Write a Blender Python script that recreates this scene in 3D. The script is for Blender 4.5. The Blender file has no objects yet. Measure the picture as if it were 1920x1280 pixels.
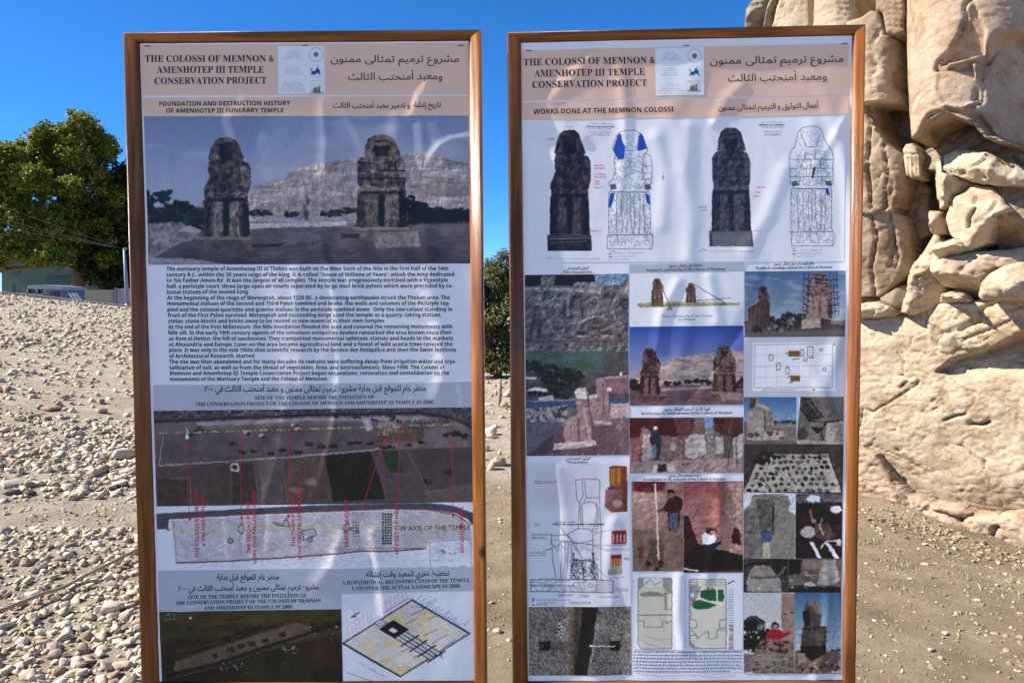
import bpy, bmesh, math, random
import numpy as np
from mathutils import Vector, Matrix

random.seed(7)
scene = bpy.context.scene
COL = scene.collection
R_ = math.radians

# ------------------------------------------------------------------ camera
FPX = 1400.0                       # focal length in image pixels of a 1920 wide frame
PITCH, ROLL = R_(2.553), R_(0.42)
CAM = np.array([0.0, 0.0, 1.6])
FWD = np.array([0, math.cos(PITCH), -math.sin(PITCH)])
RGT = np.array([1.0, 0, 0])
UPV = np.array([0, math.sin(PITCH), math.cos(PITCH)])
cam_data = bpy.data.cameras.new("camera"); cam = bpy.data.objects.new("camera", cam_data); COL.objects.link(cam)
cam_data.sensor_width = 36; cam_data.lens = FPX / 1920 * 36; cam_data.clip_start = 0.05; cam_data.clip_end = 6000
xr = RGT * math.cos(ROLL) - UPV * math.sin(ROLL); yu = RGT * math.sin(ROLL) + UPV * math.cos(ROLL); zb = -FWD
cam.matrix_world = Matrix(((xr[0], yu[0], zb[0], CAM[0]), (xr[1], yu[1], zb[1], CAM[1]), (xr[2], yu[2], zb[2], CAM[2]), (0, 0, 0, 1)))
scene.camera = cam

# ------------------------------------------------------------------ sky, sun, exposure
SUN_DIR = Vector((-0.77, -0.026, 0.63)).normalized()          # towards the sun
elev = math.asin(SUN_DIR.z); azim = math.atan2(SUN_DIR.x, SUN_DIR.y)
world = bpy.data.worlds.new("World"); scene.world = world; world.use_nodes = True
wn = world.node_tree.nodes; wl = world.node_tree.links
sky = wn.new("ShaderNodeTexSky"); sky.sky_type = 'NISHITA'; sky.sun_disc = False
sky.sun_elevation = elev; sky.sun_rotation = azim; sky.air_density = 1.0; sky.dust_density = 0.0; sky.ozone_density = 6.0; sky.altitude = 6000
hs = wn.new("ShaderNodeHueSaturation"); hs.inputs["Saturation"].default_value = 1.18; wl.new(sky.outputs[0], hs.inputs["Color"]); wl.new(hs.outputs[0], wn["Background"].inputs[0]); wn["Background"].inputs[1].default_value = 0.125
sun_data = bpy.data.lights.new("sun", 'SUN'); sun_data.energy = 5.0; sun_data.angle = R_(0.5); sun_data.color = (1, 0.94, 0.85)
sun = bpy.data.objects.new("sun", sun_data); COL.objects.link(sun); sun.rotation_euler = SUN_DIR.to_track_quat('Z', 'Y').to_euler(); sun.location = (-20, 4, 20)
vs = scene.view_settings; vs.view_transform = 'Standard'; vs.look = 'None'; vs.gamma = 1; vs.exposure = 1.14
scene.cycles.max_bounces = 6; scene.cycles.use_denoising = True
scene.cycles.transparent_max_bounces = 6

# ------------------------------------------------------------------ image pixel to world helpers
def rays(px, py):
    px = np.asarray(px, float); py = np.asarray(py, float)
    a = (px - 960) / FPX; b = (py - 640) / FPX
    a2 = a * math.cos(ROLL) - b * math.sin(ROLL); b2 = a * math.sin(ROLL) + b * math.cos(ROLL)
    return FWD + a2[..., None] * RGT - b2[..., None] * UPV
def on_plane(px, py, p0, n):
    d = rays(px, py); t = np.dot(np.asarray(p0) - CAM, n) / (d @ n)
    return CAM + d * t[..., None]
def at_depth(px, py, y):
    d = rays(px, py); return CAM + d * (y / d[..., 1])[..., None]

# ------------------------------------------------------------------ materials
def new_mat(name):
    m = bpy.data.materials.new(name); m.use_nodes = True
    nt = m.node_tree; return m, nt, nt.nodes["Principled BSDF"]
def N(nt, t, **kw):
    n = nt.nodes.new(t)
    for k, v in kw.items():
        if k in n.inputs: n.inputs[k].default_value = v
        else: setattr(n, k, v)
    return n
def ramp(nt, fac, stops):
    r = nt.nodes.new("ShaderNodeValToRGB"); e = r.color_ramp.elements
    while len(e) < len(stops): e.new(0.5)
    for i, (p, c) in enumerate(stops): e[i].position = p; e[i].color = (*c, 1)
    nt.links.new(fac, r.inputs[0]); return r.outputs[0]
def noise(nt, scale, detail=6, rough=0.6, vec=None, dist=0.0):
    n = N(nt, "ShaderNodeTexNoise", Scale=scale, Detail=detail, Roughness=rough, Distortion=dist)
    if vec is not None: nt.links.new(vec, n.inputs["Vector"])
    return n.outputs["Fac"]
def coords(nt, scale=None):
    tc = nt.nodes.new("ShaderNodeTexCoord"); v = tc.outputs["Object"]
    if scale:
        mp = nt.nodes.new("ShaderNodeMapping"); mp.inputs["Scale"].default_value = scale; nt.links.new(v, mp.inputs["Vector"]); v = mp.outputs[0]
    return v
def bump(nt, bsdf, h, strength=0.4, dist=0.02, prev=None):
    b = N(nt, "ShaderNodeBump", Strength=strength, Distance=dist); nt.links.new(h, b.inputs["Height"])
    if prev is not None: nt.links.new(prev, b.inputs["Normal"])
    nt.links.new(b.outputs[0], bsdf.inputs["Normal"]); return b.outputs[0]
def mixc(nt, fac, a, b, mode='MIX'):
    m = nt.nodes.new("ShaderNodeMix"); m.data_type = 'RGBA'; m.blend_type = mode
    for s, v in ((0, fac), (6, a), (7, b)):
        if hasattr(v, "links"): nt.links.new(v, m.inputs[s])
        else: m.inputs[s].default_value = v if s == 0 else (*v, 1)
    return m.outputs[2]
def plain(name, col, rough=0.7, var=0.12, scale=8, metal=0.0, bmp=0.15, bscale=60):
    m, nt, b = new_mat(name); v = coords(nt)
    f = noise(nt, scale, vec=v)
    c = ramp(nt, f, [(0.3, tuple(x * (1 - var) for x in col)), (0.7, tuple(min(1, x * (1 + var)) for x in col))])
    nt.links.new(c, b.inputs["Base Color"]); b.inputs["Roughness"].default_value = rough; b.inputs["Metallic"].default_value = metal
    if bmp: bump(nt, b, noise(nt, bscale, vec=v), bmp, 0.01)
    return m

# ------------------------------------------------------------------ objects
def tag(o, label=None, cat=None, group=None, kind=None):
    if label: o["label"] = label
    if cat: o["category"] = cat
    if group: o["group"] = group
    if kind: o["kind"] = kind
    return o
def empty(name, loc=(0, 0, 0)):
    o = bpy.data.objects.new(name, None); o.location = loc; o.empty_display_size = 0.2; COL.objects.link(o); return o
def mesh_obj(name, verts, faces, mat, parent=None, smooth=False, label=None):
    """verts in world coordinates; a child is stored relative to its top-level root"""
    verts = np.asarray(verts, float)
    root = parent; off = np.zeros(3)
    while root is not None:
        off = off + np.array(root.location); root = root.parent
    me = bpy.data.meshes.new(name)
    v = verts - off
    if isinstance(faces, np.ndarray) and faces.ndim == 2:
        k = faces.shape[1]
        me.vertices.add(len(v)); me.vertices.foreach_set("co", v.astype(np.float32).ravel())
        me.loops.add(faces.size); me.loops.foreach_set("vertex_index", faces.astype(np.int32).ravel())
        me.polygons.add(len(faces)); me.polygons.foreach_set("loop_start", np.arange(0, faces.size, k, dtype=np.int32))
        me.update(calc_edges=True)
    else:
        me.from_pydata([tuple(p) for p in v], [], [tuple(int(i) for i in f) for f in faces]); me.update()
    if smooth: me.polygons.foreach_set("use_smooth", np.ones(len(me.polygons), bool))
    if mat: me.materials.append(mat)
    o = bpy.data.objects.new(name, me); COL.objects.link(o)
    if parent: o.parent = parent
    if label: o["label"] = label
    return o
def paint_points(me, rgb):
    a = me.color_attributes.new("print", 'FLOAT_COLOR', 'POINT')
    c = np.ones((len(rgb), 4), np.float32); c[:, :3] = rgb; a.data.foreach_set("color", c.ravel())
def grid_faces(nu, nv):
    i = np.arange(nu * nv).reshape(nv, nu)
    return np.stack([i[:-1, :-1].ravel(), i[1:, :-1].ravel(), i[1:, 1:].ravel(), i[:-1, 1:].ravel()], 1)
class Geo:
    """collects shapes that belong to one part"""
    def __init__(s): s.v = []; s.f = []
    def add(s, v, f):
        o = len(s.v); s.v += [tuple(p) for p in v]; s.f += [tuple(i + o for i in q) for q in f]; return s
    def box(s, c, size, rz=0.0, bev=0.0, rx=0.0, ry=0.0):
        bm = bmesh.new(); bmesh.ops.create_cube(bm, size=1); bmesh.ops.scale(bm, vec=size, verts=bm.verts)
        if bev: bmesh.ops.bevel(bm, geom=bm.edges[:], offset=bev, segments=2, affect='EDGES', profile=0.5)
        M = Matrix.Translation(c) @ Matrix.Rotation(rz, 4, 'Z') @ Matrix.Rotation(ry, 4, 'Y') @ Matrix.Rotation(rx, 4, 'X')
        bm.verts.index_update(); s.add([M @ v.co for v in bm.verts], [[v.index for v in f.verts] for f in bm.faces]); bm.free(); return s
    def tube(s, pts, rad, n=8, caps=True):
        pts = [Vector(p) for p in pts]; rads = rad if isinstance(rad, (list, tuple)) else [rad] * len(pts)
        o = len(s.v); up = Vector((0.13, 0.27, 0.95))
        for i, p in enumerate(pts):
            t = (pts[min(i + 1, len(pts) - 1)] - pts[max(i - 1, 0)]).normalized()
            a = t.cross(up)
            if a.length < 0.1: a = t.cross(Vector((1, 0, 0)))
            a.normalize(); b = t.cross(a)
            for k in range(n):
                q = 2 * math.pi * k / n; s.v.append(tuple(p + (a * math.cos(q) + b * math.sin(q)) * rads[i]))
        for i in range(len(pts) - 1):
            for k in range(n):
                s.f.append((o + i * n + k, o + i * n + (k + 1) % n, o + (i + 1) * n + (k + 1) % n, o + (i + 1) * n + k))
        if caps: s.f.append(tuple(o + k for k in range(n))[::-1]); s.f.append(tuple(o + (len(pts) - 1) * n + k for k in range(n)))
        return s
    def prism(s, poly, depth):
        """poly: list of 3-D points; depth: extrusion vector"""
        n = len(poly); d = Vector(depth); P = [Vector(p) for p in poly]
        s.add(P + [p + d for p in P], [tuple(range(n)), tuple(range(2 * n - 1, n - 1, -1))] + [(i, i + n, (i + 1) % n + n, (i + 1) % n) for i in range(n)]); return s
    def obj(s, name, mat, parent=None, smooth=False, label=None):
        o = mesh_obj(name, s.v, s.f, mat, parent, smooth, label)
        bm = bmesh.new(); bm.from_mesh(o.data); bmesh.ops.recalc_face_normals(bm, faces=bm.faces); bm.to_mesh(o.data); bm.free()
        return o
# ------------------------------------------------------------------ printed pictures
# The prints on the two boards are painted here into plain arrays and become the vertex colours of
# the picture's own mesh.  Coordinates are image pixels, projected onto the boards' faces.
def _hash(ix, iy, seed):
    n = (ix.astype(np.int64) * 374761393 + iy.astype(np.int64) * 668265263 + seed * 974634777) & 0x7fffffff
    n = ((n ^ (n >> 13)) * 1274126177) & 0x7fffffff
    return ((n ^ (n >> 16)) & 0xffff) / 65535.0

def vnoise(x, y, seed=0):
    x0 = np.floor(x); y0 = np.floor(y)
    fx = x - x0; fy = y - y0
    fx = fx * fx * (3 - 2 * fx); fy = fy * fy * (3 - 2 * fy)
    a = _hash(x0, y0, seed); b = _hash(x0 + 1, y0, seed)
    c = _hash(x0, y0 + 1, seed); d = _hash(x0 + 1, y0 + 1, seed)
    return (a * (1 - fx) + b * fx) * (1 - fy) + (c * (1 - fx) + d * fx) * fy

def fbm(x, y, seed=0, octv=4):
    v = 0; a = 0.5; t = 0; x, y = .8 * x - .6 * y, .6 * x + .8 * y
    for i in range(octv):
        v = v + a * vnoise(x, y, seed + i * 17); t += a
        x, y = 1.62 * x - 1.22 * y + 3.1, 1.22 * x + 1.62 * y + 1.7; a *= 0.55
    return v / t

class Pic:
    def __init__(s, x0, y0, x1, y1, bg=(190, 194, 214), warp=1.0):
        s.x0, s.y0 = int(math.floor(x0)) - 1, int(math.floor(y0)) - 1
        s.w = int(math.ceil(x1)) + 2 - s.x0; s.h = int(math.ceil(y1)) + 2 - s.y0
        s.a = np.empty((s.h, s.w, 3), np.float32); s.a[:] = bg
        s.Y, s.X = np.mgrid[0:s.h, 0:s.w].astype(np.float32)
        s.X += s.x0; s.Y += s.y0
        s.wx = warp * (3.6 * (fbm(s.X / 6, s.Y / 6, 91, 3) - .5) + 1.8 * (vnoise(s.X / 1.7, s.Y / 1.7, 92) - .5)); s.wy = warp * (3.6 * (fbm(s.X / 6, s.Y / 6, 93, 3) - .5) + 1.8 * (vnoise(s.X / 1.7, s.Y / 1.7, 94) - .5))
        s.rng = random.Random(int(x0 * 7 + y0 * 13))
    def win(s, xa, ya, xb, yb, pad=2):
        i0 = max(0, int(ya - pad) - s.y0); i1 = min(s.h, int(yb + pad) + 2 - s.y0)
        j0 = max(0, int(xa - pad) - s.x0); j1 = min(s.w, int(xb + pad) + 2 - s.x0)
        return (slice(i0, max(i0, i1)), slice(j0, max(j0, j1)))
    def mixin(s, sl, al, col):
        if al.size == 0: return
        c = np.asarray(col, np.float32)
        s.a[sl] += (c - s.a[sl]) * al[..., None]
    def _segd(s, X, Y, pts, closed):
        d = np.full(X.shape, 1e9, np.float32)
        n = len(pts)
        for i in range(n if closed else n - 1):
            ax, ay = pts[i]; bx, by = pts[(i + 1) % n]
            ex, ey = bx - ax, by - ay
            L = ex * ex + ey * ey + 1e-9
            t = np.clip(((X - ax) * ex + (Y - ay) * ey) / L, 0, 1)
            d = np.minimum(d, (X - ax - t * ex) ** 2 + (Y - ay - t * ey) ** 2)
        return np.sqrt(d)
    def mask(s, pts, soft=0.8):
        xs = [p[0] for p in pts]; ys = [p[1] for p in pts]
        sl = s.win(min(xs), min(ys), max(xs), max(ys), 4 + soft)
        X, Y = s.X[sl] + s.wx[sl], s.Y[sl] + s.wy[sl]
        ins = np.zeros(X.shape, bool); n = len(pts)
        for i in range(n):
            ax, ay = pts[i]; bx, by = pts[(i + 1) % n]
            if ay == by: continue
            c = ((ay > Y) != (by > Y)) & (X < (bx - ax) * (Y - ay) / (by - ay) + ax)
            ins ^= c
        d = s._segd(X, Y, pts, True)
        return sl, np.clip(0.5 + np.where(ins, d, -d) / soft, 0, 1)
    def poly(s, pts, col, a=1, soft=0.8, tex=0, ts=6, seed=1):
        sl, m = s.mask(pts, soft)
        if m.size == 0: return
        if tex:
            k = 1 + tex * (fbm(s.X[sl] / ts, s.Y[sl] / ts, seed, 4) - 0.5) * 2
            c = np.asarray(col, np.float32) * k[..., None]
            s.a[sl] += (c - s.a[sl]) * (m * a)[..., None]
        else:
            s.mixin(sl, m * a, col)
    def rect(s, x0, y0, x1, y1, col, a=1, **k):
        s.poly([(x0, y0), (x1, y0), (x1, y1), (x0, y1)], col, a, **k)
    def line(s, pts, w, col, a=1, soft=0.9, closed=False):
        xs = [p[0] for p in pts]; ys = [p[1] for p in pts]
        sl = s.win(min(xs), min(ys), max(xs), max(ys), w + 4)
        d = s._segd(s.X[sl] + s.wx[sl], s.Y[sl] + s.wy[sl], pts, closed)
        s.mixin(sl, np.clip(0.5 + (w / 2 - d) / soft, 0, 1) * a, col)
    def ell(s, cx, cy, rx, ry, col, a=1, soft=1.0, tex=0, seed=3):
        sl = s.win(cx - rx, cy - ry, cx + rx, cy + ry, 4 + soft)
        X, Y = s.X[sl] + s.wx[sl], s.Y[sl] + s.wy[sl]
        d = (1 - np.sqrt(((X - cx) / rx) ** 2 + ((Y - cy) / ry) ** 2)) * min(rx, ry)
        m = np.clip(0.5 + d / soft, 0, 1) * a
        if tex:
            m = m * np.clip(0.5 + (fbm(X / 3, Y / 3, seed, 3) - 0.5) * 2 * tex + 0.3, 0, 1)
        s.mixin(sl, m, col)
    def grad(s, y0, y1, c0, c1, pts=None, tex=0, ts=40, seed=2):
        """vertical blend, inside pts when given"""
        if pts is None: sl = (slice(0, s.h), slice(0, s.w)); m = np.ones((s.h, s.w), np.float32)
        else: sl, m = s.mask(pts)
        t = np.clip((s.Y[sl] - y0) / (y1 - y0), 0, 1)[..., None]
        c = np.asarray(c0, np.float32) * (1 - t) + np.asarray(c1, np.float32) * t
        if tex: c = c * (1 + tex * 2 * (fbm(s.X[sl] / ts, s.Y[sl] / ts, seed, 4) - 0.5))[..., None]
        s.a[sl] += (c - s.a[sl]) * m[..., None]
    def tex(s, pts, amp, sx, sy=None, seed=5, octv=4, tint=None):
        """modulate what is there with noise"""
        sy = sy or sx
        if pts is None: sl = (slice(0, s.h), slice(0, s.w)); m = 1.0
        else: sl, m = s.mask(pts)
        n = (fbm(s.X[sl] / sx, s.Y[sl] / sy, seed, octv) - 0.5) * 2
        k = 1 + amp * n * m
        s.a[sl] *= np.clip(k, 0.1, 3)[..., None]
    def emboss(s, pts, amp, sx, sy=None, seed=5, octv=4, dx=-1.0, dy=-1.0):
        """uneven relief in the printed subject: noise differenced along one direction"""
        sy = sy or sx
        sl, m = s.mask(pts)
        X, Y = s.X[sl], s.Y[sl]
        e = fbm(X / sx, Y / sy, seed, octv) - fbm((X + dx) / sx, (Y + dy) / sy, seed, octv)
        e = e * min(sx, sy) / math.hypot(dx, dy)
        s.a[sl] *= np.clip(1 + amp * e * m, .25, 2.2)[..., None]
    def spots(s, pts, col, thr, sx, sy=None, seed=5, a=1, octv=3, soft=0.06):
        """patches where the noise passes thr"""
        sy = sy or sx
        sl, m = s.mask(pts)
        n = fbm(s.X[sl] / sx, s.Y[sl] / sy, seed, octv)
        s.mixin(sl, np.clip((n - thr) / soft, 0, 1) * m * a, col)
    def iso(s, pts, col, sx, sy=None, levels=5, w=0.02, seed=5, a=1, octv=3):
        """contour lines of a noise field"""
        sy = sy or sx
        sl, m = s.mask(pts)
        n = fbm(s.X[sl] / sx, s.Y[sl] / sy, seed, octv) * levels
        gy, gx = np.gradient(n) if min(n.shape) > 1 else (0, 0)
        g = np.sqrt(gx * gx + gy * gy) + 1e-4
        d = np.abs(n - np.round(n)) / g
        s.mixin(sl, np.clip(w - d + 0.5, 0, 1) * m * a, col)
    def blobs(s, n, region, rx, ry, cols, a=1, soft=1.0):
        (xa, ya, xb, yb) = region
        for _ in range(n):
            k = s.rng.uniform(0.6, 1.3)
            s.ell(s.rng.uniform(xa, xb), s.rng.uniform(ya, yb), rx * k, ry * k * s.rng.uniform(.8, 1.2), s.rng.choice(cols), a, soft)
    def tinytext(s, x0, x1, ys, col=(60, 60, 80), a=0.6, h=1.6, slope=0.0):
        """print too small to read: broken grey lines"""
        for y in ys:
            x = x0
            while x < x1:
                w = s.rng.uniform(1.2, 4.5); xe = min(x1, x + w)
                yy = y + slope * (x - x0)
                s.line([(x, yy), (xe, yy + slope * w)], h, col, a * s.rng.uniform(.35, 1), soft=1.2)
                x = xe + s.rng.uniform(1.2, 2.4)

def colossus(P, box, mid, dark, light, blocks=False, seed=1, base=True, lit=1, red=False, throne=True):
    """a weathered seated stone king, seen from the front"""
    x0, y0, x1, y1 = box; W = x1 - x0; H = y1 - y0
    Q = lambda pts: [(x0 + u * W, y0 + v * H) for u, v in pts]
    sh = lambda c, k: tuple(q * k for q in c)
    legs = Q([(.08, .50), (.93, .50), (.95, .62), (.96, .87), (.04, .87), (.05, .6)])
    torso = Q([(.18, .20), (.28, .19), (.72, .19), (.93, .22), (.99, .27), (.99, .42), (.94, .49), (.7, .53), (.15, .53), (.06, .49), (.05, .45), (.12, .40), (.17, .34), (.14, .26)])
    head = Q([(.27, .03), (.36, .005), (.6, .0), (.71, .03), (.80, .12), (.87, .19), (.78, .225), (.62, .20), (.40, .20), (.25, .235), (.14, .19), (.2, .1)])
    if blocks:
        torso = Q([(.12, .21), (.3, .19), (.7, .19), (.88, .21), (.93, .27), (.95, .45), (.92, .50), (.1, .50), (.06, .44), (.05, .26)])
        head = Q([(.27, .03), (.38, .0), (.62, .0), (.74, .04), (.80, .12), (.85, .19), (.70, .205), (.35, .205), (.18, .19), (.2, .1)])
    ts = max(2.0, W / 14)
    P.poly(legs, mid, tex=.45, ts=ts, seed=seed)
    P.poly(Q([(.06, .55), (.2, .55), (.2, .87), (.04, .87)]), sh(mid, .8), tex=.4, ts=ts, seed=seed + 9)
    P.poly(Q([(.82, .55), (.95, .6), (.97, .87), (.82, .87)]), dark if lit > 0 else sh(mid, .9), .85, tex=.3, ts=ts)
    for (a_, b_) in ((.24, .44), (.56, .76)):       # shins
        P.poly(Q([(a_, .53), (b_, .53), (b_ - .02, .7), (b_ + .02, .87), (a_ - .02, .87), (a_ + .02, .7)]), light if not blocks else sh(mid, 1.15), .75, tex=.4, ts=ts, seed=seed + 2)
    P.poly(Q([(.45, .56), (.55, .56), (.56, .86), (.44, .86)]), dark, .8)
    P.poly(torso, mid, tex=.5, ts=ts, seed=seed + 3)
    P.poly(Q([(.78, .24), (.93, .25), (.97, .30), (.96, .43), (.84, .46), (.80, .36)]), light if lit > 0 else sh(mid, .8), .7, tex=.3, ts=ts)
    P.poly(Q([(.07, .485), (.25, .47), (.5, .50), (.75, .47), (.93, .485), (.9, .525), (.12, .525)]), sh(light, .95), .7, tex=.4, ts=ts)
    P.poly(Q([(.12, .527), (.9, .527), (.88, .56), (.14, .56)]), dark, .7)
    P.poly(head, mid, tex=.4, ts=ts, seed=seed + 4)
    P.poly(Q([(.36, .05), (.62, .04), (.66, .13), (.6, .2), (.42, .2), (.35, .13)]), dark, .75, tex=.4, ts=ts)
    P.poly(Q([(.16, .19), (.3, .12), (.36, .2), (.32, .28), (.2, .27)]), light, .55, tex=.4, ts=ts)
    P.spots(torso, dark, .52, ts * 1.3, seed=seed + 5, a=.45)
    P.spots(legs, dark, .56, ts * .8, ts * 2, seed=seed + 6, a=.4)
    if blocks:
        for v in (.26, .335, .41):
            P.line(Q([(.08, v), (.3, v + .008), (.6, v - .004), (.92, v + .004)]), max(.8, W / 45), dark, .9)
        for (u, v) in ((.3, .26), (.55, .26), (.75, .26), (.38, .335), (.62, .335), (.3, .41), (.68, .41), (.42, .2)):
            P.line(Q([(u, v), (u + .01, v + .075)]), max(.8, W / 45), dark, .9)
        for k in range(7):
            u = P.rng.uniform(.15, .8); v = P.rng.uniform(.24, .43)
            P.ell(x0 + u * W, y0 + v * H, W * .07, H * .016, light, .5)
        P.ell(x0 + .5 * W, y0 + .08 * H, W * .14, H * .02, light, .45)
    for q_, sd in ((legs, 1), (torso, 2), (head, 3)): P.emboss(q_, .26, ts * 1.1, ts * 1.5, seed=seed + 40 + sd)
    if base:
        P.poly(Q([(-.02, .87), (1.0, .87), (1.02, 1.0), (-.01, 1.0)]), sh(mid, 1.05), tex=.35, ts=ts * 1.4, seed=seed + 7)
        P.poly(Q([(-.02, .87), (1.0, .87), (1.0, .895), (-.02, .895)]), light, .7)
    if red:
        for k in range(26):
            P.ell(x0 + P.rng.uniform(.15, .9) * W, y0 + P.rng.uniform(.25, .85) * H, 1.1, 1.6, (150, 40, 60), .5)

def colossus_drawing(P, box, ink=(62, 64, 84), blocks=False, seed=1, blue=()):
    """the same figure as a surveyor's line drawing"""
    x0, y0, x1, y1 = box; W = x1 - x0; H = y1 - y0
    Q = lambda pts: [(x0 + u * W, y0 + v * H) for u, v in pts]
    outl = Q([(.27, .02), (.4, .0), (.62, .0), (.75, .03), (.84, .12), (.9, .17), (.85, .2), (.97, .22), (1, .3), (.99, .44), (.9, .5), (.95, .53), (.97, .88), (1, .885), (1, 1), (0, 1), (0, .885), (.03, .88), (.03, .53), (.1, .5), (.03, .45), (.12, .41), (.18, .36), (.15, .25), (.18, .2), (.11, .15), (.2, .05)])
    if blocks:
        outl = Q([(.3, .01), (.45, .0), (.62, .0), (.72, .02), (.82, .12), (.9, .17), (.97, .2), (1, .25), (1, .48), (.93, .5), (.97, .53), (.97, .86), (1, .87), (1, 1), (.06, 1), (.06, .87), (.04, .86), (.04, .53), (.1, .5), (.02, .48), (.0, .25), (.06, .19), (.13, .17), (.2, .05)])
    P.poly(outl, (206, 208, 224), .5)
    up = Q([(.15, .2), (.85, .2), (.98, .45), (.85, .5), (.1, .5)])
    low = Q([(.04, .53), (.96, .53), (.97, .98), (.03, .98)])
    hd = Q([(.27, .03), (.72, .03), (.86, .17), (.7, .2), (.3, .2), (.14, .17)])
    P.iso(up, ink, W / 6, seed=seed, levels=6, w=.5, a=.7); P.iso(hd, ink, W / 5, W / 6, seed=seed + 2, levels=5, w=.4, a=.6)
    P.iso(low, ink, W / 9, W / 4, seed=seed + 4, levels=6, w=.5, a=.7)
    P.line(outl, 1.1, ink, .9, closed=True)
    for u in (.2, .33, .44, .52, .6, .72, .82):
        P.line(Q([(u, .54), (u + P.rng.uniform(-.02, .02), .66), (u + .01, .78), (u + P.rng.uniform(-.04, .04), .87)]), 1.0, ink, .85)
    P.line(Q([(.1, .52), (.9, .52)]), 2.2, ink, .8)
    P.line(Q([(.0, .885), (1, .88)]), 1.3, ink, .9)
    P.line(Q([(.28, .06), (.38, .17), (.62, .17), (.7, .06)]), 1, ink, .8)
    for e in (.08, .85):
        P.poly(Q([(e - .03, .46), (e + .1, .45), (e + .14, .495), (e + .0, .5)]), (70, 72, 92), .9)
    if blocks:
        for v in (.275, .35, .42): P.line(Q([(.02, v), (.98, v)]), 1.1, ink, .9)
        for (u, v) in ((.38, .2), (.6, .2), (.3, .275), (.5, .275), (.72, .275), (.4, .35), (.65, .35), (.25, .42), (.75, .42)):
            P.line(Q([(u, v), (u - .02, v + .07)]), 1.1, ink, .9)
        P.poly(Q([(.55, .34), (.6, .34), (.55, .42), (.5, .44)]), (40, 40, 50))
    else:
        P.line(Q([(.82, .2), (.78, .35), (.86, .47)]), 1.2, ink, .9)
        for v in (.3, .36, .41): P.line(Q([(.8, v), (.99, v)]), 1, ink, .7)
    for b in blue: P.poly(Q(b), (38, 66, 165), .95)

def crowns(P, pts, rx, ry, cols, n=9):
    n = int(n * 2.4)
    for (x, y) in pts:
        for k in range(n):
            P.ell(x + P.rng.uniform(-rx, rx) * .7, y + P.rng.uniform(-ry, ry) * .6, rx * P.rng.uniform(.14, .36), ry * P.rng.uniform(.14, .36), P.rng.choice(cols), .9, 1.4)

def zc(ox, oy, k):                       # enlarged crop coordinates back to image pixels
    return lambda *p: [(ox + x / k, oy + y / k) for x, y in p]
Z1 = zc(220, 40, 2.743); Z3 = zc(220, 750, 2.743); Z4 = zc(220, 1050, 2.743)
R1 = zc(940, 40, 2.743); R2 = zc(940, 480, 3.369); R3 = zc(1270, 480, 3.368); R4 = zc(940, 840, 2.909); R5 = zc(1270, 840, 2.908)
WHITE = (190, 194, 214)

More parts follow.
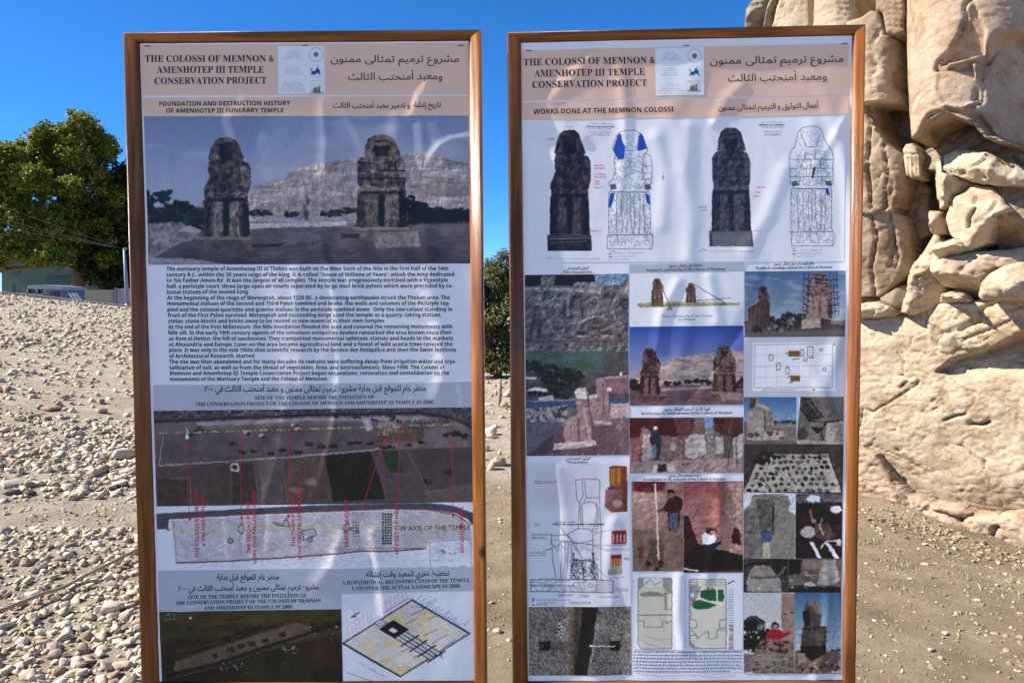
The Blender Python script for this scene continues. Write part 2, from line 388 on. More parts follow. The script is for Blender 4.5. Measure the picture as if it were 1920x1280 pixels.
def pic_colossi_view():
    P = Pic(268, 216, 884, 498)
    P.grad(216, 420, (104, 118, 158), (148, 154, 182), tex=.07, ts=90)
    P.spots([(268, 216), (884, 216), (884, 420), (268, 420)], (158, 164, 190), .55, 120, 40, a=.4, soft=.2)
    hill = Z1((640, 870), (780, 825), (850, 815), (880, 785), (960, 745), (1080, 728), (1200, 705), (1400, 690), (1560, 680), (1640, 690), (1720, 715), (1810, 730), (1815, 1010), (640, 1010), (400, 950), (440, 925))
    P.poly(hill, (142, 132, 140), tex=.22, ts=16)
    P.tex(hill, .16, 40, 7, seed=8); P.emboss(hill, .26, 30, 10, seed=9, octv=5, dx=-1.5, dy=-1.5); P.emboss(hill, .22, 9, 14, seed=12, octv=4, dx=-1.2, dy=-.4)
    for v in (790, 850, 905): P.line([(p[0], p[1] + P.rng.uniform(-3, 3)) for p in Z1((900, v), (1100, v - 30), (1300, v - 40), (1500, v - 25), (1810, v - 5))], 2.2, (112, 104, 116), .5, soft=3)
    P.poly(Z1((1500, 850), (1640, 820), (1810, 850), (1810, 900), (1700, 905), (1560, 880)), (112, 100, 108), .6, tex=.4, ts=6, soft=4)
    P.poly(Z1((700, 960), (840, 900), (1000, 910), (1230, 900), (1230, 1040), (700, 1040)), (118, 110, 116), .6, tex=.4, ts=6, soft=5)
    for k in range(150):
        x = P.rng.uniform(700, 1230); y = P.rng.uniform(905, 1050)
        (px, py), = Z1((x, y)); P.rect(px, py, px + P.rng.uniform(1, 4), py + P.rng.uniform(1, 3), P.rng.choice([(186, 184, 196), (150, 146, 156), (90, 84, 92)]), .7)
    gnd = Z1((140, 1010), (640, 1030), (1230, 1040), (1815, 1010), (1820, 1252), (140, 1252))
    P.grad(410, 497, (96, 90, 98), (66, 62, 72), gnd, tex=.2, ts=30)
    P.tex(gnd, .16, 26, 4, seed=4); P.emboss(gnd, .2, 12, 2.5, seed=14)
    P.poly(Z1((150, 960), (330, 950), (450, 960), (450, 1045), (150, 1050)), (40, 44, 44), .9, tex=.4, ts=5, soft=5); P.poly(Z1((1490, 950), (1815, 975), (1815, 1035), (1490, 1045)), (38, 40, 42), .9, tex=.4, ts=5, soft=5)
    P.poly(Z1((640, 1040), (1180, 1030), (1180, 1052), (800, 1062), (640, 1070)), (176, 174, 186), .75, tex=.3, ts=5)
    for c in ([(150, 900), (240, 905), (250, 1000), (300, 960), (340, 960), (150, 960)],): crowns(P, Z1(*c), 22, 16, [(34, 38, 38), (46, 50, 48), (28, 30, 32)])
    crowns(P, Z1((330, 985), (380, 990), (430, 1000), (350, 1040), (420, 1050)), 22, 15, [(44, 52, 46), (54, 60, 52), (36, 40, 38)])
    crowns(P, Z1((700, 985), (760, 985), (900, 990), (1070, 990), (1130, 985), (1200, 975)), 16, 8, [(40, 42, 44), (54, 56, 56)])
    crowns(P, Z1((1490, 930), (1510, 990), (1560, 960), (1640, 990), (1700, 1000), (1790, 990), (1600, 990)), 20, 16, [(34, 36, 38), (46, 48, 48)])
    P.poly(Z1((165, 1040), (330, 1030), (430, 1110), (300, 1150), (165, 1230)), (122, 116, 124), .8, tex=.5, ts=7, soft=3)
    P.poly(Z1((165, 1215), (420, 1225), (560, 1250), (165, 1252)), (160, 158, 168), .7, tex=.3, ts=8, soft=4)
    P.poly(Z1((305, 1080), (370, 1050), (430, 1075), (420, 1090)), (150, 144, 148), .9)
    P.poly(Z1((680, 1150), (860, 1140), (830, 1158), (680, 1163)), (44, 42, 50), .8)
    colossus(P, (*Z1((430, 598))[0], *Z1((690, 1186))[0]), (74, 68, 69), (38, 35, 40), (122, 113, 112), seed=3)
    colossus(P, (*Z1((1218, 586))[0], *Z1((1500, 1130))[0]), (84, 78, 79), (40, 37, 42), (134, 126, 124), blocks=True, seed=11)
    P.poly(Z1((1320, 1088), (1545, 1080), (1560, 1160), (1330, 1165)), (112, 106, 110), .95, tex=.35, ts=6)
    P.poly(Z1((1150, 1090), (1250, 1095), (1240, 1118), (1150, 1115)), (60, 54, 60), .9, tex=.4, ts=4)
    P.blobs(40, (290, 440, 870, 492), 1.6, .7, [(110, 104, 112), (50, 46, 54)], .6)
    P.line(Z1((1005, 1130), (1005, 1160)), 1.2, (40, 38, 42)); P.blobs(6, (570, 370, 584, 420), 3, 7, [(60, 56, 58), (90, 84, 84)], .7)
    P.tex(None, .05, 1.8, seed=31, octv=2)
    return P

def pic_aerial_site():
    P = Pic(286, 758, 890, 952, (82, 72, 80))
    P.tex(None, .18, 60, 25, seed=2)
    P.poly(Z3((187, 40), (1822, 30), (1822, 130), (1700, 75), (1560, 60), (1000, 70), (190, 95)), (70, 68, 78), tex=.5, ts=5)
    for k in range(120):
        (px, py), = Z3((P.rng.uniform(190, 1815), P.rng.uniform(45, 80))); P.rect(px, py, px + 4, py + 2, P.rng.choice([(130, 128, 140), (40, 44, 48), (96, 90, 96)]), .7)
    P.poly(Z3((187, 112), (600, 95), (1000, 82), (1560, 72), (1680, 85), (1825, 150), (1825, 260), (187, 300)), (98, 86, 94), tex=.2, ts=18)
    P.poly(Z3((400, 112), (1000, 90), (1560, 82), (1650, 100), (1560, 108), (1000, 106), (600, 128), (420, 132)), (142, 132, 142), .8, tex=.25, ts=9, soft=3)
    P.line(Z3((187, 110), (600, 92), (1000, 77), (1560, 66), (1690, 85), (1780, 110), (1825, 145)), 6, (52, 54, 68))
    P.poly(Z3((187, 165), (1300, 115), (1500, 190), (1300, 255), (800, 300), (215, 335)), (84, 74, 82), .8, tex=.22, ts=16, soft=4)
    P.poly(Z3((1350, 165), (1585, 160), (1570, 210), (1340, 215)), (88, 70, 62), .9, tex=.2, ts=10)
    P.poly(Z3((187, 340), (1000, 290), (1350, 255), (1822, 240), (1832, 525), (200, 548)), (76, 66, 72), tex=.15, ts=30)
    for q, c in (((455, 335, 580, 330, 580, 535, 455, 540), (74, 66, 66)), ((590, 330, 700, 315, 720, 530, 590, 535), (66, 58, 58)), ((710, 310, 840, 305, 855, 530, 725, 530), (88, 78, 84)), ((850, 300, 1060, 290, 1100, 520, 870, 525), (84, 70, 68)), ((1330, 300, 1400, 375, 1560, 380, 1600, 510, 1385, 515), (80, 70, 78)), ((200, 345, 440, 340, 440, 540, 205, 545), (78, 68, 70)), ((195, 400, 375, 400, 375, 545, 205, 545), (70, 60, 60)), ((1580, 470, 1830, 430, 1832, 522, 1600, 525), (92, 80, 84))):
        pts = Z3(*[(q[i], q[i + 1]) for i in range(0, len(q), 2)])
        P.poly(pts, c, .9, tex=.16, ts=9); P.line(pts, 1, (118, 106, 108), .35, closed=True)
    P.poly(Z3((1065, 285), (1300, 262), (1340, 370), (1378, 505), (1115, 520)), (42, 48, 46), tex=.18, ts=12)
    P.poly(Z3((1358, 262), (1440, 255), (1468, 372), (1400, 375)), (42, 64, 54), tex=.15, ts=12)
    P.line(Z3((215, 335), (520, 318), (830, 295), (1100, 275), (1350, 250)), 2.2, (150, 140, 148), .9)
    P.line(Z3((215, 335), (238, 180)), 1.6, (150, 140, 148), .9)
    P.line(Z3((280, 405), (375, 402), (378, 540)), 1.6, (122, 96, 92), .8)
    for a, b in (((700, 315), (725, 530)), ((850, 300), (870, 525)), ((1480, 240), (1620, 510)), ((1130, 190), (1180, 140))): P.line(Z3(a, b), 1.1, (120, 110, 114), .7)
    crowns(P, Z3((985, 225), (1050, 240), (1110, 235), (1200, 225), (1240, 218), (1300, 222), (930, 270), (700, 262), (850, 255), (790, 275), (640, 265), (1410, 238), (1500, 230), (1560, 218), (1370, 240), (600, 222)), 9, 5, [(40, 40, 44), (52, 52, 54), (34, 36, 38)], 6)
    crowns(P, Z3((1020, 75), (1140, 75), (1230, 85), (1410, 88), (1430, 105), (1320, 98)), 10, 6, [(44, 46, 48), (58, 60, 62)], 6)
    crowns(P, Z3((1700, 370), (1740, 170), (1780, 185), (1600, 420), (1700, 180)), 10, 8, [(36, 44, 42), (48, 54, 52)], 7)
    P.line(Z3((380, 170), (430, 135)), 3, (44, 40, 48), .9); P.line(Z3((370, 185), (440, 150)), 3, (44, 40, 48), .8)
    P.poly(Z3((345, 198), (358, 165), (370, 198)), (200, 200, 212)); P.poly(Z3((352, 165), (360, 140), (368, 165)), (190, 190, 200), .8)
    for x, y in ((660, 165), (740, 180), (905, 125), (925, 145)): P.ell(*Z3((x, y))[0], 5, 3.5, (160, 154, 160), .8); P.ell(*Z3((x + 12, y + 8))[0], 4, 3, (40, 38, 44), .8)
    P.poly(Z3((1255, 95), (1300, 85), (1315, 150), (1285, 160)), (168, 164, 174), .7, tex=.4, ts=5, soft=3)
    P.spots(Z3((1340, 110), (1460, 110), (1460, 180), (1340, 180)), (160, 150, 150), .55, 4, a=.7)
    P.rect(*Z3((585, 325))[0], *Z3((625, 365))[0], (176, 168, 176)); P.ell(*Z3((603, 345))[0], 5, 4, (60, 56, 60))
    P.ell(*Z3((995, 420))[0], 10, 7, (140, 122, 116), .6, 4); P.ell(*Z3((920, 460))[0], 13, 5, (128, 108, 104), .6, 4)
    x = 215
    while x < 1740:
        y = lambda q: 170 - (q - 215) * 45 / 1525
        P.line(Z3((x, y(x)), (x + 46, y(x + 46))), 1.8, (176, 164, 84), .95); P.line(Z3((x + 64, y(x + 64)), (x + 68, y(x + 68))), 1.8, (176, 164, 84), .9)
        x += 86
    P.tex(None, .07, 1.8, seed=33, octv=2)
    return P

def arrows(P, Z, xa):
    for (a, b, c, d) in xa:
        P.line(Z((a, b), (c, d)), 1.2, (160, 40, 68), .8)
        for (x, y, s) in ((a, b, 1), (c, d, -1)):
            if y == 523: continue
            P.poly(Z((x - 9, y + 16 * s), (x + 9, y + 16 * s), (x, y - 6 * s)), (176, 34, 66), .95)
UP = ((357, 215, 366, 523), (632, 190, 638, 523), (885, 155, 881, 523), (1375, 200, 1270, 523), (1455, 135, 1442, 523), (1722, 215, 1727, 523))
DN = ((366, 523, 375, 620), (638, 523, 640, 615), (881, 523, 880, 605), (1270, 523, 1265, 558), (1442, 523, 1440, 548), (1727, 523, 1728, 600))

def pic_site_plan():
    P = Pic(286, 938, 892, 1072, WHITE, .4)
    road = Z3((200, 582), (600, 560), (1000, 540), (1400, 528), (1600, 527), (1720, 540), (1835, 580), (1835, 650), (1800, 610), (1740, 580), (1600, 560), (1400, 558), (1000, 572), (600, 592), (268, 610), (262, 660), (205, 663))
    area = Z3((275, 618), (700, 595), (1000, 582), (1400, 566), (1620, 568), (1740, 592), (1815, 650), (1825, 720), (1600, 718), (1590, 765), (1300, 775), (800, 812), (310, 838))
    P.poly(area, (176, 172, 186), tex=.12, ts=12)
    P.iso(area, (104, 98, 112), 14, 9, levels=7, w=.4, seed=3, a=.62)
    P.poly(Z3((1450, 600), (1760, 600), (1600, 740), (1450, 740)), (150, 142, 150), .35, soft=10)
    P.iso(Z3((300, 840), (1600, 770), (1600, 850), (400, 860)), (130, 122, 140), 22, 8, levels=4, w=.4, seed=8, a=.6)
    P.poly(road, (72, 74, 88), tex=.1, ts=20)
    P.line(Z3((275, 608), (600, 590), (1000, 574), (1400, 558), (1600, 562), (1740, 588), (1818, 640)), 2.4, (122, 62, 66), .9)
    P.line(Z3((290, 620), (305, 835)), 2.0, (150, 120, 124), .9)
    P.line(Z3((305, 835), (560, 826), (800, 812), (1050, 795), (1250, 775), (1400, 775), (1585, 762)), 3, (92, 66, 78), .9)
    P.line(Z3((1150, 770), (1300, 758), (1585, 760)), 1.4, (150, 40, 60), .6)
    for c in range(4):
        for r in range(12): P.ell(*Z3((1367 + c * 13.5, 585 + r * 13.6))[0], 1.9, 1.9, (36, 36, 46))
    for c in range(3):
        for r in range(6): P.ell(*Z3((1215 + c * 13, 628 + r * 14))[0], 1.5, 1.5, (60, 58, 70))
    for c in range(5): P.line(Z3((1210 + c * 14, 575), (1210 + c * 14, 625)), .8, (110, 108, 120), .8)
    for c in range(9): P.line(Z3((1215 + c * 15, 715), (1215 + c * 15, 740)), .8, (110, 108, 120), .8)
    for k in range(7): P.line(Z3((1210, 578 + k * 8), (1270, 578 + k * 8)), .8, (110, 108, 120), .8)
    P.rect(*Z3((1120, 750))[0], *Z3((1180, 770))[0], (140, 138, 148))
    for pts in (((620, 655), (640, 630), (655, 660), (640, 690), (622, 672)), ((800, 625), (850, 645), (870, 605), (888, 650), (820, 640)), ((950, 670), (1010, 660), (1025, 690), (960, 720)), ((1160, 650), (1185, 625), (1200, 660), (1170, 680)), ((1190, 660), (1230, 650), (1240, 680))):
        P.line(Z3(*pts), 2.2, (80, 74, 86), .8, closed=True)
    for (x, y) in ((583, 722), (992, 716)):
        P.ell(*Z3((x, y))[0], 5, 5, (70, 66, 78)); P.ell(*Z3((x, y))[0], 3, 3, (150, 146, 158))
    P.line(Z3((245, 664), (1100, 650), (1815, 637)), 1.5, (190, 178, 80), .95); P.ell(*Z3((262, 664))[0], 4, 2, (120, 80, 60))
    P.line(Z3((1610, 852), (1606, 728), (1800, 715), (1820, 730), (1822, 850)), 1.6, (126, 124, 140), .9)
    P.iso(Z3((1615, 735), (1815, 725), (1815, 830), (1615, 830)), (120, 116, 132), 20, 7, levels=3, w=.5, seed=5, a=.6)
    P.blobs(6, (*Z3((1650, 770))[0], *Z3((1740, 790))[0]), 2.6, 1, [(70, 66, 80)], .9)
    arrows(P, Z3, DN)
    return P

def pic_aerial_dusk():
    P = Pic(298, 1138, 645, 1284, (58, 52, 46))
    P.grad(1140, 1284, (66, 60, 50), (46, 42, 38), tex=.25, ts=50)
    P.tex(None, .2, 60, 14, seed=4)
    P.poly(Z4((215, 265), (1150, 250), (1150, 330), (980, 300), (500, 360), (215, 420)), (62, 62, 48), .8, tex=.2, ts=30)
    P.poly(Z4((300, 520), (500, 450), (920, 315), (970, 330), (1000, 360), (820, 420), (600, 500), (290, 570)), (92, 78, 70), .9, tex=.2, ts=14, soft=3)
    P.poly(Z4((640, 520), (830, 440), (960, 560), (1150, 600), (1150, 630), (420, 630)), (50, 52, 36), .9, tex=.15, ts=30, soft=3)
    P.poly(Z4((900, 420), (1150, 400), (1150, 560), (980, 520)), (60, 50, 44), .9, tex=.2, ts=20, soft=3)
    P.line(Z4((240, 600), (500, 530), (760, 440), (1000, 370), (1150, 320)), 3.4, (40, 36, 36), .8, soft=3)
    P.line(Z4((240, 615), (560, 530), (800, 450), (1000, 385)), 1.2, (120, 110, 104), .5)
    for a, b in (((520, 385), (650, 355)), ((430, 330), (760, 300)), ((300, 470), (520, 420))): P.line(Z4(a, b), 2, (104, 96, 80), .4, soft=3)
    crowns(P, Z4((620, 370), (560, 400), (700, 360), (760, 410), (690, 430), (500, 490), (640, 440), (320, 410), (370, 350), (270, 520), (260, 560), (800, 340), (580, 460), (720, 350), (420, 420), (850, 380)), 8, 6, [(38, 34, 32), (48, 44, 38), (32, 28, 28)], 6)
    crowns(P, Z4((1080, 330), (1130, 320), (1020, 340)), 9, 5, [(46, 42, 38)], 6)
    for k in range(60):
        r = P.rng.choice([(1000, 330, 1150, 400), (530, 520, 640, 560), (840, 440, 930, 475), (225, 270, 300, 310), (960, 320, 1010, 350)])
        (px, py), = Z4((P.rng.uniform(r[0], r[2]), P.rng.uniform(r[1], r[3]))); P.rect(px, py, px + 3.5, py + 1.8, P.rng.choice([(150, 146, 146), (110, 104, 102), (84, 76, 72)]), .8)
    P.ell(*Z4((375, 293))[0], 1.6, 1.6, (220, 220, 225))
    P.tex(None, .07, 1.8, seed=35, octv=2)
    return P

def pic_temple_drawing():
    P = Pic(640, 1104, 894, 1282, WHITE, .35)
    dia = Z4((1160, 425), (1515, 203), (1812, 375), (1455, 596))
    P.poly(dia, (186, 180, 186)); P.tex(dia, .05, 20, seed=3)
    P.spots(dia, (196, 168, 110), .56, 16, 10, seed=4, a=.7, soft=.1); P.spots(dia, (206, 176, 96), .64, 9, 6, seed=7, a=.8)
    P.poly(Z4((1390, 290), (1420, 270), (1480, 320), (1440, 345)), (214, 176, 90), .7, soft=6)
    def iso(u, v): return Z4((1160 + 355 * u + 295 * v, 425 - 222 * u + 171 * v))[0]
    for k in range(1, 9):
        P.line([iso(0, k / 9), iso(1, k / 9)], .7, (150, 146, 160), .4); P.line([iso(k / 9, 0), iso(k / 9, 1)], .7, (150, 146, 160), .4)
    P.line(dia, 2.6, (52, 54, 74), .95, closed=True)
    P.line([iso(1, 0), iso(1, 1)], 3.6, (40, 58, 100), .95); P.line([iso(0, .0), iso(0, 1)], 3.0, (44, 46, 66), .95)
    for k in range(14): P.ell(*iso(0, k / 13), 2, 1.6, (40, 42, 60)); P.ell(*iso(k / 13, 1), 1.7, 1.4, (60, 60, 80)); P.ell(*iso(k / 13, 0), 1.6, 1.3, (60, 60, 80))
    P.line(Z4((1185, 575), (1440, 668)), 1, (70, 72, 90), .8); P.line(Z4((1190, 450), (1330, 530), (1440, 590)), 1, (90, 90, 110), .7)
    ax = lambda t, o: Z4((1370 + 270 * t + 55 * o, 330 + 165 * t - 35 * o))[0]
    P.poly([ax(.0, -.5), ax(.0, .5), ax(1, .5), ax(1, -.5)], (166, 166, 184), .9)
    P.poly([ax(.02, -.55), ax(.02, .8), ax(.32, .8), ax(.32, -.55)], (40, 40, 54)); P.poly([ax(.13, -.2), ax(.13, .2), ax(.23, .2), ax(.23, -.2)], (190, 190, 206))
    P.poly([ax(-.12, -.3), ax(-.12, .3), ax(0, .3), ax(0, -.3)], (170, 172, 188)); P.line([ax(-.12, -.3), ax(-.12, .3), ax(0, .3), ax(0, -.3)], 1.2, (60, 60, 80), closed=True)
    for o in (-.5, -.15, .15, .5): P.line([ax(.32, o), ax(1, o)], 1.8, (44, 46, 64), .95)
    for t in (.5, .66, .82, 1.0): P.line([ax(t, -.8), ax(t, .8)], 3.0, (44, 46, 64), .95)
    P.ell(*Z4((1640, 490))[0], 3, 2.4, (40, 42, 58)); P.line(Z4((1660, 470), (1670, 500)), 1.6, (44, 46, 64))
    for k in range(16):
        x = 1190 + k * 20; y = 385 - k * 12.5
        P.line(Z4((x, y), (x - 8, y - 40 - 10 * (k % 3)), (x + 6, y - 55)), .8, (176, 84, 96), .65)
    P.line(Z4((1370, 268), (1500, 192)), 2, (176, 60, 80), .6)
    for k in range(16):
        x = 1540 + k * 16; y = 205 + k * 9
        P.line(Z4((x, y), (x + 26, y - 26 + 8 * (k % 3))), 1.1, (70, 104, 176), .75)
    for k in range(9):
        x = 1620 + k * 16; P.line(Z4((x, 250 + k * 8), (x + 12, 275 + k * 8)), 2.2, (96, 122, 184), .55)
    P.line(Z4((1205, 290), (1245, 265)), 2, (50, 50, 66)); P.line(Z4((1205, 290), (1222, 286)), 2.4, (50, 50, 66)); P.line(Z4((1215, 262), (1235, 300)), .8, (90, 90, 110))
    for (a, b, c, d) in ((1480, 330, 1540, 295), (1580, 385, 1650, 350), (1620, 425, 1700, 380), (1460, 470, 1520, 440), (1520, 500, 1570, 480), (1670, 450, 1740, 405), (1600, 300, 1640, 285), (1510, 280, 1580, 250), (1560, 260, 1640, 200)):
        P.line(Z4((a, b), (c, d)), 1.4, (64, 66, 84), .7)
    P.tinytext(*[Z4((1440, 545))[0][0], Z4((1540, 545))[0][0]], [Z4((0, 552))[0][1], Z4((0, 565))[0][1]], slope=-.1, h=1.2)
    P.tinytext(Z4((1240, 0))[0][0], Z4((1330, 0))[0][0], [Z4((0, 520))[0][1]], slope=.55, h=1.2)
    P.tinytext(Z4((1290, 0))[0][0], Z4((1380, 0))[0][0], [Z4((0, 555))[0][1]], slope=.5, h=1.2)
    P.line(Z4((1510, 235), (1590, 245), (1580, 280)), 1, (80, 82, 100), .8)
    return P

def emblem(P, Z, cx, cy, r, k):
    (x, y), = Z((cx, cy))
    if k == 0:
        P.ell(x, y, r, r, (138, 142, 158)); P.ell(x, y, r - 1.3, r - 1.3, (200, 204, 220)); P.ell(x, y, r * .68, r * .68, (176, 178, 190)); P.ell(x, y, r * .6, r * .6, (204, 206, 220))
        P.poly([(x - 4, y - 2), (x - 1, y - 4.5), (x + 1, y - 4.5), (x + 4, y - 2), (x + 4.5, y + 3), (x + 1.5, y + 1.5), (x + 2.5, y + 5), (x - 2.5, y + 5), (x - 1.5, y + 1.5), (x - 4.5, y + 3)], (62, 62, 72))
        P.rect(x - 1, y - 2, x + 1, y + 2, (150, 150, 160))
    elif k == 1:
        P.ell(x, y, r, r * .95, (150, 160, 188)); P.ell(x, y, r - 1, r * .95 - 1, (200, 206, 224))
        b = (36, 72, 128)
        P.poly([(x - 8, y + 2), (x - 5, y - 1), (x - 1, y - 1), (x + 1, y - 6), (x + 5, y - 9), (x + 4, y - 4), (x + 8, y - 3), (x + 7, y + 1), (x + 9, y + 6), (x + 6, y + 6), (x + 4, y + 3), (x + 1, y + 3), (x - 1, y + 7), (x - 4, y + 7), (x - 3, y + 4), (x - 7, y + 7), (x - 9, y + 6)], b, soft=1.2)
        P.line([(x - 7, y + 1), (x - 9, y - 4), (x - 6, y - 5)], 1.4, b)
    else:
        P.rect(x - r, y - r * .85, x + r, y + r * .8, (184, 190, 198)); P.tex([(x - r, y - r * .8), (x + r, y - r * .8), (x + r, y + r * .8), (x - r, y + r * .8)], .12, 3, seed=4)
        for dx in (-5, -1, 4): P.poly([(x + dx - 2.4, y + 7), (x + dx - 1.5, y - 4 - dx * .3), (x + dx + 1.5, y - 4 - dx * .3), (x + dx + 2.4, y + 7)], (84, 92, 96), tex=.4, ts=2)
        P.rect(x - r, y + 6, x + r, y + 8.5, (112, 114, 112), .8)

def pic_logos(b):
    if b == 0:
        P = Pic(518, 84, 613, 181, (194, 198, 216), .0); cs = ((1022, 172), (1022, 260), (1028, 350)); Z = Z1; xt = 905; yt = (160, 240, 318)
    else:
        P = Pic(1225, 85, 1323, 184, (194, 198, 216), .0); cs = ((993, 180), (993, 263), (990, 340)); Z = R1; xt = 872; yt = (165, 245, 328)
    for k, (x, y) in enumerate(cs): emblem(P, Z, x, y, (13.2, 12.6, 12.5)[k], k)
    for k, y in enumerate(yt):
        for j in range(4 if k < 2 else 5):
            (px, py), = Z((xt, y + j * 11)); w = (10, 12, 13, 15, 17)[j] + (6 if k == 2 else 0) + (j % 2) * 3
            P.tinytext(px - w, px + w, [py], (86, 90, 108), .55, 1.5)
    (px, py), = Z(cs[1]); P.tinytext(px - 13, px + 13, [py + 17.5], (96, 98, 112), .5, 1.3)
    return P
# ------------------------------------------------------------------ ground
def sstep(a, b, x):
    t = np.clip((x - a) / (b - a), 0, 1); return t * t * (3 - 2 * t)
def ground_z(x, y):
    x = np.asarray(x, float); y = np.asarray(y, float)
    yy = np.maximum(y, 0.8); ang = x / yy
    L = sstep(-0.12, -0.48, ang)
    top = 1.72 + np.clip(-ang - 0.51, -0.2, 0.35) * 2.9
    rise = np.clip((y - 4.2) / 21.8, 0, 1); rise = rise ** 1.15
    back = sstep(26.3, 30.5, y)
    z = L * (top * rise * (1 - back) + 0.95 * back)
    near = np.exp(-(np.hypot(x, y - 8) / 16) ** 2)
    z = z + 0.05 * near * (fbm(x * 0.9 + 40, y * 0.9 + 40, 5, 3) - 0.5) + 0.03 * near * (fbm(x * 4 + 90, y * 4 + 90, 6, 3) - 0.5)
    z = z + 0.016 * np.exp(-(np.hypot(x - 1.5, y - 5) / 6) ** 2) * (fbm(x * 13 + 9, y * 13 + 9, 8, 3) - 0.5)
    mound = np.exp(-(((x - 2.9) / 0.6) ** 2 + ((y - 6.4) / 0.7) ** 2)) * 0.08 - np.exp(-(((x - 3.75) / 0.8) ** 2 + ((y - 5.0) / 0.8) ** 2)) * 0.13
    return z + mound
n_ = 620
u = np.linspace(-1, 1, n_); ax_ = 1.3 * np.sinh(8.3 * u)
gx, gy = np.meshgrid(ax_, ax_ + 3.5)
GV = np.stack([gx.ravel(), gy.ravel(), ground_z(gx.ravel(), gy.ravel())], 1)
m, nt, b = new_mat("dry_ground"); v = coords(nt)
pale = ramp(nt, noise(nt, 3.0, 8, 0.65, v), [(0.3, (0.35, 0.285, 0.20)), (0.5, (0.48, 0.40, 0.29)), (0.68, (0.58, 0.495, 0.375))])
soil = ramp(nt, noise(nt, 2.2, 9, 0.7, v), [(0.3, (0.24, 0.180, 0.110)), (0.5, (0.375, 0.292, 0.185)), (0.66, (0.49, 0.395, 0.265))])
speck = N(nt, "ShaderNodeTexVoronoi", Scale=55.0); nt.links.new(v, speck.inputs["Vector"])
soil = mixc(nt, ramp(nt, speck.outputs["Distance"], [(0.05, (0.7, 0.7, 0.7)), (0.16, (0, 0, 0))]), soil, (0.44, 0.39, 0.30))
sp = nt.nodes.new("ShaderNodeSeparateXYZ"); nt.links.new(v, sp.inputs[0])
def mth(op, a, b_=None, c=None):
    q = nt.nodes.new("ShaderNodeMath"); q.operation = op
    for i, w in enumerate((a, b_, c)):
        if w is None: continue
        if hasattr(w, "links"): nt.links.new(w, q.inputs[i])
        else: q.inputs[i].default_value = w
    return q.outputs[0]
wob = mth('MULTIPLY', mth('SUBTRACT', noise(nt, 0.8, 4, 0.6, v), 0.5), 2.4)
side = mth('ADD', mth('ADD', sp.outputs[0], mth('MULTIPLY', sp.outputs[1], 0.30)), wob)          # > 0 : the trodden soil
far = mth('ADD', mth('SUBTRACT', 7.4, sp.outputs[1]), mth('ADD', wob, mth('MULTIPLY', mth('MAXIMUM', sp.outputs[0], 0), 1.5)))
fac = mth('MULTIPLY', mth('MINIMUM', mth('MAXIMUM', mth('MULTIPLY', side, 1.6), 0), 1), mth('MULTIPLY', mth('MINIMUM', mth('MAXIMUM', far, 0), 1), mth('MINIMUM', mth('MAXIMUM', mth('SUBTRACT', sp.outputs[1], 1.2), 0), 1)))  # pale ground at and behind the camera, unseen, added to bounce light on boards
nt.links.new(mixc(nt, fac, pale, soil), b.inputs["Base Color"]); b.inputs["Roughness"].default_value = 0.95; b.inputs["Specular IOR Level"].default_value = 0.1
p_ = bump(nt, b, noise(nt, 12, 9, 0.72, v), 1.0, 0.07); bump(nt, b, noise(nt, 80, 5, 0.75, v), 0.9, 0.02, p_)
M_GROUND = m
g_ = mesh_obj("ground", GV, grid_faces(n_, n_), M_GROUND, None, True); tag(g_, kind="structure")

# ------------------------------------------------------------------ loose stone
def chip(seed, sub):
    """an angular broken stone: the hull of a few scattered corners"""
    rg = np.random.RandomState(seed); n = {1: 9, 2: 13, 3: 22}[sub]
    p = rg.normal(size=(n, 3)); p /= np.linalg.norm(p, axis=1)[:, None]; p *= rg.uniform(.66, 1.0, (n, 1))
    p *= np.array([rg.uniform(.85, 1.3), rg.uniform(.6, 1.0), rg.uniform(.38, .72)])
    bm = bmesh.new()
    for q in p: bm.verts.new(q)
    r = bmesh.ops.convex_hull(bm, input=bm.verts)
    bmesh.ops.delete(bm, geom=[v for v in bm.verts if not v.link_faces], context='VERTS')
    if sub > 1: bmesh.ops.bevel(bm, geom=bm.edges[:], offset=.022, segments=1, affect='EDGES', clamp_overlap=True)
    bmesh.ops.triangulate(bm, faces=bm.faces); bmesh.ops.recalc_face_normals(bm, faces=bm.faces); bm.verts.index_update()
    v = np.array([x.co for x in bm.verts]); f = np.array([[q.index for q in t.verts] for t in bm.faces]); bm.free(); return v, f
CH = {s: [chip(100 * s + i, s) for i in range(26)] for s in (1, 2)}
def rotm(a, b, c):
    return np.array(Matrix.Rotation(a, 3, 'Z') @ Matrix.Rotation(b, 3, 'X') @ Matrix.Rotation(c, 3, 'Y'))
def stone_mat(name, stops, sc=5.0):
    m, nt, b = new_mat(name); v = coords(nt)
    gm = nt.nodes.new("ShaderNodeNewGeometry"); oi = nt.nodes.new("ShaderNodeObjectInfo")
    r = nt.nodes.new("ShaderNodeMath"); r.operation = 'ADD'; nt.links.new(gm.outputs["Random Per Island"], r.inputs[0]); nt.links.new(oi.outputs["Random"], r.inputs[1])
    fr = nt.nodes.new("ShaderNodeMath"); fr.operation = 'FRACT'; nt.links.new(r.outputs[0], fr.inputs[0])
    c = ramp(nt, fr.outputs[0], stops)
    f = noise(nt, 26, 5, 0.65, v)
    c = mixc(nt, 0.6, c, ramp(nt, f, [(0.3, (0.72, 0.7, 0.68)), (0.7, (1, 1, 1))]), 'MULTIPLY')
    nt.links.new(c, b.inputs["Base Color"]); b.inputs["Roughness"].default_value = 0.92; b.inputs["Specular IOR Level"].default_value = 0.15
    bump(nt, b, noise(nt, 70, 4, 0.6, v), 0.5, 0.008); return m
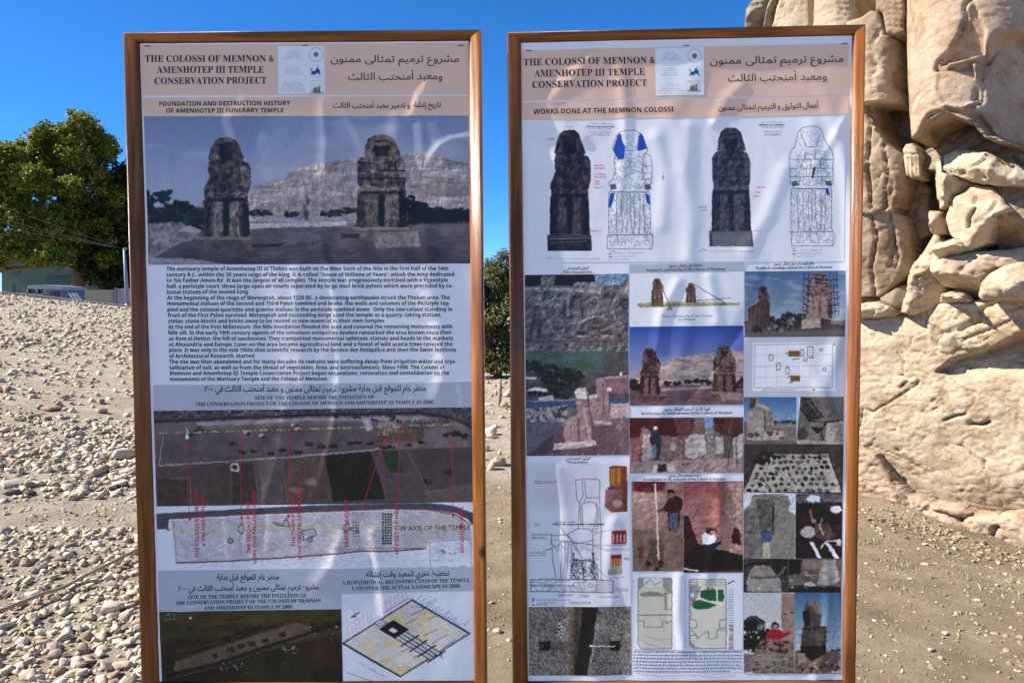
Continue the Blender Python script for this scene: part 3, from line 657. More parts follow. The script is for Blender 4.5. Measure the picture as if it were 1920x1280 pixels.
M_LIME = stone_mat("pale_limestone", [(0.0, (0.34, 0.25, 0.165)), (0.25, (0.50, 0.405, 0.285)), (0.6, (0.60, 0.50, 0.37)), (0.9, (0.66, 0.57, 0.44)), (1.0, (0.32, 0.22, 0.15))])
M_BROWNST = stone_mat("dark_brown_stone", [(0, (0.12, 0.08, 0.055)), (1, (0.18, 0.12, 0.08))])
rs = np.random.RandomState(3)
spots = []
def scatter(n, ya, yb, aa, ab, smin, smax, pw=2.2, dens=None):
    got = 0
    while got < n:
        m = 4 * n; y = np.sqrt(rs.uniform(ya * ya, yb * yb, m)); x = rs.uniform(aa, ab, m) * y
        if dens is not None: k = rs.rand(m) < dens(x, y); x = x[k]; y = y[k]
        x = x[:n - got]; y = y[:n - got]; s = smin + (smax - smin) * rs.rand(len(x)) ** pw
        spots.append(np.stack([x, y, s], 1)); got += len(x)
def dens_left(x, y):
    p = 0.25 + 1.5 * np.maximum(0, fbm(x * 0.9 + 50, y * 0.9 + 50, 12, 3) - 0.36)
    p = np.where((y > 5.0) & (y < 5.9), p * .18, p)          # a trodden strip
    return np.where(y > 8.5, p * (.45 + .9 * np.maximum(0, fbm(x * .5, y * .5, 14, 2) - .4)), p)
scatter(6500, 2.7, 5.2, -0.95, -0.26, 0.006, 0.050, 2.1)
scatter(1100, 5.2, 5.9, -0.95, -0.26, 0.006, 0.026)
scatter(7000, 5.8, 9.0, -0.95, -0.26, 0.008, 0.072, 2.4, dens_left)
scatter(11000, 9.0, 26, -0.95, -0.26, 0.012, 0.10, 3.0, dens_left)
scatter(650, 7.3, 17, -0.26, 0.10, 0.02, 0.13, 1.8)
scatter(260, 3.0, 7.2, -0.20, 0.10, 0.006, 0.028, 2.6)
spots = np.concatenate(spots)
imp = spots[:, 2] / spots[:, 1]
vis = ((spots[:, 0] / spots[:, 1] < -0.50) & (spots[:, 0] / spots[:, 1] > -0.685)) | ((spots[:, 0] / spots[:, 1] > -0.04) & (spots[:, 0] / spots[:, 1] < 0.0))
order = np.argsort(-np.where(vis, imp, 0)); NBIG = 250
V = []; F = []; off = 0
zz = ground_z(spots[:, 0], spots[:, 1])
for rank, i in enumerate(order):
    x, y, s = spots[i]; big = rank < NBIG
    sub = 2 if big else 1
    v, f = CH[sub][rs.randint(26)]
    M = rotm(rs.uniform(0, 6.3), rs.normal(0, .3), rs.normal(0, .3)) * s
    w = v @ M.T; w = w + [x, y, zz[i] - w[:, 2].min() * 0.55]
    if big:
        c = np.array([x, y, zz[i]]); o = mesh_obj("stone", w - c, f, M_LIME); o.location = c
        tag(o, "pale angular limestone chunk lying among the rubble beside and between the boards", "stone", "pale limestone chunks strewn over the rubble")
    else:
        V.append(w); F.append(f + off); off += len(w)
o = mesh_obj("rubble_gravel", np.concatenate(V), np.concatenate(F), M_LIME); tag(o, kind="stuff")
# singled-out stones
def lone_stone(px, py, d, size, mat, label, seed, name="stone", flat=1.0, rz=0.4):
    v, f = chip(seed, 3); p = at_depth(np.array(float(px)), np.array(float(py)), d)
    z = float(ground_z(p[0], p[1])); w = (v * [1, 1, flat]) @ rotm(rz, .05, .05).T * size
    c = np.array([p[0], p[1], z]); o = mesh_obj(name, w + [0, 0, -w[:, 2].min() * .6], f, mat); o.location = c
    tag(o, label, "stone"); return o
def ground_hit(px, py):
    d = rays(np.array(float(px)), np.array(float(py))); t = 2.0
    while t < 200:
        p = CAM + d * t
        if p[2] < ground_z(p[0], p[1]): return p
        t += 0.01 + t * 0.002
    return p
def lone(px, py, w_px, mat, label, seed, flat=1.0, rz=.4):
    p = ground_hit(px, py); return lone_stone(px, py, p[1], w_px / 2 / FPX * p[1], mat, label, seed, flat=flat, rz=rz)
M_SLAB = stone_mat("grey_limestone_slab", [(0, (0.34, 0.29, 0.23)), (1, (0.38, 0.33, 0.26))])
lone(30, 910, 90, M_SLAB, "broad flat grey slab lying at the left edge of the rubble", 901, 0.35, 0.1)
lone(22, 926, 34, M_BROWNST, "dark brown stone tucked under the broad flat slab", 902)
lone(52, 930, 30, M_BROWNST, "small dark grey-brown stone beside the dark brown one under the slab", 903, .7)
lone(95, 768, 56, M_LIME, "long flat pale slab halfway up the rubble slope", 904, 0.4, 0.0)
lone(8, 1000, 30, M_SLAB, "grey pointed stone on the bare earth strip at the left edge", 905)
lone(232, 860, 44, M_LIME, "large pale rounded block close to the left board's frame", 906)
lone(205, 1150, 52, M_LIME, "pale block with sharp facets just below the rope", 907)
lone(140, 1268, 46, M_LIME, "bright angular stone at the bottom of the rubble, left of the board", 908, .8)
lone(932, 1186, 22, M_LIME, "single white stone on brown soil seen between the two boards", 909)

# rope across the rubble
pts = []
a = ground_hit(-260, 1262); c = ground_hit(330, 1018)
for i in range(40):
    q = i / 39; x = a[0] + (c[0] - a[0]) * q; y = a[1] + (c[1] - a[1]) * q
    pts.append((x, y, float(ground_z(x, y)) + 0.055 + 0.012 * math.sin(q * 9) + 0.004 * math.sin(q * 31)))
m, nt, b = new_mat("hemp_rope"); w = N(nt, "ShaderNodeTexWave", Scale=28.0, Distortion=1.0); w.bands_direction = 'DIAGONAL'; nt.links.new(coords(nt), w.inputs["Vector"])
nt.links.new(ramp(nt, w.outputs["Fac"], [(0.2, (0.24, 0.185, 0.12)), (0.8, (0.42, 0.34, 0.24))]), b.inputs["Base Color"]); b.inputs["Roughness"].default_value = 0.9; bump(nt, b, w.outputs["Fac"], 0.5, 0.004)
o = Geo().tube(pts, 0.011, 8).obj("rope", m, None, True); tag(o, "beige rope stretched low across the rubble left of the boards", "rope")
# stake in the gap
p = ground_hit(937, 762); g = Geo(); z = float(ground_z(p[0], p[1])); s = p[1] / FPX
g.tube([(p[0], p[1], z - .05), (p[0] + .01, p[1], z + 26 * s), (p[0] + .015, p[1], z + 52 * s)], [.03, .027, .022], 7)
o = g.obj("wooden_stake", plain("weathered_stake", (0.26, 0.18, 0.12), .9), None, True); tag(o, "thin upright wooden stake in the rubble between the boards", "stake")

# pebbles and weeds on the soil by the statue
M_PEB = stone_mat("white_pebble", [(0, (0.44, 0.39, 0.31)), (.5, (0.55, 0.50, 0.42)), (1, (0.58, 0.53, 0.45))])
M_CLOD = stone_mat("soil_clod", [(0, (0.22, 0.165, 0.105)), (.65, (0.36, 0.28, 0.18)), (1, (0.50, 0.42, 0.30))])
PEB = [(1736, 1022, 16), (1722, 1030, 8), (1760, 1029, 9), (1733, 995, 9), (1747, 995, 8), (1653, 1004, 11), (1662, 1035, 9), (1685, 1032, 8), (1705, 1086, 13), (1885, 1078, 12), (1869, 1098, 14), (1835, 1051, 9), (1798, 1042, 7), (1745, 1224, 19), (1763, 1236, 15), (1773, 1190, 18), (1640, 1166, 12), (1741, 1243, 9), (1607, 1118, 9), (1830, 1170, 9), (1895, 1180, 8), (1690, 1262, 11), (1860, 1240, 9), (1792, 1150, 8), (1660, 1230, 9), (1815, 1120, 7), (1900, 1130, 8), (1715, 1150, 7), (1625, 1060, 8), (1775, 1075, 7), (1850, 1000, 0), (1630, 1220, 8), (1912, 1262, 10), (1808, 1272, 10), (1730, 1110, 6), (1650, 1100, 6), (1755, 1130, 6), (1870, 1150, 6)]
for (px, py, w) in PEB:
    if not w: continue
    p = ground_hit(px, py); v, f = CH[2][rs.randint(26)]; s = w / 2 / FPX * p[1]
    q = v @ rotm(rs.uniform(0, 6), .1, .1).T * s; z = float(ground_z(p[0], p[1]))
    o = mesh_obj("pebble", q + [0, 0, -q[:, 2].min() * .7], f, M_PEB); o.location = (p[0], p[1], z)
    tag(o, "small whitish pebble on the brown soil in front of the stone statue", "pebble", "whitish pebbles on the soil by the statue")
V = []; F = []; off = 0
for i in range(14000):
    y = math.sqrt(rs.uniform(2.6 ** 2, 7.2 ** 2)); x = rs.uniform(0.30, 0.78) * y
    if rs.rand() < .12: x = rs.uniform(-.16, .3) * y
    s = 0.002 + 0.012 * rs.rand() ** 3.4; v, f = CH[1][rs.randint(26)]; q = v @ rotm(rs.uniform(0, 6), 0, 0).T * s
    V.append(q + [x, y, float(ground_z(x, y)) - q[:, 2].min() * .4]); F.append(f + off); off += len(v)
for i in range(1500):
    y = math.sqrt(rs.uniform(2.8 ** 2, 7.0 ** 2)); x = rs.uniform(0.36, 0.76) * y
    if rs.rand() < .1: x = rs.uniform(-.10, .02) * y
    if rs.rand() > .25 + 1.6 * max(0, float(fbm(np.array([x * 1.5]), np.array([y * 1.5]), 77, 2)[0]) - .45) * 3: continue
    s = 0.008 + 0.022 * rs.rand() ** 2; v, f = CH[2][rs.randint(26)]; q = v @ rotm(rs.uniform(0, 6), 0, 0).T * s
    V.append(q + [x, y, float(ground_z(x, y)) - q[:, 2].max() * .25]); F.append(f + off); off += len(v)
for i in range(420):                                           # chips gathered along the foot of the ledge
    q = rs.rand(); p = ground_hit(1606 + 320 * q + rs.normal(0, 8), 948 + 104 * q ** 1.15 + abs(rs.normal(0, 20)) - 4)
    s = 0.005 + 0.026 * rs.rand() ** 2.4; v, f = CH[2][rs.randint(26)]; w = v @ rotm(rs.uniform(0, 6), rs.normal(0, .2), 0).T * s
    V.append(w + [p[0], p[1], float(ground_z(p[0], p[1])) - w[:, 2].min() * .5]); F.append(f + off); off += len(v)
o = mesh_obj("soil_gravel", np.concatenate(V), np.concatenate(F), M_CLOD); tag(o, kind="stuff")
m, nt, b = new_mat("weed_leaf"); oi = nt.nodes.new("ShaderNodeNewGeometry")
nt.links.new(ramp(nt, oi.outputs["Random Per Island"], [(0, (0.16, 0.17, 0.06)), (.5, (0.31, 0.28, 0.13)), (1, (0.46, 0.40, 0.24))]), b.inputs["Base Color"]); b.inputs["Roughness"].default_value = .7
M_WEED = m
WEEDS = [(1700, 985, 46, "bright green weed tuft at the left foot of the stone ledge", 60), (1690, 1062, 40, "small yellow-green weed tuft left of the whitish pebbles", 40), (1855, 1038, 52, "dry grass tuft against the pink ledge at right", 46), (1880, 1108, 90, "widest patch of dry grass on the soil at right", 90), (1690, 1108, 34, "low yellowish tuft near the right board's frame", 36), (1640, 975, 30, "dark green sprig on the clods beside the right board", 30), (1630, 1020, 42, "pale green tuft touching the right board's edge", 46), (1815, 1085, 40, "thin dry sprig in the middle of the soil", 26)]
for (px, py, w, lab, n) in WEEDS:
    p = ground_hit(px, py); s = p[1] / FPX; V = []; F = []
    for i in range(int(n * 1.7)):
        x = rs.normal(0, w * s * .36); y = rs.normal(0, w * s * .36); h = s * rs.uniform(3, 13) * rs.uniform(.5, 1.2); a = rs.uniform(0, 6.3); dx, dy = math.cos(a), math.sin(a); wd = s * rs.uniform(.4, .9); ln = h * rs.uniform(.2, .9)
        z = float(ground_z(p[0] + x, p[1] + y)) - .003; o_ = len(V)
        V += [(p[0] + x - dy * wd, p[1] + y + dx * wd, z), (p[0] + x + dy * wd, p[1] + y - dx * wd, z), (p[0] + x + dx * ln * .4 + dy * wd * .6, p[1] + y + dy * ln * .4 - dx * wd * .6, z + h * .7), (p[0] + x + dx * ln, p[1] + y + dy * ln, z + h)]
        F += [(o_, o_ + 1, o_ + 2), (o_, o_ + 2, o_ + 3)]
    root = empty("weed", (p[0], p[1], float(ground_z(p[0], p[1])))); tag(root, lab, "weed", "weeds on the soil by the statue")
    mesh_obj("leaves", V, F, M_WEED, root)
# ------------------------------------------------------------------ the stone colossus
SP0 = np.array([2.97, 6.3, 0.0]); SN = np.array([-0.72, -0.69, 0.0]); SN = SN / np.linalg.norm(SN); ST = np.array([-SN[1], SN[0], 0.0])   # ST runs right and nearer
def sandstone(name, base, pink=0.35, grey=0.3, darkpatch=0.0):
    m, nt, b = new_mat(name); v = coords(nt); B = np.array(base)
    f = noise(nt, 2.3, 8, 0.62, v, .4)
    c = ramp(nt, f, [(0.28, tuple(B * .74)), (0.5, tuple(B)), (0.72, tuple(np.minimum(B * 1.2, .8)))])
    vz = coords(nt, (2.2, 2.2, .5))
    c = mixc(nt, ramp(nt, noise(nt, 1.0, 5, .6, vz, .5), [(0.5, (0, 0, 0)), (0.68, (pink,) * 3)]), c, tuple(B * np.array([1.0, .78, .66])))
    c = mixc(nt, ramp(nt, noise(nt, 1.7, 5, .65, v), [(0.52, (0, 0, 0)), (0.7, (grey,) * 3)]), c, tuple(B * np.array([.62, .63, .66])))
    c = mixc(nt, ramp(nt, noise(nt, 3.4, 7, .72, coords(nt, (1, 1, 1.6)), .8), [(0.50, (0, 0, 0)), (0.57, (.7,) * 3)]), c, tuple(B * np.array([.62, .53, .44])))
    c = mixc(nt, ramp(nt, noise(nt, 5.5, 6, .7, coords(nt, (1, 1, 1.3)), .5), [(0.56, (0, 0, 0)), (0.66, (.6,) * 3)]), c, tuple(np.minimum(B * np.array([1.25, 1.25, 1.22]), .8)))
    c = mixc(nt, 0.6, c, ramp(nt, noise(nt, 42, 6, .75, v), [(0.3, (.62, .58, .52)), (.6, (1, 1, 1))]), 'MULTIPLY')
    nt.links.new(c, b.inputs["Base Color"]); b.inputs["Roughness"].default_value = .93; b.inputs["Specular IOR Level"].default_value = .12
    vs_ = coords(nt, (4, 4, 9)); p = bump(nt, b, noise(nt, 1.0, 10, .7, vs_, .8), .26, .04)
    vo = N(nt, "ShaderNodeTexVoronoi", Scale=16.0); vo.feature = 'DISTANCE_TO_EDGE'; wv = nt.nodes.new("ShaderNodeVectorMath"); nt.links.new(v, wv.inputs[0]); nz = N(nt, "ShaderNodeTexNoise", Scale=9.0, Detail=4); nt.links.new(v, nz.inputs["Vector"]); sc_ = nt.nodes.new("ShaderNodeVectorMath"); sc_.operation = 'SCALE'; sc_.inputs["Scale"].default_value = .35; nt.links.new(nz.outputs["Color"], sc_.inputs[0]); nt.links.new(sc_.outputs[0], wv.inputs[1]); nt.links.new(wv.outputs[0], vo.inputs["Vector"])
    p = bump(nt, b, ramp(nt, vo.outputs["Distance"], [(0.0, (0, 0, 0)), (0.05, (1, 1, 1))]), .22, .012, p); bump(nt, b, noise(nt, 60, 8, .78, v), .75, .016, p)
    return m
S_CREAM = sandstone("cream_sandstone", (0.54, 0.435, 0.305), .25, .35); S_TAN = sandstone("tan_sandstone", (0.39, 0.295, 0.20), .4, .35)
S_PINK = sandstone("pinkish_sandstone", (0.49, 0.37, 0.265), .6, .2); S_GREY = sandstone("grey_sandstone", (0.31, 0.25, 0.18), .15, .5)

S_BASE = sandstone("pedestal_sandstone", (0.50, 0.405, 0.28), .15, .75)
def seg_dist(X, Y, pts, closed):
    d = np.full(X.shape, 1e9); bx_ = np.zeros(X.shape); by_ = np.zeros(X.shape); n = len(pts)
    for i in range(n if closed else n - 1):
        a = pts[i]; b = pts[(i + 1) % n]; e = b - a; t = np.clip(((X - a[0]) * e[0] + (Y - a[1]) * e[1]) / (e @ e + 1e-12), 0, 1)
        qx = a[0] + t * e[0]; qy = a[1] + t * e[1]; q = (X - qx) ** 2 + (Y - qy) ** 2; k = q < d
        d = np.where(k, q, d); bx_ = np.where(k, qx, bx_); by_ = np.where(k, qy, by_)
    return np.sqrt(d), bx_, by_
def to_sz(pts, d):
    p = on_plane(np.array([q[0] for q in pts], float), np.array([q[1] for q in pts], float), SP0 + SN * d, SN); r = p - SP0
    return np.stack([r @ ST, p[:, 2]], 1)
def shards(X, Z, L, seed, ax=1.0):
    """a fractured surface: each cell of an uneven cell pattern is its own tilted plane; returns height (about -1..1) and distance to the cell edge"""
    wx = X + L * .35 * (fbm(X / L * 1.7, Z / L * 1.7, seed + 1, 3) - .5) * 2; wz = Z * ax + L * .35 * (fbm(X / L * 1.7 + 9, Z / L * 1.7, seed + 2, 3) - .5) * 2
    gx = np.floor(wx / L); gz = np.floor(wz / L); f1 = np.full(X.shape, 1e9); f2 = f1.copy(); hv = np.zeros(X.shape)
    for i in (-1, 0, 1):
        for j in (-1, 0, 1):
            cx = gx + i; cz = gz + j
            sx = (cx + .5 + .8 * (_hash(cx, cz, seed) - .5)) * L; sz = (cz + .5 + .8 * (_hash(cx, cz, seed + 5) - .5)) * L
            d = np.hypot(wx - sx, wz - sz); val = (_hash(cx, cz, seed + 7) - .5) * .9 + ((_hash(cx, cz, seed + 9) - .5) * (wx - sx) + (_hash(cx, cz, seed + 11) - .5) * (wz - sz)) / L * 2.0
            k = d < f1; f2 = np.where(k, f1, np.minimum(f2, d)); hv = np.where(k, val, hv); f1 = np.where(k, d, f1)
    return hv, f2 - f1
def carve(name, outline, d, mat, parent, thick=0.5, edge=0.06, bulge=0.0, prof='dome', grooves=(), rough=0.02, step=0.013, seed=1, tilt=(0, 0), jag=0.012, label=None, bumps=(), facet=0.0, nf=7, dents=(), gw=1.0, chips=((.16, .022, 1.0), (.055, .008, 1.0)), cracks=0.012):
    edge = edge * .38; bulge = bulge if prof != 'dome' else bulge * .45
    P = to_sz(outline, d)
    # roughen long straight edges
    Q = []
    for i in range(len(P)):
        a, b = P[i], P[(i + 1) % len(P)]; k = max(1, int(np.linalg.norm(b - a) / 0.05))
        for j in range(k):
            q = a + (b - a) * j / k; Q.append(q + jag * 2 * np.array([fbm(q[0:1] * 9, q[1:2] * 9, seed + 3, 3)[0] - .5, fbm(q[0:1] * 9 + 7, q[1:2] * 9, seed + 4, 3)[0] - .5]))
    P = np.array(Q); lo = P.min(0); hi = P.max(0)
    xs = np.arange(lo[0] - step, hi[0] + 2 * step, step); zs = np.arange(lo[1] - step, hi[1] + 2 * step, step)
    X, Z = np.meshgrid(xs, zs)
    def inside(X, Z):
        r = np.zeros(X.shape, bool)
        for i in range(len(P)):
            a, b = P[i], P[(i + 1) % len(P)]
            if a[1] == b[1]: continue
            r ^= ((a[1] > Z) != (b[1] > Z)) & (X < (b[0] - a[0]) * (Z - a[1]) / (b[1] - a[1]) + a[0])
        return r
    cx = (X[:-1, :-1] + X[1:, 1:]) / 2; cz = (Z[:-1, :-1] + Z[1:, 1:]) / 2; cell = inside(cx, cz)
    used = np.zeros(X.shape, int)
    for (i, j) in ((0, 0), (0, 1), (1, 0), (1, 1)): used[i:i + cell.shape[0], j:j + cell.shape[1]] += cell
    D, bx_, bz_ = seg_dist(X, Z, P, True)
    brd = (used > 0) & (used < 4)
    X = np.where(brd & (D < step * 1.6), bx_, X); Z = np.where(brd & (D < step * 1.6), bz_, Z); D = np.where(brd, 0, D)
    e = np.clip(D / edge, 0, 1); h = -edge * .8 * (1 - np.sqrt(np.clip(1 - (1 - e) ** 2, 0, 1)))
    uu = (X - lo[0]) / (hi[0] - lo[0]) * 2 - 1; ww = (Z - lo[1]) / (hi[1] - lo[1]) * 2 - 1
    if prof == 'cyl': h = h + bulge * (np.sqrt(np.clip(1 - uu ** 2 * .98, 0, 1)) - .5)
    elif prof == 'barrel': h = h + bulge * (np.sqrt(np.clip(1 - ww ** 2 * .9, 0, 1)) - .5)
    else: h = h + bulge * (np.clip(D / (0.5 * min(hi - lo)), 0, 1) ** .7)
    h = h + tilt[0] * uu + tilt[1] * ww
    n1 = fbm(X * 3 + seed, Z * 3, seed, 4) - .5; n2 = fbm(X * 11 + seed, Z * 11, seed + 1, 4) - .5; rd = np.abs(fbm(X * 5 + 3 * seed, Z * 7, seed + 2, 3) - .5)
    n3 = np.abs(fbm(X * 7 + seed, Z * 16, seed + 6, 4) - .5); n4 = fbm(X * 32, Z * 32, seed + 8, 3) - .5
    pm = np.clip((fbm(X * 1.6 + 2 * seed, Z * 1.6, seed + 9, 3) - .42) * 5, .12, 1)
    h = h + rough * (1.3 * n1 + pm * .9 * n2 - .5 * np.clip(.08 - n3, 0, 1) / .08 + pm * .3 * n4 - 1.2 * np.clip(.05 - rd, 0, 1) / .05 * .35)
    for q_, (L_, A_, ax_r) in enumerate(chips):
        hv, ed = shards(X, Z, L_, seed * 3 + q_, ax_r); gate = np.clip((fbm(X * 1.3 + 5 * q_, Z * 1.3 + seed, seed + 13, 2) - .36) * 4, .15, 1)
        h = h + A_ * hv * gate
        if q_ == 0 and cracks: h = h - cracks * np.clip(1 - ed / .014, 0, 1) * np.clip((fbm(X * 2.5, Z * 2.5, seed + 15, 2) - .48) * 8, 0, 1)
    if facet:
        rf_ = np.random.RandomState(seed); pl = np.full(X.shape, 1e9); Xw = uu + .07 * n1; Zw = ww + .07 * n2
        for _ in range(nf):
            a_ = rf_.uniform(0, 6.283); sl_ = rf_.uniform(.35, 1.1); pl = np.minimum(pl, .6 + rf_.uniform(-.1, .35) - sl_ * (math.cos(a_) * Xw + math.sin(a_) * Zw))
        h = h + facet * np.clip(pl, -1, .9)
    for (pts, d0, d1, ax) in dents:
        S = to_sz(pts, d); g, _, _ = seg_dist(X, Z, S, True); r = np.zeros(X.shape, bool); Xd = X + .012 * n2; Zd = Z + .012 * n1
        for i in range(len(S)):
            a_, b_ = S[i], S[(i + 1) % len(S)]
            if a_[1] != b_[1]: r ^= ((a_[1] > Zd) != (b_[1] > Zd)) & (Xd < (b_[0] - a_[0]) * (Zd - a_[1]) / (b_[1] - a_[1]) + a_[0])
        q = (X - S[:, 0].min()) / np.ptp(S[:, 0]) if ax == 'x' else (S[:, 1].max() - Z) / np.ptp(S[:, 1])
        h = h - np.where(r, (d0 + (d1 - d0) * np.clip(q, 0, 1)) * np.clip(g / .02, .25, 1), 0)
    for (pts, w, dep) in grooves:
        g, _, _ = seg_dist(X + (n2) * .02, Z + n1 * .03, to_sz(pts, d), False); h = h - dep * np.exp(-np.abs(g / (w * .75 * gw)) ** 1.3)
    for (pts, w, hgt) in bumps:
        g, _, _ = seg_dist(X, Z, to_sz(pts, d), len(pts) > 2); h = h + hgt * np.exp(-(g / w) ** 2)
    pos = SP0 + X[..., None] * ST + Z[..., None] * np.array([0, 0, 1.0]) + (h + d)[..., None] * SN
    idx = -np.ones(X.shape, int); k = used > 0; idx[k] = np.arange(k.sum())
    ci, cj = np.nonzero(cell)
    # left-handed in (ST, z) seen from SN: order so that normals face the viewer
    F = np.stack([idx[ci, cj], idx[ci, cj + 1], idx[ci + 1, cj + 1], idx[ci + 1, cj]], 1)
    V = pos[k]; n = len(V)
    edges = {}
    for f in F:
        for a, b in ((f[0], f[1]), (f[1], f[2]), (f[2], f[3]), (f[3], f[0])):
            if (b, a) in edges: del edges[(b, a)]
            else: edges[(a, b)] = 1
    bv = sorted({a for a, _ in edges}); mp = {a: n + i for i, a in enumerate(bv)}
    ring = V[bv]; mid = ring - SN * thick * .25 + np.random.RandomState(seed).normal(0, .004, ring.shape); back = ring - SN * thick
    mp2 = {a: n + len(bv) + i for i, a in enumerate(bv)}
    W = [(b, a, mp[a], mp[b]) for a, b in edges] + [(mp[b], mp[a], mp2[a], mp2[b]) for a, b in edges]
    return mesh_obj(name, np.concatenate([V, mid, back]), np.concatenate([F, np.array(W)]), mat, parent, True, label)

foot = SP0 + ST * 0.6
statue = empty("stone_colossus", (foot[0], foot[1], 0)); tag(statue, "towering weathered sandstone colossus on its cracked pedestal behind the right board", "statue")
OUT = 2330
# core masses that close the gaps
carve("core", [(1560, -420), (OUT, -420), (OUT, 600), (1560, 604)], -0.65, S_TAN, statue, 1.2, .05, rough=.05, step=.03, seed=5)
# pedestal
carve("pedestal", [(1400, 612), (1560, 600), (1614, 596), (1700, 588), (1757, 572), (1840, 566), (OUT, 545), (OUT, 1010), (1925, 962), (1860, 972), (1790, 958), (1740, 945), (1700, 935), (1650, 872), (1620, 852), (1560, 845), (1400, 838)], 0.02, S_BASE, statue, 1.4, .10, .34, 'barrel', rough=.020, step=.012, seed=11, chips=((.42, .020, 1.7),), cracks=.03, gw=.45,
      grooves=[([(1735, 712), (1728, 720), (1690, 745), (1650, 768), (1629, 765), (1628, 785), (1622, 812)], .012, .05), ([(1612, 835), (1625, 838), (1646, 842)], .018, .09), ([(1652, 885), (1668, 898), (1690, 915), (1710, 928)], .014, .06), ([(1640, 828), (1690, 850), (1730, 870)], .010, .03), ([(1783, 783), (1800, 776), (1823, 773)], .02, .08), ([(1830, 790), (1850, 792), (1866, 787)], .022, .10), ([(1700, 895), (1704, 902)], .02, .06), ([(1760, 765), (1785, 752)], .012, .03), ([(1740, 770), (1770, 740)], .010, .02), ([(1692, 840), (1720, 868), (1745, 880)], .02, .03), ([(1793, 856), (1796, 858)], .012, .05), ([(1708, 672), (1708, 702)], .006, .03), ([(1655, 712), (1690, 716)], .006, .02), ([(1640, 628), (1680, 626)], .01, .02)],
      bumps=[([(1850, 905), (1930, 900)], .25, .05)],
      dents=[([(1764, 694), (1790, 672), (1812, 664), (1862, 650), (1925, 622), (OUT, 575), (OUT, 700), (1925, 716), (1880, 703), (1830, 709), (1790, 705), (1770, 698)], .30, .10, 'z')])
carve("pedestal_top_slab", [(1735, 600), (1757, 570), (1840, 562), (1930, 556), (OUT, 535), (OUT, 560), (1990, 590), (1945, 614), (1920, 622), (1890, 634), (1862, 648), (1835, 655), (1812, 660), (1795, 656), (1783, 662), (1775, 674), (1762, 668), (1748, 662), (1736, 640)], 0.24, S_CREAM, statue, .35, .07, .10, 'barrel', rough=.028, step=.011, seed=17, chips=((.30, .02, 1.8), (.08, .006, 1.4)), tilt=(.10, .03),
      grooves=[([(1737, 600), (1735, 625), (1752, 655)], .010, .02), ([(1872, 565), (1850, 572), (1838, 580), (1834, 602), (1800, 618)], .016, .04), ([(1895, 600), (1860, 616), (1805, 636)], .012, .03), ([(1800, 585), (1790, 600)], .01, .02)])
carve("ledge", [(1400, 832), (1560, 838), (1600, 836), (1640, 852), (1672, 900), (1700, 932), (1740, 946), (1790, 952), (1830, 966), (1872, 968), (1925, 964), (OUT, 1000), (OUT, 1200), (1960, 1075), (1925, 1058), (1880, 1038), (1850, 1024), (1815, 1012), (1780, 1000), (1735, 998), (1700, 985), (1660, 960), (1612, 950), (1400, 905)], 0.26, S_PINK, statue, .6, .07, .08, 'dome', rough=.03, step=.012, seed=23, chips=((.30, .03, 1.6), (.08, .008, 1.2)),
      grooves=[([(1718, 962), (1740, 958), (1775, 966), (1795, 978)], .02, .06), ([(1800, 978), (1815, 968), (1845, 962)], .018, .06), ([(1862, 1006), (1868, 990), (1872, 986)], .02, .05), ([(1796, 972), (1818, 1010)], .02, .05), ([(1672, 905), (1700, 940), (1712, 990)], .012, .03)])
# left: small standing figure between the legs
carve("side_figure_wig", [(1640, -60), (1692, -60), (1694, 62), (1676, 66), (1660, 64), (1652, 24), (1640, 20)], .24, S_TAN, statue, .4, .05, .06, rough=.012, seed=31, chips=(), cracks=0, grooves=[([(1664, y), (1690, y + 1)], .008, .02) for y in (-2, 8, 18, 28, 38, 48)] + [([(1672, -20), (1672, 60)], .006, .014), ([(1682, -20), (1682, 60)], .006, .014)])
carve("side_figure_torso", [(1570, 50), (1622, 38), (1640, 24), (1653, 26), (1660, 66), (1674, 70), (1674, 110), (1668, 150), (1674, 188), (1640, 193), (1622, 198), (1570, 200)], .18, S_CREAM, statue, .45, .03, 0.2, 'cyl', rough=.014, seed=33, grooves=[([(1650, 70), (1640, 90), (1650, 140)], .03, .02)])
carve("side_figure_skirt", [(1560, 198), (1622, 196), (1636, 198), (1643, 236), (1662, 264), (1690, 290), (1694, 320), (1688, 350), (1672, 396), (1640, 402), (1560, 400)], .10, S_TAN, statue, .5, .03, 0.18, 'cyl', rough=.014, seed=35, grooves=[([(1632, 200), (1640, 240), (1634, 300), (1640, 392)], .012, .06), ([(1662, 270), (1668, 330), (1660, 396)], .008, .05), ([(1668, 300), (1676, 340), (1664, 390)], .012, .03)])
carve("side_figure_back", [(1636, 190), (1674, 184), (1672, 66), (1692, 62), (1706, 150), (1722, 262), (1722, 292), (1700, 296), (1662, 262), (1644, 236)], -.40, S_GREY, statue, .4, .04, rough=.02, seed=37, grooves=[([(1680, 100), (1678, 180), (1690, 250)], .008, .03), ([(1700, 200), (1712, 260)], .008, .02)])
carve("side_figure_hand", [(1692, 280), (1698, 270), (1710, 268), (1718, 276), (1723, 292), (1724, 332), (1708, 334), (1698, 328), (1694, 300)], .10, S_CREAM, statue, .25, .03, .04, rough=.005, step=.008, seed=39, chips=(), cracks=0, jag=.003, grooves=[([(1703, 296), (1704, 332)], .007, .025), ([(1711, 294), (1712, 332)], .007, .025), ([(1718, 294), (1719, 330)], .006, .02), ([(1694, 292), (1722, 290)], .008, .02)])
carve("side_figure_back", [(1686, 300), (1697, 330), (1724, 334), (1740, 350), (1742, 440), (1715, 452), (1696, 440), (1690, 400), (1676, 396)], -.28, S_TAN, statue, .4, .05, .04, rough=.03, seed=41, grooves=[([(1690, 310), (1684, 350), (1695, 420), (1700, 460)], .01, .05)])
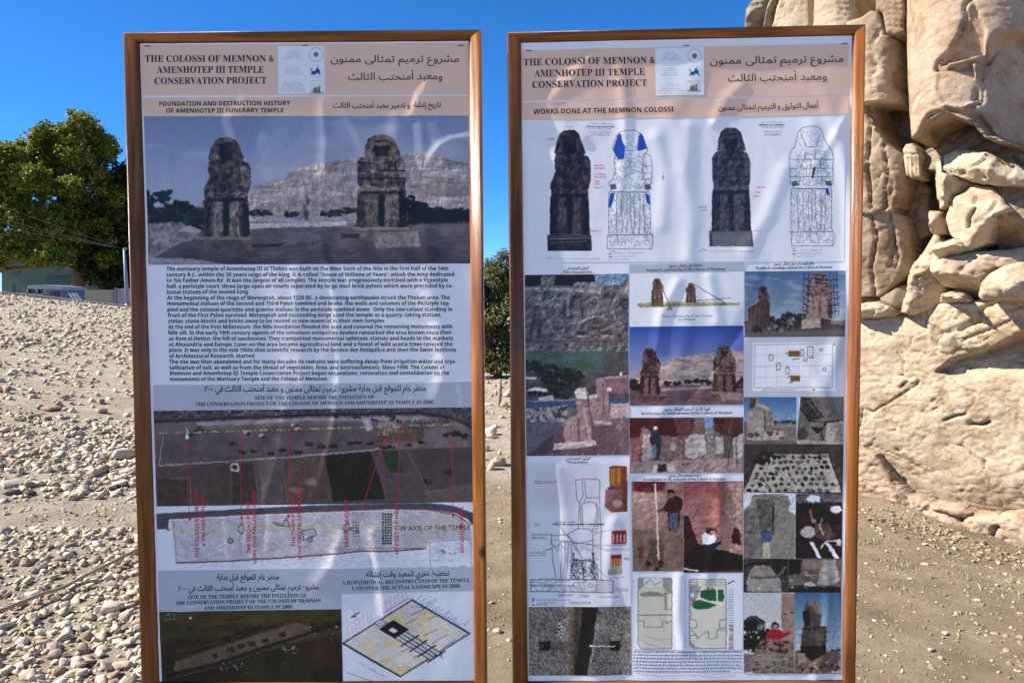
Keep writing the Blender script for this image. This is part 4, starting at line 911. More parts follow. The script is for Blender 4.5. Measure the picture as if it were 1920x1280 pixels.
carve("side_figure_legs", [(1550, 398), (1620, 398), (1661, 392), (1688, 404), (1697, 450), (1692, 512), (1655, 556), (1628, 556), (1612, 560), (1550, 560)], .06, S_TAN, statue, .5, .03, 0.2, 'cyl', rough=.014, seed=43, tilt=(-.06, 0), grooves=[([(1640, 400), (1648, 450), (1640, 500), (1646, 556)], .010, .06), ([(1668, 400), (1676, 450), (1668, 500)], .009, .05), ([(1672, 440), (1680, 480), (1676, 500)], .016, .04)])
# base stones on the pedestal at left
carve("base_stone", [(1590, 590), (1600, 576), (1625, 566), (1645, 564), (1690, 586), (1672, 594), (1590, 600)], .14, S_CREAM, statue, .4, .05, .06, rough=.018, seed=45, tilt=(-.05, .04), facet=.22, chips=((.20, .045, 1.0), (.06, .010, 1.0)))
carve("base_stone", [(1652, 566), (1672, 548), (1694, 530), (1703, 545), (1702, 566), (1690, 584), (1672, 578)], .0, S_GREY, statue, .4, .04, .04, rough=.02, seed=47, facet=.22, chips=((.20, .045, 1.0), (.06, .010, 1.0)))
carve("rubble_core", [(1692, 585), (1706, 545), (1712, 505), (1730, 470), (1742, 440), (1756, 420), (1764, 470), (1768, 535), (1762, 566), (1742, 580), (1715, 590)], .08, S_CREAM, statue, .5, .05, .08, rough=.055, seed=49, facet=.22, chips=((.20, .045, 1.0), (.06, .010, 1.0)))
# great shin, cylinder-like
carve("leg", [(1690, -420), (1955, -420), (1972, -60), (1976, 120), (1958, 256), (1905, 278), (1868, 268), (1842, 240), (1800, 226), (1776, 236), (1758, 242), (1742, 262), (1728, 268), (1718, 215), (1704, 110), (1692, 0), (1688, -100)], .22, S_PINK, statue, .9, .05, .80, 'cyl', rough=.010, step=.012, seed=51, chips=((.5, .006, .5),), cracks=.0,
      grooves=[([(1786, 150), (1790, 136), (1810, 122), (1830, 90), (1840, 60), (1838, 40), (1850, 20)], .012, .05), ([(1787, 152), (1840, 140), (1868, 132)], .012, .06), ([(1868, 132), (1878, 110), (1886, 90)], .014, .05), ([(1860, 140), (1862, 175), (1860, 205), (1838, 222)], .012, .05), ([(1842, 20), (1860, 45), (1874, 78)], .006, .02), ([(1790, 218), (1780, 212)], .012, .03)],
      dents=[([(1790, 140), (1812, 118), (1832, 92), (1840, 62), (1852, 20), (1862, 40), (1874, 80), (1872, 122), (1838, 134), (1792, 146)], .0, .13, 'z'), ([(1786, 152), (1830, 142), (1852, 134), (1858, 170), (1856, 202), (1836, 218), (1796, 214), (1784, 190)], .015, .10, 'x'), ([(1862, 130), (1890, 80), (1960, 60), (1990, 260), (1905, 278), (1868, 262), (1838, 226)], .02, .50, 'x'), ([(1757, 242), (1800, 226), (1842, 240), (1868, 268), (1905, 278), (1880, 262), (1860, 225), (1810, 215), (1770, 226)], .06, .16, 'z')])
# broken masonry under the shin
carve("broken_block", [(1726, 268), (1744, 262), (1760, 244), (1800, 230), (1842, 244), (1870, 270), (1915, 282), (1940, 300), (1940, 320), (1722, 320)], -.05, S_GREY, statue, .4, .03, .0, rough=.05, seed=57, facet=.30, nf=5, chips=((.20, .045, 1.0), (.06, .010, 1.0)))
carve("broken_block", [(1762, 288), (1786, 277), (1820, 283), (1858, 289), (1878, 300), (1935, 318), (1945, 350), (1872, 349), (1824, 341), (1790, 330), (1768, 324)], .26, S_CREAM, statue, .5, .03, .0, rough=.025, seed=59, tilt=(.02, .04), grooves=[([(1768, 322), (1790, 324), (1816, 326)], .016, .05), ([(1806, 284), (1804, 322)], .006, .02), ([(1874, 300), (1860, 345)], .03, -.03)], facet=.30, nf=5, chips=((.20, .045, 1.0), (.06, .010, 1.0)))
carve("broken_block", [(1738, 312), (1748, 300), (1766, 292), (1770, 324), (1792, 332), (1824, 343), (1806, 360), (1782, 380), (1762, 392), (1754, 384), (1742, 350)], .20, S_CREAM, statue, .5, .03, .0, rough=.02, seed=61, facet=.30, nf=5, chips=((.20, .045, 1.0), (.06, .010, 1.0)))
carve("broken_block", [(1826, 345), (1861, 351), (1888, 380), (1905, 396), (1875, 404), (1862, 430), (1855, 452), (1818, 470), (1800, 458), (1780, 438), (1771, 410), (1784, 384), (1806, 362)], .22, S_CREAM, statue, .5, .03, .0, rough=.024, seed=63, grooves=[([(1837, 372), (1838, 386)], .008, .06), ([(1840, 396), (1828, 412), (1825, 426)], .012, .07), ([(1870, 360), (1880, 385), (1868, 402)], .012, .03)], facet=.30, nf=5, chips=((.20, .045, 1.0), (.06, .010, 1.0)))
carve("broken_block", [(1862, 350), (1925, 350), (1990, 352), (1990, 450), (1925, 462), (1900, 468), (1864, 466), (1857, 452), (1864, 430), (1877, 404), (1907, 396), (1890, 380)], .05, S_TAN, statue, .5, .03, .0, rough=.03, seed=65, tilt=(-.05, 0), facet=.30, nf=5, chips=((.20, .045, 1.0), (.06, .010, 1.0)))
carve("broken_block", [(1740, 394), (1760, 394), (1772, 412), (1780, 438), (1758, 440), (1744, 430)], .08, S_PINK, statue, .3, .03, .0, rough=.02, seed=67, facet=.30, nf=5, chips=((.20, .045, 1.0), (.06, .010, 1.0)))
carve("broken_block", [(1752, 456), (1764, 448), (1790, 444), (1818, 466), (1800, 477), (1757, 486)], .24, S_CREAM, statue, .3, .03, .0, rough=.02, seed=69, facet=.30, nf=5, chips=((.20, .045, 1.0), (.06, .010, 1.0)))
carve("broken_block", [(1762, 492), (1800, 480), (1830, 474), (1862, 470), (1925, 462), (1960, 470), (1960, 495), (1930, 494), (1868, 503), (1848, 526), (1843, 550), (1824, 562), (1800, 542), (1774, 536), (1764, 520)], .16, S_CREAM, statue, .5, .03, .0, rough=.035, seed=71, tilt=(-.02, .02), grooves=[([(1806, 535), (1822, 500), (1840, 480)], .02, .03)], facet=.30, nf=5, chips=((.20, .045, 1.0), (.06, .010, 1.0)))
carve("broken_block", [(1752, 568), (1770, 552), (1792, 538), (1812, 550), (1824, 564)], .22, S_CREAM, statue, .3, .03, .0, rough=.02, seed=73, facet=.30, nf=5, chips=((.20, .045, 1.0), (.06, .010, 1.0)))
carve("round_boulder", [(1842, 552), (1848, 532), (1862, 512), (1884, 498), (1915, 490), (1970, 488), (2010, 510), (2010, 562), (1930, 564), (1850, 562)], .42, S_CREAM, statue, .4, .09, .10, rough=.022, seed=75, tilt=(-.05, 0), facet=.22)
# beyond the board's top edge: the other leg's hem and a worn block
carve("worn_block", [(1402, 60), (1399, 30), (1404, 6), (1410, -4), (1436, -8), (1436, 70), (1402, 72)], .06, S_GREY, statue, .5, .05, .06, rough=.025, seed=81, grooves=[([(1412, 10), (1430, 12)], .02, .05)], facet=.22)
carve("worn_block", [(1437, -40), (1470, -40), (1448, 44), (1440, 80), (1436, 80)], .04, S_GREY, statue, .5, .03, .03, rough=.02, seed=83, facet=.22)
carve("far_leg", [(1472, -60), (1512, -60), (1513, 20), (1514, 80), (1436, 80), (1450, 46)], .14, S_CREAM, statue, .5, .05, .06, rough=.018, seed=85, chips=(), cracks=0, tilt=(-.04, 0), grooves=[([(1516, 24), (1517, 28)], .02, .04)])
carve("far_leg", [(1532, -60), (1594, -60), (1597, 20), (1598, 80), (1518, 80), (1524, 40)], .22, S_CREAM, statue, .5, .06, .12, 'cyl', rough=.012, seed=87, chips=(), cracks=0, grooves=[([(1576, y), (1596, y)], .008, .014) for y in (-10, 0, 10, 20, 30, 40)] + [([(1582, -30), (1583, 60)], .005, .012), ([(1589, -30), (1590, 60)], .005, .012)])
carve("core", [(1405, -420), (1660, -420), (1660, 604), (1440, 606), (1436, 400), (1440, 80), (1442, -8), (1425, -120)], -.5, S_TAN, statue, 1.0, .05, rough=.04, step=.03, seed=89)
# ------------------------------------------------------------------ trees
def leaf_mat(name, dark, light):
    m, nt, b = new_mat(name); gm = nt.nodes.new("ShaderNodeNewGeometry"); v = coords(nt)
    c = ramp(nt, gm.outputs["Random Per Island"], [(0, dark), (.6, tuple((a + c_) / 2 for a, c_ in zip(dark, light))), (1, light)])
    c = mixc(nt, .5, c, ramp(nt, noise(nt, .8, 3, .5, v), [(.35, (.55, .6, .5)), (.65, (1, 1, 1))]), 'MULTIPLY')
    nt.links.new(c, b.inputs["Base Color"]); b.inputs["Roughness"].default_value = .55; b.inputs["Specular IOR Level"].default_value = .3
    tr = nt.nodes.new("ShaderNodeBsdfTranslucent"); nt.links.new(c, tr.inputs[0]); mx = nt.nodes.new("ShaderNodeMixShader"); mx.inputs[0].default_value = .40
    nt.links.new(b.outputs[0], mx.inputs[1]); nt.links.new(tr.outputs[0], mx.inputs[2]); nt.links.new(mx.outputs[0], nt.nodes["Material Output"].inputs[0]); return m
M_BARK = plain("tree_bark", (0.11, 0.075, 0.05), .95, .3, 6, 0, .6, 22)
def tree(label, base, lobes, leaf, nclump, per, lsize, crad, mat, trunk_r, seed, name="broadleaf_tree"):
    """lobes: (x, y, z, rx, ry, rz) of the crown's masses in world metres"""
    rg = np.random.RandomState(seed); base = np.array(base, float)
    root = empty(name, tuple(base)); tag(root, label, "tree", "trees beyond the rubble")
    cen = np.array([l[:3] for l in lobes]).mean(0); g = Geo()
    top = np.array([base[0] * .6 + cen[0] * .4, base[1], base[2] + (cen[2] - base[2]) * .75])
    g.tube([tuple(base - [0, 0, .3]), tuple(base * .65 + top * .35 + [.06, 0, 0]), tuple(top)], [trunk_r * 1.25, trunk_r * .9, trunk_r * .55], 9)
    for l in lobes:
        e = np.array(l[:3]) + rg.normal(0, .2, 3); s = base * .55 + top * .45; md = s * .45 + e * .55 + rg.normal(0, .25, 3)
        g.tube([tuple(s), tuple(md), tuple(e)], [trunk_r * .5, trunk_r * .3, trunk_r * .1], 6)
    g.obj("trunk", M_BARK, root, True)
    extra = []
    for l in lobes:                                            # smaller boughs that break the outline
        for _ in range(6):
            d = rg.normal(size=3); d /= np.linalg.norm(d); d[2] = abs(d[2]) * .9 - .15; c = np.array(l[:3]) + d * np.array(l[3:]) * rg.uniform(.75, 1.12); k_ = rg.uniform(.22, .46)
            extra.append((*c, *(np.array(l[3:]) * k_)))
    lobes = [(*l[:3], *(np.array(l[3:]) * .72)) for l in lobes] + extra
    vol = np.array([l[3] * l[4] * l[5] for l in lobes]) ** .62; vol /= vol.sum(); C = []
    for _ in range(nclump):
        l = lobes[rg.choice(len(lobes), p=vol)]; d = rg.normal(size=3); d /= np.linalg.norm(d); r = rg.uniform(.25, 1.05) ** .45
        C.append(np.array(l[:3]) + d * r * np.array(l[3:]))
    C = np.repeat(np.array(C), per, 0); n = len(C); q = rg.normal(size=(n, 3)); q /= np.linalg.norm(q, axis=1)[:, None]
    cr = crad * np.repeat(rg.uniform(.6, 1.3, nclump), per)
    p = C + q * (cr * rg.uniform(.2, 1, n) ** .5)[:, None] * np.array([1, 1, .75])
    nr = q * .6 + rg.normal(size=(n, 3)) * .6 + [0, 0, .5]; nr /= np.linalg.norm(nr, axis=1)[:, None]
    a = np.cross(nr, rg.normal(size=(n, 3))); a /= np.linalg.norm(a, axis=1)[:, None]; b = np.cross(nr, a); s = (lsize * rg.uniform(.6, 1.3, n))[:, None]
    V = np.stack([p - a * s, p - b * s * .42 + nr * s * .1, p + a * s, p + b * s * .42 + nr * s * .1], 1).reshape(-1, 3)
    mesh_obj("crown", V, np.arange(4 * n).reshape(n, 4), mat, root)
    return root
def lob(px, py, y, rx, rz, ry=None):
    p = at_depth(np.array(float(px)), np.array(float(py)), y); k = y / FPX
    return (p[0], p[1], p[2], rx * k, (ry or (rx + rz) / 2) * k, rz * k)
L_A = leaf_mat("olive_leaves", (0.035, 0.052, 0.008), (0.42, 0.44, 0.05)); L_B = leaf_mat("deep_green_leaves", (0.010, 0.018, 0.006), (0.06, 0.085, 0.018)); L_C = leaf_mat("grey_green_leaves", (0.07, 0.085, 0.028), (0.27, 0.26, 0.10))
tree("tallest dense dark green tree, its crown rising just left of the left board", at_depth(np.array(147.), np.array(556.), 40.0), [lob(140, 300, 40, 62, 52), lob(150, 250, 40, 52, 36), lob(195, 280, 40.5, 32, 36), lob(85, 262, 39.5, 34, 22), lob(190, 370, 40, 52, 50), lob(110, 380, 39, 60, 50), lob(150, 440, 40, 72, 34), lob(215, 430, 40, 40, 50), lob(70, 330, 40, 44, 40), lob(120, 470, 39.5, 60, 22), lob(195, 490, 40, 40, 30), lob(60, 285, 40, 30, 26)], L_A, 1350, 56, .105, .36, L_A, .32, 3)
tree("dark spreading tree filling the far left edge above the green house", at_depth(np.array(-40.), np.array(560.), 37.0), [lob(20, 330, 37, 50, 60), lob(-30, 300, 37, 60, 60), lob(8, 290, 37, 26, 26), lob(30, 400, 37, 56, 40), lob(-50, 400, 37, 70, 60), lob(25, 452, 37, 46, 26), lob(75, 430, 37.5, 40, 34), lob(14, 470, 36.5, 26, 20), lob(60, 480, 36.5, 40, 16), lob(100, 488, 37, 36, 14), lob(-20, 490, 36.5, 40, 24)], L_A, 1150, 56, .10, .36, L_A, .3, 4)
tree("very dark tree behind the pale pole, half hidden by the left board", at_depth(np.array(225.), np.array(575.), 41.0), [lob(225, 350, 41, 40, 46), lob(260, 420, 41, 60, 80), lob(200, 470, 41, 52, 40), lob(235, 500, 41, 56, 36), lob(300, 380, 41, 60, 60), lob(180, 430, 41.5, 46, 50), lob(205, 510, 40.5, 40, 38), lob(170, 490, 40.5, 44, 30), lob(228, 530, 40.0, 36, 30)], L_B, 800, 44, .15, .6, L_B, .3, 5)
tree("small rounded tree with a low crown, seen in the gap between the boards", at_depth(np.array(930.), np.array(712.), 17.5), [lob(932, 560, 17.5, 36, 62), lob(938, 510, 17.6, 30, 34), lob(905, 600, 17.5, 44, 56), lob(965, 590, 17.5, 44, 62), lob(930, 640, 17.3, 38, 40), lob(940, 668, 17.2, 44, 26), lob(895, 670, 17.2, 40, 26), lob(932, 688, 17.0, 40, 16), lob(905, 692, 16.9, 30, 12), lob(958, 690, 16.9, 26, 12), lob(975, 660, 17.3, 40, 36), lob(890, 540, 17.6, 40, 50), lob(985, 530, 17.8, 40, 50)], L_C, 900, 44, .045, .17, L_C, .10, 6)

# ------------------------------------------------------------------ house, vehicle, walls beyond the slope
def at(px, py, y): return at_depth(np.array(float(px)), np.array(float(py)), y)
def slab(name, px0, py0, px1, py1, y, thick, mat, parent=None, bev=0.0, label=None, geo=None):
    a = at(px0, py0, y); c = at(px1, py1, y); g = geo or Geo()
    g.box(((a[0] + c[0]) / 2, y + thick / 2, (a[2] + c[2]) / 2), (abs(c[0] - a[0]), thick, abs(a[2] - c[2])), bev=bev)
    return g.obj(name, mat, parent, label=label) if geo is None else g
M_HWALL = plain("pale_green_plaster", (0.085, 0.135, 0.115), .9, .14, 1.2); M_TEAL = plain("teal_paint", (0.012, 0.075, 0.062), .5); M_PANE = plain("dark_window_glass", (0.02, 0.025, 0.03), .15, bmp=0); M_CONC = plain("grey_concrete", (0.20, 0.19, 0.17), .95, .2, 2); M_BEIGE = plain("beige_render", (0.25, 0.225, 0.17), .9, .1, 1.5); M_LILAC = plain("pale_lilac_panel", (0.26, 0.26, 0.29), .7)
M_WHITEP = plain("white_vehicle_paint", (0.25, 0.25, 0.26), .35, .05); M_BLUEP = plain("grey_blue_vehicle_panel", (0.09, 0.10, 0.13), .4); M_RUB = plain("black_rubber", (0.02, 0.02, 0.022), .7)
Y = 44.0
c0 = at(90, 560, Y); house = empty("green_house", (c0[0], Y, float(ground_z(c0[0], Y)))); tag(house, "pale green plastered house with a teal shutter, in the shade of the trees", "house")
P_ = [at(3, 620, Y), at(182, 620, Y), at(182, 480, Y), at(40, 472, Y), at(3, 500, Y)]
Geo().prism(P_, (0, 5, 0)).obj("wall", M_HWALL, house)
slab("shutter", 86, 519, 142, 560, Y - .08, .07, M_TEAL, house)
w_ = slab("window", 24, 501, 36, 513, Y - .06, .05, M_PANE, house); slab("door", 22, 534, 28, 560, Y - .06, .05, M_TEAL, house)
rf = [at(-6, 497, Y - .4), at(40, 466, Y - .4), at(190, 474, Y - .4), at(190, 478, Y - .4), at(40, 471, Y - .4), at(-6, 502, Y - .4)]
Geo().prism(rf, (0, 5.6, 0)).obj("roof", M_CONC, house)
# vehicle
Y = 33.0; k = Y / FPX
c0 = at(88, 562, Y); car = empty("off_road_vehicle", (c0[0], Y, float(ground_z(c0[0], Y)))); tag(car, "parked off-road vehicle with a white flat roof, half hidden by the low wall", "vehicle")
def px3(px, py, dy=0.0): return tuple(at(px, py, Y + dy))
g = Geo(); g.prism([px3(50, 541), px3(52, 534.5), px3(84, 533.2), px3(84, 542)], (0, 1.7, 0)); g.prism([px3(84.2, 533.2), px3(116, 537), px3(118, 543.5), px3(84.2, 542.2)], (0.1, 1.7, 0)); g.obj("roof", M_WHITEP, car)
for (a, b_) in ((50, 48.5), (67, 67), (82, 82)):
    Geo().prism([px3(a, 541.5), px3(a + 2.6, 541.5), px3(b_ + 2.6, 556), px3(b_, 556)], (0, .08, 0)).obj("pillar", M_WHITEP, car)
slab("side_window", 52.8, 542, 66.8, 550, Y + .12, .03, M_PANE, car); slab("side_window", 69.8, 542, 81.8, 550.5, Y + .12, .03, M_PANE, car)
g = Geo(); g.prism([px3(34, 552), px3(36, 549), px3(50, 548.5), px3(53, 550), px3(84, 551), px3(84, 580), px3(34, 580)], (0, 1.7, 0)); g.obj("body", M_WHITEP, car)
Geo().prism([px3(84.4, 542.6, -.05), px3(116, 544, -.05), px3(121, 564, -.05), px3(84.4, 564, -.05)], (0, 1.6, 0)).obj("rear_panel", M_BLUEP, car)
slab("rear_window", 93, 546, 103, 554, Y - .11, .04, M_PANE, car); slab("rear_window", 106.5, 545.5, 110, 556, Y - .11, .04, M_PANE, car)
wd = Geo()
for q in (42, 76):
    c = px3(q, 586, -.02); w = Geo(); w.tube([(c[0], c[1] - .1, c[2]), (c[0], c[1] + .15, c[2])], .34, 18); w.obj("wheel", M_RUB, car)
# leaning sheets
M_SHEET = plain("pale_roofing_sheet", (0.46, 0.42, 0.38), .7)
for i, lab in enumerate(("leftmost of three pale sheets leaning behind the vehicle", "middle one of three pale sheets leaning behind the vehicle", "rightmost of three pale sheets leaning behind the vehicle")):
    x = 126 + i * 6.5; y_ = 31.5
    o = Geo().prism([at(x, 549, y_), at(x + 4, 549, y_), at(x + 15, 563.5, y_), at(x + 11, 564, y_)], (0, .06, 0)).obj("roofing_sheet", M_SHEET); tag(o, lab, "sheet", "pale sheets leaning behind the vehicle")
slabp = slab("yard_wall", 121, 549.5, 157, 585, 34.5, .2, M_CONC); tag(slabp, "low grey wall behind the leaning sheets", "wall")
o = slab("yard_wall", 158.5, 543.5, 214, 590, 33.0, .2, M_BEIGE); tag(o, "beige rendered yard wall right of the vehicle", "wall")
c0 = at(231, 575, 32.6); gate = empty("metal_gate", (c0[0], 32.6, float(ground_z(c0[0], 32.6)))); tag(gate, "pale lilac panelled gate between the beige wall and the left board", "gate")
slab("gate_panel", 217, 541, 250, 592, 32.6, .05, M_LILAC, gate); slab("gate_post", 214.3, 539, 217.5, 592, 32.5, .14, M_CONC, gate); slab("hinge_box", 207.5, 549, 212, 566, 32.85, .1, M_CONC, gate)
# low boundary wall along the crest of the rubble
g = Geo(); seg = [(-120, 541, 549), (0, 546.5, 553.5), (80, 555, 563), (160, 564.5, 571), (250, 574, 579)]
for (a, b_) in zip(seg[:-1], seg[1:]):
    y_ = 26.4; A = at(a[0], a[1], y_); B_ = at(b_[0], b_[1], y_); lo = -.5
    g.prism([A, B_, (B_[0], B_[1], B_[2] - .6), (A[0], A[1], A[2] - .6)], (0, .25, 0))
o = g.obj("boundary_wall", M_CONC); tag(o, "long low grey wall along the top of the rubble slope", "wall")
# pole and cables
Y = 29.5; g = Geo(); M_POLE = plain("blue_grey_pole_paint", (0.17, 0.20, 0.26), .5)
b0 = at(240, 590, Y); b1 = at(233, 466, Y); pole = empty("utility_pole", (b0[0], Y, float(ground_z(b0[0], Y)))); tag(pole, "thin blue-grey utility pole leaning beside the left board", "pole")
Geo().tube([b0, (b0 + b1) / 2, b1], [.085, .07, .05], 10).obj("shaft", M_POLE, pole, True); Geo().tube([b0, b0 * .83 + b1 * .17], [.10, .09], 10).obj("base_sleeve", plain("blue_sleeve_paint", (0.10, 0.17, 0.33), .5), pole, True)
slab("insulator", 231, 464, 235.5, 468.5, Y - .06, .12, M_CONC, pole)
M_CABLE = plain("grey_cable", (0.022, 0.023, 0.025), .8)
for (a, m_, lab) in ((215, 0, "uppermost cable crossing the dark trees"), (285, 0, "second highest cable crossing the dark trees"), (305, 0, "third cable from the top, crossing the dark trees"), (328, 0, "lowest cable crossing the dark trees")):
    pts = []
    for i in range(25):
        q = i / 24; px = -420 + (233 + 420) * q
        y0 = a; yv = y0 + (467 - y0) * q + 26 * 4 * q * (1 - q) * .35
        pts.append(at(px, yv, 34 - 4.5 * q))
    o = Geo().tube(pts, .005, 5).obj("power_cable", M_CABLE, None, True); tag(o, lab, "cable", "cables strung to the pole")
def pic_elevations():
    P = Pic(985, 220, 1588, 494, WHITE, .45)
    B = lambda a, b, c, d: (*R1((a, b))[0], *R1((c, d))[0])
    colossus(P, B(240, 560, 462, 1180), (56, 53, 62), (38, 36, 44), (74, 70, 78), seed=21, red=True)
    P.poly(R1((240, 1112), (455, 1110), (455, 1180), (240, 1180)), (52, 50, 58), tex=.3, ts=8); P.line(R1((242, 1118), (452, 1116)), 1.4, (120, 116, 126)); P.line(R1((255, 1140), (440, 1130)), 2, (90, 86, 94), .8)
    colossus_drawing(P, B(545, 563, 775, 1170), seed=31, blue=([(.24, .03), (.31, .03), (.33, .09), (.4, .14), (.37, .24), (.24, .25), (.13, .16)], [(.66, .17), (.72, .02), (.78, .03), (.9, .15), (.75, .17)], [(.06, .53), (.16, .53), (.13, .6), (.08, .655), (.02, .65)], [(.84, .53), (.93, .54), (.96, .63), (.88, .61)]))
    colossus(P, B(1072, 548, 1290, 1158), (64, 66, 76), (46, 48, 58), (84, 86, 96), blocks=True, seed=41)
    for k in range(14): P.ell(*R1((P.rng.choice([1110, 1180, 1262]) + P.rng.uniform(-14, 14), P.rng.uniform(880, 1080)))[0], 1.6, 3, (110, 44, 66), .55, 2)
    P.poly(R1((1085, 1090), (1285, 1078), (1285, 1158), (1088, 1158)), (92, 94, 106), tex=.12, ts=8)
    colossus_drawing(P, B(1480, 543, 1705, 1155), blocks=True, seed=51, blue=([(.82, .52), (.9, .515), (.93, .58), (.86, .57)],))
    for (xa, xb, ys, c) in ((440, 575, (527, 554, 570), (70, 74, 96)), (455, 562, (580, 588), (60, 62, 84)), (1328, 1460, (520, 546), (70, 74, 96)), (1345, 1450, (568, 580, 586), (60, 62, 84))):
        for y in ys:
            (px, py), (qx, _) = R1((xa, y), (xb, y)); P.tinytext(px + 3, qx - 3, [py], c, .65, 1.4)
    for y, xa, xb in ((543, 438, 578), (534, 1326, 1458)):
        (px, py), (qx, _) = R1((xa, y), (xb, y)); P.tinytext(px, qx, [py], (44, 46, 66), .95, 2.2)
    for (xa, xb, ys) in ((480, 535, (743, 757)), (480, 536, (788, 802)), (480, 505, (824, 838)), (480, 522, (858,)), (455, 520, (1078,)), (1015, 1055, (957, 972)), (1310, 1352, (855,)), (240, 272, (607,)), (1300, 1330, (880, 900, 1077))):
        for y in ys:
            (px, py), (qx, _) = R1((xa, y), (xb, y)); P.tinytext(px, qx, [py], (186, 62, 92), .8, 2.2)
    for x in (335, 350, 366): P.ell(*R1((x, 546))[0], 1, 1, (110, 110, 120))
    for (xa, xb, ys) in ((572, 728, (1192,)), (572, 690, (1209,)), (572, 660, (1225,)), (1522, 1650, (1178,)), (1522, 1645, (1194,)), (1522, 1610, (1210,)), (285, 510, (1222,)), (1075, 1310, (1183,))):
        for y in ys:
            (px, py), (qx, _) = R1((xa, y), (xb, y)); P.tinytext(px, qx, [py], (84, 88, 112), .7, 1.3)
    for (x, y, c) in ((560, 1196, (120, 120, 140)), (560, 1212, (60, 90, 170)), (560, 1226, (180, 150, 150)), (1507, 1180, (190, 90, 100)), (1507, 1195, (50, 66, 150)), (1507, 1211, (190, 150, 90))):
        (px, py), = R1((x, y)); P.rect(px - 3, py - 1, px + 3, py + 1, c)
    for (xa, ya) in ((555, 1183), (1495, 1169)): (px, py), = R1((xa, ya)); P.tinytext(px, px + 10, [py], (60, 64, 90), .8, 1.4)
    P.line(R1((235, 1222), (250, 1212), (262, 1222)), 1.2, (150, 90, 110), .8); P.line(R1((1022, 1185), (1035, 1172), (1055, 1180)), 1.2, (90, 92, 110), .8)
    for x in (468, 780, 1715): P.line(R1((x, 1090), (x, 1150)), 1.3, (90, 92, 112), .6) if x != 468 else None
    P.line(R1((830, 795), (833, 815)), 2.2, (120, 92, 60), .9); P.line(R1((829, 770), (831, 790)), 1, (150, 140, 140), .7)
    return P

def pic_relief():
    P = Pic(982, 512, 1182, 660, (86, 84, 92))
    W = [(982, 512), (1182, 512), (1182, 662), (982, 662)]
    P.tex(W, .3, 26, 14, seed=3)
    P.poly(R2((148, 120), (585, 118), (600, 170), (470, 190), (240, 185), (150, 190)), (34, 34, 42), tex=.2, ts=6)
    P.poly(R2((250, 125), (345, 125), (335, 185), (255, 185)), (104, 102, 110), tex=.45, ts=4)
    P.poly(R2((585, 114), (808, 110), (808, 185), (600, 180)), (102, 124, 158))
    P.poly(R2((455, 180), (480, 165), (620, 165), (635, 190), (630, 240), (470, 230)), (120, 118, 126), tex=.3, ts=8)
    P.poly(R2((740, 190), (770, 165), (808, 165), (808, 250), (760, 250)), (120, 114, 116), tex=.3, ts=6)
    P.poly(R2((150, 195), (460, 205), (470, 240), (300, 215), (150, 230)), (128, 128, 138), .7, tex=.3, ts=6)
    L = (124, 122, 130); D = (58, 56, 64)
    for pts, c, w in ((((160, 300), (200, 260), (250, 270), (250, 330), (320, 460), (390, 540)), L, 4), (((180, 540), (200, 420), (220, 330)), D, 4), (((290, 290), (340, 265), (400, 270), (430, 260)), L, 6), (((400, 280), (400, 380), (440, 385), (440, 270)), D, 3), (((420, 275), (420, 375)), L, 3), (((360, 390), (400, 440), (380, 500)), L, 4), (((500, 240), (510, 380), (560, 400)), D, 3), (((580, 385), (640, 380), (700, 440), (760, 490), (805, 490)), L, 4), (((580, 360), (620, 300), (600, 260)), L, 3), (((720, 260), (700, 340), (720, 400), (770, 440)), L, 4), (((690, 270), (640, 370)), L, 3), (((450, 500), (500, 420), (580, 380)), L, 3), (((330, 520), (400, 525), (470, 480)), L, 4), (((150, 540), (800, 545)), D, 3), (((220, 300), (250, 310)), L, 5)):
        P.line(R2(*pts), w, c, .75, soft=2.4)
    P.poly(R2((500, 480), (560, 400), (700, 400), (790, 500), (790, 540), (480, 540)), (96, 84, 84), .7, tex=.3, ts=6, soft=3)
    for (x, y) in ((515, 490), (668, 488)): P.ell(*R2((x, y))[0], 11, 5, D, .9, 2); P.line(R2((x - 30, y + 16), (x + 40, y + 16)), 2.4, (160, 150, 150), .8)
    P.ell(*R2((780, 300))[0], 10, 12, (70, 66, 72), .9); P.ell(*R2((240, 485))[0], 6, 7, D, .9, 3)
    P.line(R2((590, 425), (630, 420)), 4, (70, 66, 70), .8)
    P.poly(R2((150, 545), (806, 545), (806, 600), (150, 605)), (98, 92, 100), tex=.35, ts=4)
    P.ell(*R2((410, 560))[0], 3, 2, (20, 20, 28)); P.ell(*R2((255, 573))[0], 2, 2, (20, 20, 28))
    P.emboss(W, .4, 18, 14, seed=71); P.emboss(W, .2, 6, 6, seed=72)
    P.tex(None, .08, 1.8, seed=32, octv=2)
    return P

